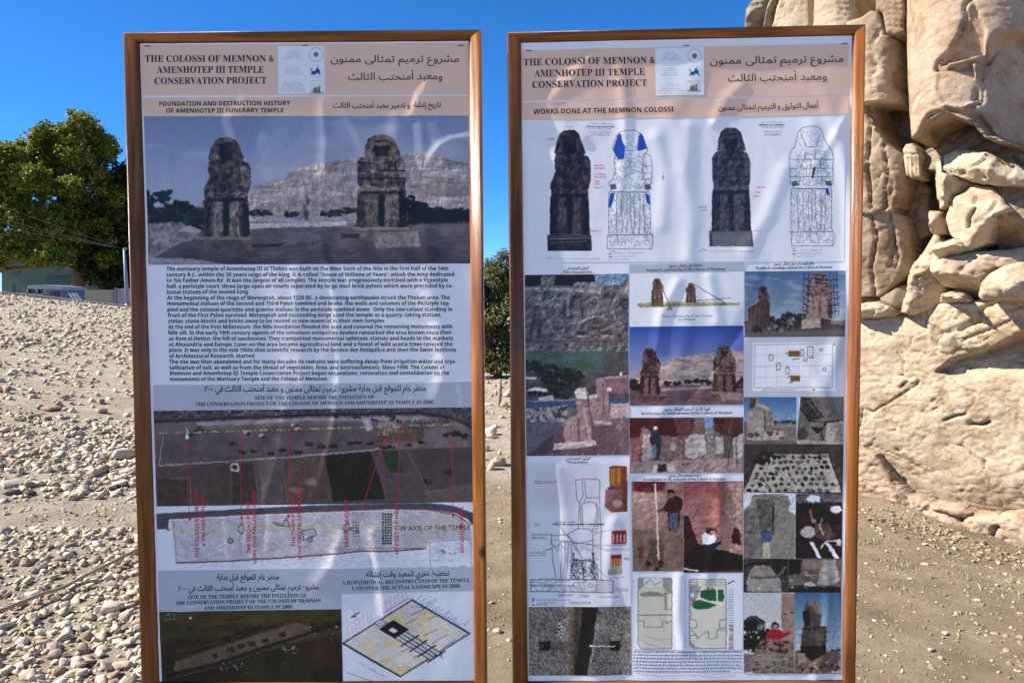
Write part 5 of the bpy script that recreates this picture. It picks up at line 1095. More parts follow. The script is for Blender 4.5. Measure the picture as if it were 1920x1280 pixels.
def pic_aerial_colossi():
    P = Pic(984, 655, 1184, 858, (86, 88, 96))
    P.poly(R2((148, 598), (808, 598), (808, 720), (150, 720)), (70, 90, 90), tex=.14, ts=14)
    P.line(R2((190, 670), (430, 606)), 2, (54, 70, 74), .8); P.poly(R2((240, 690), (560, 660), (600, 720), (150, 720)), (58, 76, 62), .6, soft=5)
    P.poly(R2((660, 620), (808, 600), (808, 760), (640, 760)), (78, 70, 74), .8, tex=.3, ts=6, soft=4)
    P.poly(R2((150, 735), (808, 735), (808, 960), (150, 960)), (76, 72, 80), tex=.3, ts=8)
    crowns(P, R2((300, 770), (380, 740), (450, 750), (330, 830), (430, 830), (390, 870), (470, 780), (280, 720), (200, 700)), 22, 15, [(40, 44, 46), (54, 58, 58), (34, 36, 40)])
    for x in (610, 630, 650, 670, 690): P.line(R2((x, 705), (x + 4, 765)), 1.2, (70, 66, 74), .8)
    P.poly(R2((640, 770), (808, 760), (808, 860), (690, 870), (640, 840)), (126, 92, 104), tex=.2, ts=8); P.line(R2((630, 770), (800, 756)), 2, (180, 170, 180))
    for (x, y) in ((672, 843), (688, 840), (755, 742)): P.rect(*R2((x - 7, y - 10))[0], *R2((x + 7, y + 12))[0], (206, 206, 220), .9)
    P.poly(R2((155, 850), (200, 830), (280, 835), (295, 855)), (196, 198, 212)); 
    for k in range(4): P.ell(*R2((180 + k * 32, 868))[0], 4, 5, (40, 42, 52))
    P.line(R2((160, 770), (215, 772)), 3, (190, 192, 206)); P.poly(R2((235, 890), (330, 880), (330, 915), (240, 910)), (170, 166, 170))
    P.poly(R2((150, 912), (808, 900), (808, 930), (600, 935), (150, 960)), (64, 78, 112)); P.line(R2((155, 918), (470, 905)), 1.6, (150, 156, 176), .8)
    P.poly(R2((155, 965), (420, 940), (420, 1050), (160, 1050)), (138, 130, 138), tex=.4, ts=6); P.spots(R2((155, 965), (420, 940), (420, 1050), (160, 1050)), (70, 66, 76), .58, 6)
    P.poly(R2((690, 930), (808, 930), (808, 1020), (690, 1025)), (176, 150, 160), tex=.25, ts=6)
    P.poly(R2((155, 1050), (420, 1045), (170, 1262), (158, 1262)), (86, 90, 104), tex=.08, ts=10)
    P.poly(R2((180, 1240), (420, 1055), (808, 1020), (808, 1258), (160, 1262)), (96, 78, 86), tex=.14, ts=16); P.poly(R2((700, 1030), (808, 1020), (808, 1255), (760, 1255)), (122, 98, 108), .5, soft=8)
    P.line(R2((700, 1240), (808, 1110)), 1, (160, 140, 150), .6); P.poly(R2((180, 1255), (330, 1120), (330, 1200), (260, 1262)), (62, 58, 66), .7, soft=4)
    b = (142, 112, 120); l = (184, 158, 164); d = (84, 62, 72)
    P.poly(R2((600, 775), (640, 765), (660, 800), (680, 900), (690, 1055), (590, 1075), (560, 960), (550, 890), (600, 870)), b, tex=.25, ts=7); P.line(R2((590, 1050), (690, 1055)), 6, l, .8); P.line(R2((640, 800), (650, 1000)), 2, d, .6)
    P.poly(R2((470, 850), (490, 828), (530, 830), (545, 860), (540, 920), (560, 1000), (575, 1150), (590, 1190), (400, 1180), (390, 1040), (480, 1000), (470, 920)), b, tex=.25, ts=8)
    P.poly(R2((480, 835), (530, 832), (540, 900), (480, 905), (460, 855)), (178, 170, 178), tex=.15, ts=5); P.line(R2((475, 905), (545, 905)), 2, d)
    P.poly(R2((400, 1045), (470, 1030), (470, 1180), (400, 1180)), (150, 122, 128), .8, tex=.2, ts=6); P.line(R2((485, 1020), (490, 1180)), 3, d, .8); P.line(R2((440, 1060), (440, 1170)), 1.5, d, .6); P.line(R2((520, 960), (560, 1160)), 5, l, .6, soft=3)
    P.poly(R2((330, 1185), (460, 1170), (600, 1165), (600, 1195), (470, 1212), (330, 1222)), (180, 158, 164), tex=.2, ts=5); P.line(R2((330, 1190), (470, 1182), (598, 1168)), 1.6, (206, 190, 196), .8)
    P.poly(R2((550, 880), (600, 870), (615, 890), (560, 905)), (190, 176, 182), .8)
    P.blobs(10, (*R2((700, 1030))[0], *R2((800, 1090))[0]), 2, 3, [(150, 130, 140)], .6)
    for k in range(6): P.line(R2((230 + k * 95, 1240), (230 + k * 95, 1258)), 1, (170, 166, 176), .7)
    P.emboss([(P.x0, P.y0 + P.h * .35), (P.x0 + P.w, P.y0 + P.h * .35), (P.x0 + P.w, P.y0 + P.h), (P.x0, P.y0 + P.h)], .17, 8, 7, seed=36); P.tex(None, .12, 2.5, seed=36, octv=2)
    return P

def pic_monitoring():
    P = Pic(1178, 508, 1398, 614, WHITE, .45)
    O = lambda *p: [(x, y) for x, y in p]
    P.poly(O((1194, 569), (1225, 566), (1300, 566), (1388, 567), (1386, 572), (1300, 575), (1200, 577)), (150, 140, 112), .9, tex=.3, ts=5)
    P.line(O((1194, 573), (1290, 571), (1385, 571)), 1.6, (96, 86, 66), .8)
    for (box, bl) in (((1220, 522, 1244, 576), False), ((1285, 530, 1305, 573), True)):
        colossus(P, box, (98, 80, 70), (58, 46, 42), (128, 108, 94), blocks=bl, seed=9, base=False)
    P.poly(O((1222, 560), (1242, 560), (1244, 575), (1220, 575)), (84, 66, 56), .8)
    P.line(O((1244, 546), (1257, 577)), 1.3, (60, 60, 66)); P.line(O((1301, 533), (1357, 567)), 1.3, (60, 60, 66)); P.line(O((1302, 564), (1370, 558)), 1.1, (70, 70, 76), .9); P.line(O((1302, 568), (1360, 561)), .8, (90, 90, 96), .7)
    for (x, y) in ((1256, 577), (1357, 568)): P.line(O((x - 5, y + 4), (x, y - 2), (x + 4, y + 4)), 1.4, (50, 46, 46)); P.line(O((x - 5, y + 3), (x + 4, y + 3)), 1.2, (80, 76, 76))
    return P

def pic_two_colossi():
    P = Pic(1178, 610, 1398, 762, (70, 90, 160))
    P.grad(612, 700, (50, 74, 158), (128, 132, 174), tex=.05, ts=60)
    hill = [(1220, 690), (1240, 682), (1262, 672), (1285, 668), (1310, 664), (1322, 664), (1340, 662), (1365, 660), (1396, 658), (1396, 725), (1180, 725), (1180, 705), (1200, 698)]
    P.poly(hill, (150, 132, 134), tex=.2, ts=10); P.tex(hill, .2, 22, 4, seed=7); P.emboss(hill, .3, 16, 6, seed=8, octv=4)
    P.poly([(1180, 722), (1396, 722), (1396, 760), (1180, 760)], (98, 78, 88), tex=.15, ts=12); P.tex([(1180, 722), (1396, 722), (1396, 760), (1180, 760)], .2, 18, 3, seed=5)
    P.poly([(1240, 728), (1335, 724), (1335, 728), (1240, 733)], (168, 156, 164), .6, soft=2)
    crowns(P, [(1188, 718), (1183, 722), (1192, 726)], 10, 9, [(44, 30, 38), (34, 26, 32)]); crowns(P, [(1250, 718), (1270, 718), (1290, 716), (1305, 714), (1320, 716), (1332, 718), (1388, 716), (1394, 712), (1385, 722)], 9, 6, [(40, 34, 42), (50, 44, 48), (32, 28, 34)])
    colossus(P, (1198, 652, 1238, 752), (82, 58, 62), (40, 28, 34), (120, 92, 92), seed=13); P.poly([(1238, 744), (1250, 742), (1246, 748), (1238, 749)], (40, 32, 38), .8)
    colossus(P, (1335, 648, 1382, 748), (92, 72, 72), (46, 34, 38), (136, 112, 108), blocks=True, seed=17); P.poly([(1348, 738), (1390, 736), (1394, 750), (1352, 750)], (132, 116, 120), .9, tex=.3, ts=4)
    P.tex(None, .07, 1.8, seed=37, octv=2)
    return P

def pic_reinforcing():
    P = Pic(1178, 781, 1398, 889, (110, 88, 92))
    P.tex(None, .25, 24, seed=3)
    P.poly(R2((818, 1018), (1180, 1018), (1185, 1110), (1100, 1140), (980, 1130), (900, 1080), (820, 1130)), (70, 36, 40), tex=.35, ts=8)
    P.poly([(1180, 783), (1205, 783), (1200, 818), (1180, 822)], (76, 26, 34), .9, tex=.2, ts=8)
    P.poly([(1262, 783), (1302, 783), (1300, 806), (1286, 818), (1270, 812)], (92, 58, 62), tex=.3, ts=6); P.line([(1258, 790), (1262, 806), (1278, 816)], 2.5, (60, 34, 38), .8)
    P.ell(1284, 800, 15, 14, (98, 64, 68), .7, 6)
    P.poly([(1322, 783), (1337, 783), (1337, 802), (1322, 804)], (104, 136, 184)); P.poly([(1322, 802), (1337, 800), (1340, 860), (1322, 860)], (126, 120, 124), tex=.3, ts=4)
    for k in range(6): P.line([(1323, 808 + k * 8), (1337, 807 + k * 8)], 1.4, (76, 70, 74), .7)
    P.poly([(1337, 783), (1393, 783), (1393, 812), (1378, 818), (1352, 815), (1340, 806)], (78, 52, 52), tex=.35, ts=8)
    P.line([(1345, 786), (1352, 806), (1368, 814)], 3, (50, 34, 36), .8); P.line([(1373, 790), (1366, 812)], 2, (120, 96, 92), .6)
    st = (150, 138, 142)
    for pts, c in (([(1205, 815), (1222, 812), (1228, 850), (1214, 870), (1200, 862)], st), ([(1284, 822), (1298, 812), (1322, 814), (1326, 850), (1300, 862), (1284, 855)], (160, 148, 152)), ([(1240, 820), (1262, 818), (1280, 822), (1280, 862), (1245, 862)], (116, 92, 96)), ([(1340, 815), (1356, 818), (1360, 850), (1342, 852)], (146, 138, 140)), ([(1358, 816), (1372, 818), (1366, 870), (1358, 868)], (90, 78, 78)), ([(1374, 820), (1393, 810), (1393, 870), (1372, 868)], (150, 142, 146)), ([(1188, 822), (1205, 826), (1200, 880), (1182, 880)], (120, 76, 80))):
        P.poly(pts, c, tex=.3, ts=5); P.line(pts, 1.3, (62, 46, 50), .6, closed=True)
    P.poly([(1182, 866), (1393, 858), (1393, 886), (1182, 886)], (138, 116, 120), tex=.25, ts=6)
    P.poly([(1222, 806), (1230, 803), (1238, 810), (1240, 836), (1236, 862), (1226, 862), (1222, 836), (1218, 822)], (54, 56, 68)); P.ell(1228.5, 802, 4.5, 3.4, (206, 206, 214)); P.ell(1230, 806, 3.4, 3, (90, 64, 58)); P.poly([(1221, 834), (1230, 832), (1231, 856), (1222, 858)], (110, 124, 140), .8)
    P.poly([(1225, 872), (1262, 868), (1268, 884), (1222, 886)], (170, 160, 162)); P.poly([(1233, 870), (1250, 869), (1250, 884), (1233, 885)], (58, 52, 56)); P.line([(1280, 872), (1292, 868)], 2, (60, 48, 50))
    P.ell(1262, 836, 6, 9, (156, 140, 140), .8, 2)
    for k in range(3): P.line([(1364 + k * 8, 800), (1366 + k * 8, 872)], 1.4, (50, 42, 44), .7)
    P.emboss([(P.x0, P.y0), (P.x0 + P.w, P.y0), (P.x0 + P.w, P.y0 + P.h), (P.x0, P.y0 + P.h)], .2, 8, 7, seed=38); P.tex(None, .08, 1.8, seed=38, octv=2)
    return P

def pic_rod():
    P = Pic(1182, 899, 1284, 1073, (128, 98, 98))
    P.grad(900, 1073, (140, 104, 102), (112, 90, 86), tex=.25, ts=20)
    W = R4((706, 178), (994, 178), (994, 672), (712, 672))
    P.tex(W, .2, 26, 7, seed=4)
    P.poly(R4((720, 182), (900, 180), (880, 230), (800, 245), (720, 230)), (86, 40, 44), .9, tex=.4, ts=5, soft=3)
    P.poly(R4((712, 240), (880, 245), (900, 290), (712, 300)), (170, 140, 136), .7, tex=.3, ts=6, soft=4)
    P.poly(R4((712, 290), (890, 300), (900, 420), (712, 440)), (150, 118, 114), .6, tex=.3, ts=5, soft=4)
    P.poly(R4((715, 440), (900, 460), (994, 470), (994, 668), (716, 668)), (106, 90, 84), .85, tex=.2, ts=10, soft=5)
    P.poly(R4((740, 540), (775, 530), (775, 600), (750, 600)), (84, 50, 50), .8, soft=3); P.poly(R4((800, 500), (880, 490), (890, 640), (800, 640)), (78, 62, 58), .7, tex=.3, ts=5, soft=4)
    P.line(R4((840, 202), (846, 330), (857, 606)), 3, (206, 186, 176))
    P.poly(R4((915, 265), (950, 255), (985, 275), (990, 310), (975, 350), (968, 440), (910, 440), (905, 350), (850, 345), (850, 335), (885, 325), (900, 290)), (62, 36, 40))
    P.ell(*R4((924, 240))[0], 6.5, 6.5, (52, 36, 36)); P.ell(*R4((928, 258))[0], 5, 4, (130, 92, 82)); P.poly(R4((918, 350), (966, 350), (960, 460), (938, 460), (936, 400), (925, 450), (908, 440)), (72, 84, 112)); P.line(R4((848, 340), (885, 338)), 3, (120, 80, 72)); P.poly(R4((905, 430), (930, 440), (915, 455)), (60, 40, 42))
    for (x, y) in ((800, 628), (848, 660), (868, 630)): P.ell(*R4((x, y))[0], 5, 6, (52, 44, 44), .9, 2)
    P.emboss([(P.x0, P.y0), (P.x0 + P.w, P.y0), (P.x0 + P.w, P.y0 + P.h), (P.x0, P.y0 + P.h)], .2, 8, 7, seed=39); P.tex(None, .08, 1.8, seed=39, octv=2)
    return P

def pic_trench():
    P = Pic(1279, 899, 1396, 1076, (140, 92, 92))
    P.grad(900, 1010, (122, 72, 76), (150, 108, 104), tex=.2, ts=26)
    P.tex(None, .16, 20, 6, seed=5)
    P.poly(R5((270, 182), (358, 182), (358, 460), (300, 440), (260, 350)), (164, 132, 124), .8, tex=.4, ts=5, soft=8)
    P.line(R5((80, 380), (120, 330)), 2.5, (90, 50, 54), .7); P.line(R5((60, 450), (260, 410)), 2, (110, 70, 72), .5, soft=3)
    P.poly(R5((33, 360), (60, 370), (110, 520), (200, 545), (358, 580), (358, 680), (33, 680)), (38, 24, 28), tex=.2, ts=12)
    P.poly(R5((33, 370), (70, 400), (110, 510), (33, 600)), (66, 30, 34), .9, tex=.3, ts=6)
    P.poly(R5((295, 480), (310, 430), (335, 440), (350, 520), (300, 540)), (64, 34, 36), .95, tex=.3, ts=5); P.poly(R5((280, 515), (325, 520), (355, 550), (320, 572), (285, 565)), (166, 128, 120), tex=.3, ts=5)
    P.poly(R5((136, 470), (160, 455), (195, 465), (215, 480), (200, 530), (150, 535), (136, 510)), (212, 212, 222)); P.ell(*R5((185, 450))[0], 10.5, 6.5, (66, 46, 44)); P.ell(*R5((193, 458))[0], 5, 4, (150, 108, 98))
    P.line(R5((210, 480), (235, 470), (272, 425)), 4, (150, 112, 104)); P.poly(R5((140, 525), (200, 515), (240, 500), (240, 520), (200, 545), (145, 545)), (40, 44, 66))
    P.line(R5((38, 655), (60, 660), (110, 665)), 3, (196, 190, 196), .9); P.poly(R5((100, 668), (358, 660), (358, 680), (100, 680)), (86, 64, 56), .9)
    P.emboss([(P.x0, P.y0), (P.x0 + P.w, P.y0), (P.x0 + P.w, P.y0 + P.h), (P.x0, P.y0 + P.h)], .2, 8, 7, seed=40); P.tex(None, .08, 1.8, seed=40, octv=2)
    return P

def pic_plans():
    P = Pic(1184, 1074, 1396, 1220, WHITE, .45)
    for (Z, x0, y0, x1, y1, k) in ((R4, 745, 706, 930, 1094, 0), (R5, 66, 714, 266, 1092, 1)):
        A = lambda u, v: Z((x0 + u * (x1 - x0), y0 + v * (y1 - y0)))[0]
        q = [A(.03, .0), A(.97, .0), A(1, .02), A(1, .99), A(.12, 1), A(0, .93), A(0, .02)]
        P.poly(q, (172, 170, 166) if k == 0 else (184, 182, 176)); P.line(q, 1.5, (92, 96, 104), .9, closed=True)
        P.line([A(-.12, .02), A(-.12, .98)], 1, (110, 112, 130), .7)
        if k == 0:
            P.poly([A(0, 0), A(.17, 0), A(.17, .12), A(0, .18)], (124, 130, 132)); P.poly([A(.73, 0), A(1, 0), A(1, .2), A(.86, .2), (A(.75, .15))], (120, 128, 128))
            P.poly([A(.17, 0), A(.73, 0), A(.73, .12), A(.17, .12)], (178, 178, 182)); P.poly([A(.05, .22), A(.3, .19), A(.6, .2), A(.8, .24), A(.8, .26), A(.1, .26)], (112, 122, 116)); P.poly([A(.76, .2), A(.85, .2), A(.86, .44), A(.78, .46)], (124, 130, 104))
            P.line([A(.2, .1), A(.35, .02), A(.5, .1), A(.7, .04)], 1, (80, 84, 92)); P.line([A(0, .52), A(1, .52)], 1.6, (80, 84, 92)); P.line([A(.02, .6), A(.18, .6), A(.18, .69), A(.72, .69), A(.72, .61), A(.82, .61), A(.82, .64), A(1, .6)], 1.3, (88, 90, 98)); P.line([A(.05, .85), A(.3, .93), A(.7, .97)], 1, (120, 124, 124), .8); P.line([A(.2, .8), A(.6, .88), A(1, .84)], 1, (120, 124, 124), .8)
            P.line([A(.8, .22), A(1, .2)], 1.4, (70, 74, 82)); P.line([A(.85, .45), A(1, .43)], 1.4, (70, 74, 82))
        else:
            P.poly([A(.02, .02), A(.98, .02), A(.98, .1), A(.02, .12)], (166, 170, 158)); P.line([A(.2, .02), A(.2, .08)], 1, (90, 94, 90)); P.line([A(.7, .02), A(.7, .09)], 1, (90, 94, 90))
            P.poly([A(.02, .1), A(.2, .07), A(.36, .12), A(.22, .25), A(.08, .34), A(.02, .3)], (122, 128, 140)); P.poly([A(.03, .19), A(.12, .2), A(.1, .25), A(.02, .25)], (190, 192, 206))
            P.poly([A(.3, .16), A(.5, .14), A(.92, .15), A(.96, .26), A(.9, .32), A(.55, .31), A(.3, .26)], (42, 92, 62)); P.poly([A(.1, .31), A(.25, .29), A(.6, .34), (A(.76, .37)), A(.5, .42), A(.2, .43), A(.07, .4)], (42, 92, 62))
            P.line([A(.26, .27), A(.45, .31), A(.75, .33), A(.88, .35)], 2.4, (196, 200, 208)); P.line([A(.74, .14), A(.76, .32)], 3, (196, 200, 208)); P.line([A(.3, .15), A(.42, .1), A(.5, .14)], 2, (200, 200, 208))
            for (u, v) in ((.2, .17), (.13, .29), (.06, .36), (.5, .13), (.62, .13), (.3, .31), (.68, .145)): P.ell(*A(u, v), 2.4, 1.6, (164, 44, 60))
            P.line([A(.05, .44), A(.05, .58), (A(.18, .58)), A(.2, .66), A(.15, .7), A(.02, .7)], 1.2, (84, 88, 92)); P.line([A(1, .58), A(.85, .58), A(.8, .62), A(.82, .7), A(1, .7)], 1.2, (84, 88, 92)); P.line([A(.04, .72), A(.2, .8), A(.2, .85), A(.45, .76), A(.52, .74), A(.52, .86), A(.75, .84), A(.75, .72), A(1, .74)], 1.2, (84, 88, 92)); P.line([A(.02, .8), A(.2, .8)], 1.2, (70, 74, 80))
            P.poly([A(.0, .88), A(.15, .96), A(.4, 1), A(.12, 1), A(0, .95)], (136, 140, 138)); P.line([A(1.05, .06), A(1.22, .02)], 2, (60, 64, 84))
            for j in range(16): P.line([A(1.07, .15 + j * .034), A(1.2, .14 + j * .034)], 1.2, (90, 92, 112), .8)
            for j in range(16): P.rect(*A(1.08, .66 + j * .022), *A(1.2, .675 + j * .022), [(70, 72, 90), (120, 120, 136), (96, 60, 90), (150, 40, 70), (150, 130, 90), (180, 150, 140)][j % 6], .85)
    return P

def pic_scaffold():
    P = Pic(1394, 505, 1588, 634, (96, 114, 146))
    P.grad(508, 600, (70, 94, 138), (122, 134, 158), tex=.12, ts=40)
    P.spots([(1396, 509), (1584, 509), (1584, 590), (1396, 590)], (140, 150, 172), .54, 36, 10, a=.5, soft=.15)
    P.poly([(1396, 602), (1584, 600), (1584, 632), (1396, 632)], (72, 66, 70), tex=.2, ts=12); P.poly([(1396, 622), (1584, 618), (1584, 632), (1396, 632)], (98, 88, 92), .7, soft=3)
    crowns(P, [(1445, 600), (1470, 596), (1480, 592), (1495, 594), (1500, 602), (1515, 594), (1460, 604)], 10, 9, [(40, 42, 46), (50, 52, 54)])
    colossus(P, (1418, 536, 1444, 606), (72, 60, 60), (42, 36, 40), (104, 90, 86), seed=4, base=False); P.poly([(1404, 578), (1420, 568), (1444, 570), (1442, 606), (1402, 604)], (70, 56, 54), tex=.3, ts=4)
    for x in (1410, 1417, 1424): P.line([(x, 576), (x - 2, 602)], 2, (96, 78, 74), .8)
    colossus(P, (1508, 511, 1562, 610), (112, 92, 92), (66, 54, 56), (146, 124, 118), blocks=True, seed=6, base=False)
    for x in (1512, 1526, 1541): P.poly([(x, 556), (x + 11, 555), (x + 9, 580), (x + 12, 602), (x - 1, 602), (x + 1, 580)], (136, 112, 108), .9, tex=.3, ts=4)
    P.poly([(1504, 600), (1538, 597), (1538, 614), (1502, 616)], (150, 132, 128), tex=.25, ts=5); P.poly([(1538, 597), (1562, 599), (1560, 614), (1538, 614)], (70, 58, 62), tex=.3, ts=5)
    for x in (1508, 1516, 1556, 1562, 1568): P.line([(x, 512), (x + (4 if x > 1540 else -2), 590)], 1.3, (44, 46, 60), .85)
    for y in (524, 536, 548, 560, 572, 584):
        P.line([(1506, y - 3), (1518, y + 3)], 2, (40, 40, 54), .8); P.line([(1548, y + 2), (1572, y - 1)], 2, (40, 40, 54), .75); P.line([(1556, y), (1566, y + 10)], 1, (50, 52, 66), .7)
    for y in (514, 522, 530): P.line([(1518, y), (1556, y + 3)], 1.8, (46, 44, 54), .7)
    P.line([(1500, 592), (1508, 520)], .8, (60, 66, 86), .6); P.line([(1494, 592), (1504, 530)], .8, (60, 66, 86), .6)
    for k in range(30): P.ell(P.rng.uniform(1406, 1496), P.rng.uniform(606, 620), 4, 4, P.rng.choice([(58, 52, 56), (86, 78, 80), (120, 112, 112), (44, 40, 46)]), .8, 2)
    for k in range(8): P.rect(1558 + k * 3, 598, 1560 + k * 3, 608, (140, 140, 150), .6)
    P.tex(None, .07, 1.8, seed=41, octv=2)
    return P

def pic_soundings():
    P = Pic(1392, 628, 1588, 748, (160, 164, 184), .0)
    P.rect(*R3((475, 545))[0], *R3((997, 850))[0], (192, 194, 212))
    P.line(R3((490, 560), (978, 552), (978, 828), (486, 832)), 1.3, (120, 122, 138), .9, closed=True)
    for x in (562, 630, 700, 770, 840): P.line(R3((x, 558), (x - 4, 830)), .7, (140, 142, 160), .55)
    for y in (628, 696, 765): P.line(R3((490, y), (978, y - 6)), .8, (120, 122, 140), .8 if y == 696 else .5)
    P.rect(*R3((702, 597))[0], *R3((774, 634))[0], (102, 74, 42), tex=.2, ts=5); P.rect(*R3((714, 754))[0], *R3((774, 790))[0], (102, 74, 42), tex=.2, ts=5)
    for q in ((580, 622, 604, 658), (626, 676, 650, 718), (822, 572, 856, 640), (780, 590, 796, 632), (684, 704, 706, 744), (796, 648, 818, 664), (902, 584, 916, 600), (920, 706, 938, 724)):
        a, = R3(q[:2]); b, = R3(q[2:]); P.line([a, (b[0], a[1]), b, (a[0], b[1])], 1.2, (60, 62, 76), .9, closed=True)
    for pts in (((684, 612), (700, 616)), ((730, 652), (768, 646)), ((696, 696), (696, 706)), ((700, 765), (714, 756)), ((710, 798), (730, 794)), ((846, 636), (858, 642))): P.line(R3(*pts), 1.8, (54, 56, 70), .9)
    P.tinytext(*[R3((540, 843))[0][0], R3((745, 843))[0][0]], [R3((0, 843))[0][1]], (66, 70, 90), .8, 1.4); P.tinytext(R3((905, 0))[0][0], R3((968, 0))[0][0], [R3((0, 834))[0][1]], (90, 94, 110), .7, 1.2)
    P.tinytext(R3((720, 0))[0][0], R3((765, 0))[0][0], [R3((0, 586))[0][1], R3((0, 745))[0][1]], (100, 90, 90), .6, 1.1); P.ell(*R3((860, 843))[0], 1.6, 1.6, (40, 42, 56)); P.line(R3((990, 548), (988, 562)), 1.6, (60, 62, 76))
    return P

def pic_flank():
    P = Pic(1392, 742, 1497, 836, (80, 110, 150))
    P.grad(744, 800, (58, 92, 146), (124, 148, 176))
    P.poly(R3((420, 1050), (600, 1040), (752, 1060), (752, 1190), (420, 1190)), (104, 98, 98), tex=.2, ts=10)
    crowns(P, R3((620, 1048), (660, 1046), (700, 1044), (740, 1050)), 7, 3.5, [(38, 46, 50), (48, 56, 58)])
    P.poly(R3((440, 975), (545, 975), (548, 1105), (440, 1110)), (134, 124, 124), tex=.2, ts=8); P.poly(R3((455, 895), (510, 892), (525, 930), (572, 955), (600, 970), (610, 1050), (600, 1100), (550, 1105), (545, 980), (455, 960)), (118, 106, 104), tex=.35, ts=5)
    P.poly(R3((458, 895), (500, 900), (490, 960), (455, 960)), (54, 48, 52), .8, soft=3); P.line(R3((500, 935), (570, 962)), 4, (154, 142, 138), .9); P.line(R3((548, 985), (552, 1095)), 1.4, (60, 54, 56)); P.line(R3((580, 985), (590, 1090)), 2, (78, 70, 70), .8)
    P.poly(R3((425, 1110), (675, 1100), (675, 1160), (425, 1165)), (142, 132, 128), tex=.35, ts=5); P.spots(R3((425, 1110), (675, 1100), (675, 1160), (425, 1165)), (70, 62, 62), .56, 6)
    P.line(R3((660, 1075), (750, 1068)), 2, (150, 146, 140), .8); P.poly(R3((420, 1165), (750, 1160), (750, 1188), (420, 1188)), (88, 84, 86), .8, tex=.2, ts=8)
    P.poly(R3((418, 1040), (442, 1060), (440, 1160), (418, 1160)), (96, 90, 92), tex=.3, ts=5)
    P.ell(*R3((465, 1130))[0], 7, 5, (60, 54, 56), .8); P.emboss([(P.x0, P.y0 + P.h * .35), (P.x0 + P.w, P.y0 + P.h * .35), (P.x0 + P.w, P.y0 + P.h), (P.x0, P.y0 + P.h)], .17, 8, 7, seed=42); P.tex(None, .07, 1.8, seed=42, octv=2)
    return P

def pic_blocks():
    P = Pic(1490, 742, 1586, 836, (92, 88, 92))
    P.poly(R3((780, 888), (1052, 888), (1052, 1040), (830, 1045), (780, 960)), (88, 84, 88), tex=.25, ts=9)
    P.poly(R3((780, 895), (840, 890), (880, 960), (930, 1020), (830, 1040), (785, 960)), (54, 50, 56), .9, tex=.35, ts=5)
    P.line(R3((820, 910), (890, 1000)), 2, (120, 114, 118), .6)
    P.poly(R3((770, 1045), (935, 1045), (915, 1110), (880, 1170), (790, 1160)), (106, 100, 100), tex=.3, ts=6); P.poly(R3((945, 1045), (1050, 1038), (1050, 1170), (930, 1165)), (134, 128, 128), tex=.25, ts=7)
    for pts in (((780, 960), (830, 1042), (940, 1045), (1050, 1035)), ((935, 1050), (905, 1110), (930, 1170)), ((850, 1080), (880, 1110), (920, 1090))): P.line(R3(*pts), 2.6, (38, 34, 40), .9)
    P.poly(R3((860, 1075), (920, 1085), (880, 1120)), (44, 40, 46), .9); P.ell(*R3((790, 1120))[0], 10, 11, (60, 54, 58), .8, 3)
    P.poly(R3((752, 1160), (1052, 1172), (1052, 1190), (752, 1190)), (150, 144, 142), .85, tex=.3, ts=5)
    P.emboss([(P.x0, P.y0 + P.h * .35), (P.x0 + P.w, P.y0 + P.h * .35), (P.x0 + P.w, P.y0 + P.h), (P.x0, P.y0 + P.h)], .17, 8, 7, seed=43); P.tex(None, .16, 2.6, seed=43, octv=3)
    return P

def pic_fragments():
    P = Pic(1392, 830, 1584, 926, (62, 58, 60))
    P.tex(None, .2, 8, seed=2)
    P.poly(R5((455, 34), (820, 32), (890, 238), (362, 238)), (150, 144, 142), tex=.1, ts=12)
    P.poly(R5((410, 75), (465, 15), (530, 25), (470, 95)), (34, 30, 34), .95, tex=.3, ts=4)
    for r in range(7):
        v = r / 6.0; y = 44 + v * 182
        xa = 462 - 86 * v; xb = 812 + 62 * v; n = 13 - (r % 2)
        for k in range(n):
            x = xa + (xb - xa) * (k + .5) / n + P.rng.uniform(-6, 6)
            if P.rng.random() < .1: continue
            (px, py), = R5((x, y + P.rng.uniform(-6, 6)))
            c = P.rng.choice([(58, 52, 52), (78, 70, 68), (92, 82, 80), (48, 44, 46), (104, 88, 82)])
            m = P.rng.randint(5, 7); a0 = P.rng.uniform(0, 6); rx = P.rng.uniform(3.4, 6); ry = P.rng.uniform(2.6, 4.6)
            q = [(px + rx * math.cos(a0 + j * 6.283 / m) * P.rng.uniform(.7, 1.15), py + ry * math.sin(a0 + j * 6.283 / m) * P.rng.uniform(.7, 1.15)) for j in range(m)]
            P.poly([(x_ + .8, y_ + 1.3) for x_, y_ in q], (40, 36, 38), .8); P.poly(q, c, tex=.25, ts=3)
    P.emboss([(P.x0, P.y0 + P.h * .35), (P.x0 + P.w, P.y0 + P.h * .35), (P.x0 + P.w, P.y0 + P.h), (P.x0, P.y0 + P.h)], .17, 8, 7, seed=44); P.tex(None, .07, 1.8, seed=44, octv=2)
    return P

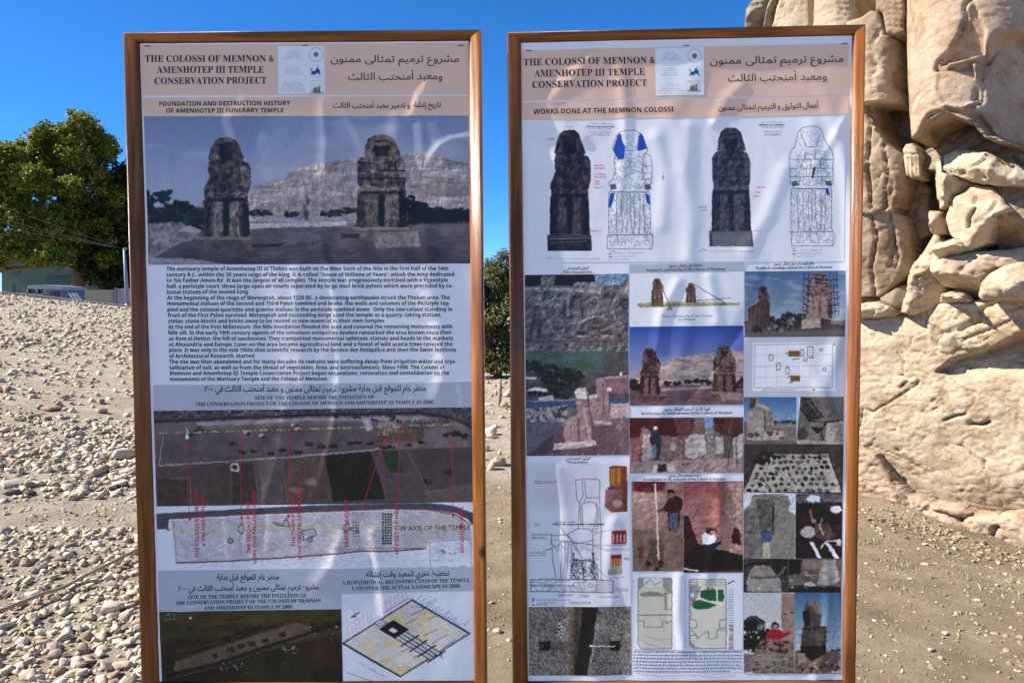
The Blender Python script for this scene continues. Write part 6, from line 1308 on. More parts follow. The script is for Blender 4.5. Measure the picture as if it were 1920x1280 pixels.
def pic_statue_side():
    P = Pic(1391, 919, 1495, 1049, (110, 106, 108))
    P.rect(1391, 919, 1495, 1049, (184, 188, 206))
    P.poly(R5((360, 340), (400, 300), (410, 255), (520, 245), (600, 255), (620, 300), (605, 345), (645, 360), (645, 602), (360, 602)), (112, 108, 108), tex=.22, ts=14)
    P.poly(R5((360, 340), (410, 320), (440, 330), (430, 600), (360, 602)), (96, 92, 94), .9, tex=.3, ts=7)
    P.poly(R5((430, 280), (520, 270), (515, 460), (450, 470)), (76, 72, 74), .8, tex=.3, ts=6, soft=4); P.line(R5((525, 300), (520, 470)), 3, (46, 42, 46), .9)
    P.line(R5((410, 262), (520, 262), (610, 300)), 2, (74, 70, 72), .7); P.poly(R5((545, 290), (640, 370), (640, 600), (530, 600)), (124, 118, 116), .7, tex=.15, ts=12)
    for y in (400, 450, 520): P.line(R5((362, y), (440, y + 15)), 1.6, (66, 62, 64), .7)
    P.poly(R5((455, 470), (480, 458), (510, 465), (515, 505), (495, 515), (460, 520)), (64, 84, 116)); P.ell(*R5((496, 452))[0], 4, 4, (80, 64, 60)); P.poly(R5((470, 515), (500, 510), (510, 598), (492, 598), (485, 545), (480, 598), (462, 598)), (160, 150, 140)); P.line(R5((508, 470), (522, 455)), 2.4, (90, 90, 110)); P.ell(*R5((498, 443))[0], 3.6, 2, (90, 110, 140))
    P.emboss([(P.x0, P.y0), (P.x0 + P.w, P.y0), (P.x0 + P.w, P.y0 + P.h), (P.x0, P.y0 + P.h)], .2, 8, 7, seed=45); P.tex(None, .08, 1.8, seed=45, octv=2)
    return P

def pic_workers():
    P = Pic(1489, 921, 1584, 1049, (52, 44, 48))
    P.tex(None, .35, 12, seed=4)
    P.poly(R5((645, 250), (900, 240), (900, 290), (645, 300)), (84, 80, 88), tex=.4, ts=5)
    P.poly(R5((690, 300), (790, 300), (800, 400), (770, 470), (720, 420)), (36, 32, 38)); P.poly(R5((810, 340), (895, 350), (895, 420), (830, 420)), (44, 40, 46))
    P.ell(*R5((742, 275))[0], 12.5, 7, (206, 208, 220)); P.ell(*R5((862, 333))[0], 10, 7, (198, 200, 212)); P.line(R5((712, 290), (772, 292)), 2.4, (150, 152, 166))
    P.line(R5((725, 340), (740, 400)), 5, (120, 84, 76)); P.line(R5((790, 380), (770, 420)), 4, (130, 96, 88)); P.ell(*R5((745, 395))[0], 5, 4, (140, 104, 96))
    P.ell(*R5((712, 455))[0], 14, 11, (158, 152, 154), 1, 1.5, 0); P.poly(R5((750, 410), (830, 420), (860, 480), (800, 505), (750, 480)), (86, 68, 66), tex=.3, ts=5)
    P.line(R5((775, 415), (795, 470)), 1.6, (180, 178, 184))
    P.poly(R5((645, 505), (900, 500), (900, 602), (645, 602)), (50, 38, 40), .9, tex=.3, ts=6)
    for q in (((722, 510), (740, 510), (788, 598), (765, 598)), ((805, 515), (825, 512), (885, 598), (858, 600))): P.poly(R5(*q), (212, 212, 220))
    P.line(R5((780, 545), (820, 505), (880, 500)), 2.4, (196, 198, 208)); P.poly(R5((862, 500), (890, 495), (890, 530), (870, 525)), (170, 172, 184), .9)
    P.emboss([(P.x0, P.y0), (P.x0 + P.w, P.y0), (P.x0 + P.w, P.y0 + P.h), (P.x0, P.y0 + P.h)], .2, 8, 7, seed=46); P.tex(None, .08, 1.8, seed=46, octv=2)
    return P

def pic_boulder(k):
    if k == 0:
        P = Pic(1391, 1043, 1481, 1113, (62, 58, 60)); P.tex(None, .3, 8, seed=3)
        P.poly(R5((375, 720), (400, 660), (440, 635), (500, 640), (540, 690), (565, 720), (570, 780), (380, 780)), (124, 118, 118), tex=.25, ts=7); P.line(R5((400, 700), (470, 706), (545, 700)), 3, (52, 48, 50), .8); P.poly(R5((400, 715), (550, 710), (560, 775), (385, 775)), (138, 132, 132), .7, tex=.2, ts=8)
        P.poly(R5((500, 605), (600, 610), (600, 680), (545, 690)), (46, 42, 46), .9, tex=.4, ts=4); P.line(R5((555, 690), (590, 650)), 5, (110, 104, 104), .7); P.line(R5((365, 640), (420, 625), (500, 628)), 4, (30, 28, 32), .9)
    else:
        P = Pic(1476, 1043, 1582, 1113, (90, 84, 86)); P.tex(None, .3, 10, seed=6)
        P.poly(R5((607, 605), (680, 605), (670, 680), (610, 690)), (36, 36, 40), tex=.5, ts=4); P.poly(R5((680, 610), (800, 608), (780, 690), (690, 700)), (120, 106, 102), tex=.2, ts=6); P.line(R5((690, 665), (800, 660)), 2.4, (70, 58, 58), .8); P.rect(*R5((715, 670))[0], *R5((765, 685))[0], (86, 52, 52), .8)
        P.poly(R5((800, 610), (860, 605), (885, 720), (850, 745), (760, 740)), (134, 130, 134), tex=.2, ts=7); P.poly(R5((690, 735), (720, 725), (755, 740), (740, 770), (690, 765)), (160, 150, 148), tex=.2, ts=5)
        P.poly(R5((607, 745), (893, 755), (893, 790), (607, 790)), (36, 32, 36), .85, tex=.4, ts=4); P.blobs(12, (*R5((615, 715))[0], *R5((700, 760))[0]), 4, 3, [(130, 122, 120), (90, 84, 84)], .8)
    P.emboss([(P.x0, P.y0), (P.x0 + P.w, P.y0), (P.x0 + P.w, P.y0 + P.h), (P.x0, P.y0 + P.h)], .2, 8, 7, seed=47); P.tex(None, .08, 1.8, seed=47, octv=2)
    return P

def pic_red_jacket():
    P = Pic(1391, 1107, 1493, 1268, (168, 168, 182))
    P.grad(1110, 1230, (160, 162, 178), (176, 172, 182))
    P.poly(R5((570, 790), (640, 790), (640, 1120), (575, 1060), (566, 900)), (134, 108, 106), tex=.14, ts=12); P.line(R5((580, 900), (592, 902)), 2.5, (60, 48, 50)); P.line(R5((618, 895), (632, 896)), 2.5, (60, 48, 50))
    for k in range(22):
        a = k * 6.283 / 22; x, y = 415, 955
        P.line(R5((x, y), (x + 38 * math.cos(a), y + 34 * math.sin(a) - 8), (x + 62 * math.cos(a), y + 44 * math.sin(a) + 8)), 2.6, (36, 42, 42), .9)
    crowns(P, R5((400, 1030), (450, 1040), (430, 1080), (380, 1070), (470, 1010), (400, 970)), 15, 14, [(32, 36, 36), (44, 48, 46), (26, 28, 30)])
    P.ell(*R5((532, 966))[0], 7, 7.5, (44, 30, 30)); P.ell(*R5((533, 972))[0], 4.4, 5, (158, 112, 100))
    P.poly(R5((482, 1040), (490, 1000), (515, 985), (555, 985), (580, 1005), (620, 996), (615, 1008), (575, 1030), (570, 1042)), (150, 26, 52)); P.line(R5((500, 1020), (520, 1036)), 1.6, (96, 14, 36)); P.line(R5((560, 1012), (575, 1025)), 1.6, (96, 14, 36))
    P.poly(R5((420, 1110), (450, 1050), (500, 1040), (600, 1045), (638, 1070), (638, 1130), (420, 1125)), (118, 96, 90), tex=.22, ts=8); P.spots(R5((420, 1110), (450, 1050), (600, 1045), (630, 1080), (630, 1120)), (66, 50, 50), .56, 6)
    P.poly(R5((362, 1120), (638, 1118), (638, 1228), (362, 1228)), (112, 100, 98), tex=.22, ts=9); P.ell(*R5((500, 1150))[0], 30, 9, (134, 120, 114), .7, 6); P.line(R5((375, 1222), (405, 1222)), 2.4, (206, 206, 214)); P.spots(R5((362, 1140), (638, 1130), (638, 1228), (362, 1228)), (70, 62, 64), .58, 9, 5, a=.7)
    P.emboss([(P.x0, P.y0 + P.h * .35), (P.x0 + P.w, P.y0 + P.h * .35), (P.x0 + P.w, P.y0 + P.h), (P.x0, P.y0 + P.h)], .17, 8, 7, seed=48); P.tex(None, .1, 2.6, seed=48, octv=2)
    return P

def pic_back_view():
    P = Pic(1486, 1107, 1582, 1266, (90, 116, 150))
    P.grad(1112, 1215, (62, 94, 134), (150, 160, 178))
    P.poly(R5((638, 1105), (893, 1105), (893, 1230), (638, 1230)), (104, 88, 82), tex=.2, ts=9); crowns(P, R5((850, 1100), (880, 1098), (660, 1105)), 6, 2.6, [(50, 60, 70)])
    P.poly(R5((690, 880), (700, 840), (725, 818), (755, 822), (780, 850), (790, 900), (780, 965), (812, 970), (808, 1120), (735, 1158), (672, 1110), (680, 990), (692, 960), (682, 920)), (72, 66, 66), tex=.22, ts=9)
    P.poly(R5((725, 818), (755, 822), (785, 860), (790, 900), (760, 900), (730, 860), (700, 850)), (110, 104, 100), .85, tex=.2, ts=6); P.poly(R5((680, 885), (720, 880), (725, 960), (690, 975)), (40, 38, 42), .85, soft=2); P.line(R5((680, 985), (810, 975)), 1.8, (42, 38, 40)); P.line(R5((745, 985), (742, 1100)), 1.4, (48, 44, 46), .8); P.line(R5((805, 1020), (750, 1030)), 1.4, (50, 46, 48), .7)
    P.poly(R5((672, 1080), (808, 1070), (808, 1120), (735, 1158), (672, 1112)), (32, 30, 34), .9)
    P.poly(R5((655, 1120), (700, 1115), (700, 1165), (660, 1170)), (140, 118, 108), tex=.25, ts=5)
    for k in range(34):
        (px, py), = R5((P.rng.uniform(640, 880), P.rng.uniform(1160, 1222))); P.poly([(px, py), (px + 4, py - 3), (px + 7, py + 1), (px + 3, py + 4)], P.rng.choice([(140, 120, 112), (90, 76, 74), (44, 38, 40), (64, 56, 56), (160, 142, 134)]), .9)
    P.line(R5((840, 1220), (890, 1218)), 2.2, (200, 200, 208))
    P.emboss([(P.x0, P.y0 + P.h * .35), (P.x0 + P.w, P.y0 + P.h * .35), (P.x0 + P.w, P.y0 + P.h), (P.x0, P.y0 + P.h)], .17, 8, 7, seed=49); P.tex(None, .1, 2.6, seed=49, octv=2)
    return P

def pic_photogrammetry():
    P = Pic(986, 866, 1184, 1140, (184, 187, 208), .4)
    ink = (66, 66, 84)
    P.poly(R4((170, 110), (540, 90), (540, 300), (250, 330), (170, 300)), (168, 168, 190), .7, soft=20)
    for pts in (((405, 172), (410, 270), (425, 300), (420, 440)), ((405, 172), (450, 168), (520, 168), (538, 175), (535, 270), (545, 480)), ((440, 175), (445, 260), (430, 290), (435, 420)), ((455, 180), (462, 270), (440, 310), (445, 430)), ((462, 270), (535, 268)), ((450, 300), (480, 290), (515, 300), (522, 340), (515, 400), (500, 450)), ((520, 300), (530, 340), (525, 420), (512, 470)), ((275, 475), (355, 470), (420, 435), (480, 440), (500, 460), (500, 520)), ((275, 475), (270, 520), (300, 545), (330, 505), (500, 525)), ((275, 490), (280, 620), (300, 715)), ((355, 470), (410, 520), (500, 500)), ((540, 480), (545, 720)), ((325, 510), (330, 600), (320, 715)), ((345, 500), (350, 600), (335, 715)), ((365, 520), (360, 620), (350, 715)), ((380, 530), (385, 620), (375, 715)), ((500, 520), (498, 600)), ((230, 560), (280, 545)), ((200, 470), (275, 470))):
        P.line(R4(*pts), 1.2, ink, .85)
    P.iso(R4((280, 490), (500, 520), (500, 560), (300, 560)), ink, 14, 6, levels=4, w=.4, a=.6)
    for x in (392, 500): P.line(R4((x, 570), (x + 4, 620), (x - 12, 660), (x + 18, 715)), 2.2, (50, 50, 66), .9); P.ell(*R4((x, 575))[0], 2.2, 2.4, (50, 50, 66))
    P.iso(R4((375, 600), (525, 600), (530, 715), (380, 715)), (54, 54, 70), 6, 9, levels=4, w=.8, a=.9); P.line(R4((400, 610), (500, 612)), 2, ink); P.line(R4((440, 620), (450, 715)), 3, ink, .8)
    for a_, b_ in (((330, 430), (440, 600)), ((365, 470), (450, 610)), ((500, 530), (590, 560)), ((500, 640), (600, 720)), ((320, 420), (350, 480)), ((520, 460), (600, 440)), ((500, 528), (600, 528)), ((420, 720), (440, 780)), ((350, 715), (350, 785))): P.line(R4(a_, b_), .9, ink, .7)
    P.line(R4((160, 715), (520, 715), (610, 722), (610, 785), (160, 780)), 1.5, ink, .95, closed=True); P.line(R4((160, 750), (400, 748)), 1.3, ink, .9); P.line(R4((520, 718), (515, 782)), 1.6, ink); P.iso(R4((165, 718), (510, 718), (510, 778), (165, 778)), ink, 16, 8, levels=4, w=.5, a=.7); P.poly(R4((520, 722), (590, 720), (608, 740), (608, 782), (515, 782)), (158, 158, 178), .8)
    for (x0, x1, ys) in ((182, 298, (180, 190)), (168, 245, (472, 486, 492)), (155, 245, (570, 584)), (570, 705, (550,)), (672, 700, (598, 606)), (592, 670, (702,)), (590, 650, (710,)), (620, 690, (765, 776)), (312, 395, (797, 803)), (425, 475, (800, 808)), (535, 640, (808,)), (193, 380, (826,)), (193, 290, (842,)), (193, 255, (852,)), (370, 485, (838, 846))):
        for y in ys:
            (px, py), (qx, _) = R4((x0, y), (x1, y)); P.tinytext(px, qx, [py], (64, 66, 86), .75, 1.5)
    (px, py), (qx, _) = R4((282, 414), (560, 414)); P.tinytext(px, qx, [py], (36, 36, 48), 1, 2.2); (px, py), (qx, _) = R4((300, 401), (400, 401)); P.tinytext(px, qx, [py], (60, 60, 76), .8, 1.6)
    for y in (820, 830, 852): (px, py), = R4((174, y)); P.rect(px - 2, py - 1.2, px + 2, py + 1.2, (96, 70, 90))
    P.poly(R4((588, 100), (610, 94), (685, 97), (688, 345), (600, 348), (563, 320), (570, 240), (590, 205)), (106, 60, 50), tex=.25, ts=7); P.poly(R4((590, 108), (655, 105), (652, 205), (595, 205)), (132, 86, 42), .8, tex=.2, ts=4); P.poly(R4((565, 225), (660, 220), (660, 320), (600, 345), (565, 318)), (126, 88, 92), .85, tex=.2, ts=6)
    P.rect(*R4((578, 212))[0], *R4((618, 222))[0], (44, 56, 150)); 
    for x in (600, 612, 640): P.line(R4((x, 112), (x, 190)), 1.2, (186, 140, 50), .9)
    P.ell(*R4((632, 300))[0], 9, 7, (168, 140, 140), .8, 3)
    for (x0, y0, x1, y1, g) in ((602, 446, 682, 520, 0), (596, 578, 656, 652, 1)):
        (a, b), (c, d) = R4((x0, y0), (x1, y1)); P.rect(a, b, c, d, (150, 46, 62))
        for k in range(4): P.line([(a + (k + .5) * (c - a) / 4, b + 4), (a + (k + .4) * (c - a) / 4, d - 4)], 2.6, (206, 160, 150) if not g else (190, 150, 100)); P.ell(a + (k + .5) * (c - a) / 4, b + 5, 2, 2, (70, 26, 36))
        if g: P.rect(a, d - 4, c, d, (160, 150, 60))
    P.poly(R4((580, 655), (660, 648), (658, 690), (580, 688)), (132, 134, 128), tex=.2, ts=5); P.line(R4((600, 524), (682, 526)), 1, (100, 80, 90))
    P.ell(*R4((195, 415))[0], 6, 4, (156, 158, 178), .8, 2)
    return P

def pic_joint():
    P = Pic(988, 1135, 1187, 1268, (110, 102, 100))
    W = R4((148, 865), (712, 865), (712, 1240), (148, 1240))
    P.tex(W, .16, 40, seed=3)
    P.spots(W, (150, 142, 140), .56, 2.6, seed=5, a=.8, octv=2); P.spots(W, (66, 60, 60), .6, 2.8, seed=9, a=.7, octv=2)
    P.poly(R4((385, 866), (440, 866), (440, 1238), (380, 1238)), (52, 46, 46), .75, soft=14)
    P.poly(R4((440, 866), (525, 866), (512, 960), (492, 1100), (468, 1238), (400, 1238), (420, 1100), (436, 960)), (24, 18, 20), soft=3)
    for (x0, x1) in ((205, 268), (590, 650)): P.poly(R4((x0, 1052), (x1, 1050), (x1 - 4, 1100), (x0 + 4, 1102)), (30, 24, 24), soft=3)
    P.poly(R4((268, 1055), (400, 1050), (395, 1098), (268, 1100)), (86, 80, 78), .8, tex=.3, ts=4, soft=3); P.poly(R4((500, 1052), (590, 1050), (590, 1095), (495, 1100)), (96, 88, 86), .7, tex=.3, ts=4, soft=3); P.ell(*R4((220, 1075))[0], 4, 6, (90, 82, 80), .7, 3)
    P.line(R4((485, 1072), (620, 1080)), 2.2, (196, 188, 180))
    P.poly(R4((312, 952), (336, 950), (328, 1034), (304, 1034)), (206, 206, 212))
    for k in range(8): 
        for j in range(2):
            if (k + j) % 2: P.rect(*R4((311 + j * 12 - k * .9, 952 + k * 10))[0], *R4((322 + j * 12 - k * .9, 962 + k * 10))[0], (30, 30, 34))
    return P

PICTURES = [   # board, name, label, corners (TL TR BR BL), painter
    (0, 'printed_photograph', 'wide printed photograph of two seated stone colossi before a pale hill', [(270, 218.6), (879, 217.5), (881.7, 494), (279.4, 496.5)], pic_colossi_view),
    (0, 'logo_panel', None, [(521, 87.5), (608, 87.3), (610, 175.5), (522.5, 177)], lambda: pic_logos(0)),
    (0, 'printed_photograph', 'aerial photograph of brown fields crossed by a yellow dashed axis', [(288, 770), (884, 763), (888, 940.7), (294, 948.7)], pic_aerial_site),
    (0, 'site_plan', None, [(293, 949), (888, 941), (889, 1062), (297, 1068)], pic_site_plan),
    (0, 'printed_photograph', 'dark aerial photograph of green and brown farmland', [(298.5, 1146), (640, 1141), (643, 1276), (304, 1277)], pic_aerial_dusk),
    (0, 'temple_drawing', None, [(640.5, 1113), (888, 1107), (892.5, 1275), (643.5, 1276)], pic_temple_drawing),
    (1, 'logo_panel', None, [(1228, 91.8), (1319, 89), (1320, 178.5), (1229, 180)], lambda: pic_logos(1)),
    (1, 'survey_drawing', None, [(986, 228), (1584, 222), (1582, 490), (990, 491)], pic_elevations),
    (1, 'printed_photograph', 'printed photograph of a carved stone relief', [(984, 515.6), (1179, 513), (1178.5, 658), (985, 658)], pic_relief),
    (1, 'printed_photograph', 'printed aerial photograph of both colossi beside a road', [(985, 658), (1178.5, 658), (1179.8, 852.5), (987, 854.6)], pic_aerial_colossi),
    (1, 'survey_drawing', None, [(1180, 512.6), (1395, 509.2), (1394, 610), (1180, 612.5)], pic_monitoring),
    (1, 'printed_photograph', 'printed photograph of two colossi under a deep blue sky', [(1180, 612.5), (1394, 610.3), (1394, 758.6), (1180, 760)], pic_two_colossi),
    (1, 'printed_photograph', 'printed photograph of a worker in a white cap among dark stone blocks', [(1180, 783), (1394, 781.5), (1394, 886), (1181, 886.6)], pic_reinforcing),
    (1, 'printed_photograph', 'printed photograph of a man in a dark shirt beside a tall measuring rod', [(1184, 902), (1280.7, 902), (1281.5, 1070), (1186.5, 1070.5)], pic_rod),
    (1, 'printed_photograph', 'printed photograph of a person in a white shirt reaching up a trench wall', [(1281.2, 902), (1393, 901.5), (1393.4, 1072.5), (1282, 1073)], pic_trench),
    (1, 'survey_drawing', None, [(1187, 1075), (1393, 1075), (1392, 1217), (1188, 1217)], pic_plans),
    (1, 'printed_photograph', 'printed photograph of a colossus behind scaffolding', [(1396.3, 509), (1584, 507.5), (1583.6, 631), (1396, 632.4)], pic_scaffold),
    (1, 'site_plan', None, [(1395.5, 632.4), (1583.6, 631), (1582, 743.5), (1395, 744)], pic_soundings),
    (1, 'printed_photograph', 'printed photograph of the flank of a colossus against blue sky', [(1394.8, 744), (1493, 744), (1492.8, 832), (1395, 832)], pic_flank),
    (1, 'printed_photograph', 'printed photograph of cracked grey stone blocks', [(1501, 743.5), (1582, 743), (1581, 832), (1493, 832)], pic_blocks),
    (1, 'printed_photograph', 'printed photograph of stone fragments laid out on a pale sheet', [(1395, 832), (1581, 832), (1579, 926), (1394, 922)], pic_fragments),
    (1, 'printed_photograph', 'printed photograph of a man in a blue shirt below a statue', [(1394, 922.4), (1492, 924), (1491.5, 1046.4), (1394, 1046.6)], pic_statue_side),
    (1, 'printed_photograph', 'printed photograph of workers in white caps bending over stones', [(1492, 925), (1579, 926), (1578, 1046.3), (1491.5, 1046.4)], pic_workers),
    (1, 'printed_photograph', 'printed photograph of a pale rounded boulder', [(1394, 1046.6), (1478, 1046.5), (1478, 1110), (1394, 1110)], lambda: pic_boulder(0)),
    (1, 'printed_photograph', 'printed photograph of broken stones under a dark ledge', [(1478, 1046.5), (1578, 1046.3), (1577.2, 1110), (1478, 1110)], lambda: pic_boulder(1)),
    (1, 'printed_photograph', 'printed photograph of a person in a red jacket behind a boulder', [(1394, 1110), (1489.3, 1110), (1489, 1262.3), (1394, 1262.3)], pic_red_jacket),
    (1, 'printed_photograph', 'printed photograph of a dark statue seen from behind', [(1489.3, 1110), (1577.2, 1110), (1577, 1262.3), (1489, 1262.3)], pic_back_view),
    (1, 'survey_drawing', None, [(987.5, 868), (1180, 867), (1182.5, 1136), (990, 1137)], pic_photogrammetry),
    (1, 'printed_photograph', 'printed photograph of a dark gap between two granite blocks', [(991, 1137.3), (1182.5, 1136.5), (1184, 1265), (991.5, 1266)], pic_joint),
]
# ------------------------------------------------------------------ the two boards
BOARD = []
def board_plane(k):
    return BOARD[k]["p0"], BOARD[k]["n"]
def crease(u, v, k):
    """cockles and soft folds of the pasted paper, metres towards the viewer"""
    h = 0.0030 * (fbm(u * 5 + 9 * k, v * 2.2, 60 + k, 3) - 0.5) + 0.0008 * (fbm(u * 14, v * 9, 70 + k, 3) - 0.5)
    rg = random.Random(31 + k)
    for i in range(18):
        u0 = rg.uniform(0.0, 0.95); v0 = rg.uniform(0.6, 2.3); L = rg.uniform(0.08, 0.35); w = rg.uniform(0.010, 0.032); A = rg.uniform(0.0010, 0.0034) * rg.choice((1, 1, -1)); th = rg.gauss(0, 0.45)
        du = (u - u0) * math.cos(th) + (v - v0) * math.sin(th); dv = -(u - u0) * math.sin(th) + (v - v0) * math.cos(th)
        du = du + 0.5 * dv * dv
        h = h + A * np.exp(-(du / w) ** 2) * np.exp(-(dv / L) ** 4)
    for pts, A, w in FOLDS[k]:
        q = on_plane(np.array([p[0] for p in pts], float), np.array([p[1] for p in pts], float), BOARD[k]["p0"], BOARD[k]["n"])
        P2 = np.stack([(q - BOARD[k]["p0"]) @ BOARD[k]["t"], q[:, 2]], 1); sh_ = u.shape
        ur = np.ravel(u); vr = np.ravel(v); m_ = 3.2 * w
        k_ = np.nonzero((ur > P2[:, 0].min() - m_) & (ur < P2[:, 0].max() + m_) & (vr > P2[:, 1].min() - m_) & (vr < P2[:, 1].max() + m_))[0]
        if len(k_) == 0: continue
        g, _, _ = seg_dist(ur[k_], vr[k_], P2, False); add = np.zeros(ur.shape); add[k_] = (1.0, .78)[k] * A * np.exp(-(g / (1.15 * w)) ** 2); h = h + add.reshape(sh_)
    return h
FOLDS = [   # folds that show plainly: polyline over the sheet, height, half-width
    [([(322, 255), (314, 300), (318, 345), (322, 380)], .0040, .013), ([(432, 225), (446, 270), (450, 320)], .0026, .02), ([(808, 295), (826, 274), (850, 262), (884, 258)], .0034, .010), ([(604, 190), (612, 260), (610, 330)], .0022, .014), ([(745, 215), (740, 330), (752, 400)], .0022, .02), ([(560, 500), (556, 600), (566, 700)], .0026, .018), ([(300, 545), (288, 575), (290, 610)], .0034, .012), ([(640, 1010), (625, 1060), (600, 1090)], .0030, .016), ([(700, 1000), (712, 1070), (722, 1150)], .0026, .014), ([(330, 1090), (345, 1150)], .0028, .02), ([(820, 620), (835, 690), (820, 740)], .0028, .016), ([(470, 90), (452, 140), (460, 210)], .0022, .02), ([(836, 110), (800, 160), (770, 215)], .0026, .012), ([(420, 960), (430, 1050)], .0024, .016)],
    [([(1110, 100), (1080, 140), (1022, 195), (1062, 238), (1090, 262)], .0036, .016), ([(1290, 240), (1286, 320), (1296, 400), (1290, 480)], .0030, .022), ([(1232, 260), (1248, 330), (1240, 420)], .0026, .02), ([(1470, 320), (1440, 400), (1400, 470)], .0026, .02), ([(1390, 160), (1360, 190), (1340, 230)], .0030, .012), ([(1270, 530), (1240, 590), (1232, 650)], .0030, .014), ([(1040, 880), (1058, 960), (1060, 1040)], .0022, .022), ([(1150, 980), (1140, 1060), (1150, 1130)], .0030, .016), ([(1120, 1180), (1106, 1250)], .0028, .012), ([(1275, 1080), (1272, 1150), (1280, 1215)], .0032, .014), ([(1330, 520), (1345, 600)], .0024, .014), ([(1520, 240), (1530, 330)], .0022, .02), ([(1050, 300), (1060, 420)], .0022, .02), ([(1345, 900), (1350, 1000)], .0024, .014)]]
def on_board(k, px, py, lift):
    B = BOARD[k]
    p = on_plane(px, py, B["p0"], B["n"])
    q = p - B["p0"]; u = q @ B["t"]; v = p[..., 2]
    return p + B["n"] * ((crease(u, v, k) + lift))[..., None]
for (xl, xr_, yaw, dep) in ((232, 902, 0.0, 2.0), (951, 1622, R_(2.5), 2.0)):
    n = np.array([-math.sin(yaw), -math.cos(yaw), 0.0]); t = np.array([math.cos(yaw), -math.sin(yaw), 0.0])
    pm = at_depth(np.array(float(xl)), np.array(600.0), dep)
    BOARD.append({"p0": np.array([pm[0], pm[1], 0.0]), "n": n, "t": t})

def lin(c):
    c = np.asarray(c, float) / 255.0
    return np.where(c <= 0.04045, c / 12.92, ((c + 0.055) / 1.055) ** 2.4)
PAPER = np.array([0.92, 0.89, 0.87])
def ink(c):
    return np.clip((lin(c) - 0.022) / (lin(WHITE) - 0.022) * PAPER, 0.010, 0.92)

def print_finish(m, nt, b):
    b.inputs["Roughness"].default_value = 0.30; b.inputs["Specular IOR Level"].default_value = 0.26
    v = coords(nt); bump(nt, b, noise(nt, 34, 3, 0.5, v), 0.10, 0.004)
M_PRINT, nt, b_ = new_mat("printed_paper")
at = nt.nodes.new("ShaderNodeVertexColor"); at.layer_name = "print"; nt.links.new(at.outputs[0], b_.inputs["Base Color"]); print_finish(M_PRINT, nt, b_)
def paper_mat(name, col):
    m, nt, b = new_mat(name); v = coords(nt)
    c = ramp(nt, noise(nt, 3, vec=v), [(0.3, tuple(x * .97 for x in col)), (0.7, tuple(min(1, x * 1.02) for x in col))])
    nt.links.new(c, b.inputs["Base Color"]); print_finish(m, nt, b); return m
M_PAPER = paper_mat("white_paper", tuple(PAPER)); M_BAND = paper_mat("beige_band", tuple(ink((203, 164, 155)))); M_GREY = paper_mat("grey_band", tuple(ink((152, 158, 178))))
M_INK = paper_mat("black_ink", (0.012, 0.012, 0.017)); M_INK2 = paper_mat("grey_ink", tuple(ink((78, 80, 100)))); M_INK3 = paper_mat("pale_fine_print", tuple(ink((112, 114, 134)))); M_RED = paper_mat("red_ink", tuple(ink((166, 44, 74)))); M_STAPLE = plain("staple_steel", (0.06, 0.06, 0.07), 0.4, metal=0.6)

def wood(name, axis):
    m, nt, b = new_mat(name)
    sc = (60, 60, 2.2) if axis == 'z' else (2.2, 60, 60)
    v = coords(nt, sc); f = noise(nt, 1.0, 7, 0.65, v, 0.6); v2 = coords(nt); g = noise(nt, 5, 3, 0.5, v2)
    c = ramp(nt, f, [(0.25, (0.045, 0.014, 0.004)), (0.48, (0.21, 0.068, 0.014)), (0.72, (0.44, 0.170, 0.044))])
    c = mixc(nt, 0.55, c, ramp(nt, g, [(0.35, (0.55, 0.5, 0.45)), (0.65, (1, 1, 1))]), 'MULTIPLY')
    kn = N(nt, "ShaderNodeTexVoronoi", Scale=5.0); nt.links.new(coords(nt, (1, 1, .6) if axis == 'z' else (.6, 1, 1)), kn.inputs["Vector"])
    c = mixc(nt, ramp(nt, kn.outputs["Distance"], [(0.02, (1, 1, 1)), (0.07, (0, 0, 0))]), c, (0.03, 0.012, 0.006))
    nt.links.new(c, b.inputs["Base Color"]); b.inputs["Roughness"].default_value = 0.36; b.inputs["Specular IOR Level"].default_value = 0.3; b.inputs["Coat Weight"].default_value = 0.12; b.inputs["Coat Roughness"].default_value = 0.2
    bump(nt, b, f, 0.6, 0.004); return m
M_WOODV = wood("varnished_wood_upright", 'z'); M_WOODH = wood("varnished_wood_rail", 'x'); M_BACK = plain("backing_plywood", (0.25, 0.17, 0.10), 0.8)

def resample(c, nu, nv):
    """px grid over a four-cornered picture, top left first"""
    u, v = np.meshgrid(np.linspace(0, 1, nu), np.linspace(0, 1, nv)); c = np.asarray(c, float)
    p = ((1 - u) * (1 - v))[..., None] * c[0] + (u * (1 - v))[..., None] * c[1] + (u * v)[..., None] * c[2] + ((1 - u) * v)[..., None] * c[3]
    return p[..., 0].ravel(), p[..., 1].ravel()
def sheet(k, name, corners, mat, parent, lift, step=8.0, pic=None, label=None):
    w = max(math.dist(corners[0], corners[1]), math.dist(corners[3], corners[2])); h = max(math.dist(corners[0], corners[3]), math.dist(corners[1], corners[2]))
    nu = max(2, int(w / step) + 1); nv = max(2, int(h / step) + 1)
    px, py = resample(corners, nu, nv)
    o = mesh_obj(name, on_board(k, px, py, lift), grid_faces(nu, nv), mat, parent, True, label)
    if pic is not None:
        x = np.clip(px - pic.x0, 0, pic.w - 1.001); y = np.clip(py - pic.y0, 0, pic.h - 1.001)
        i = y.astype(int); j = x.astype(int); fy = (y - i)[:, None]; fx = (x - j)[:, None]; A = pic.a
        c = (A[i, j] * (1 - fx) + A[i, j + 1] * fx) * (1 - fy) + (A[i + 1, j] * (1 - fx) + A[i + 1, j + 1] * fx) * fy
        lum = c @ np.array([.3, .59, .11]); paint_points(o.data, ink(np.clip(c * .86 + .14 * lum[:, None], 0, 255)))
    return o

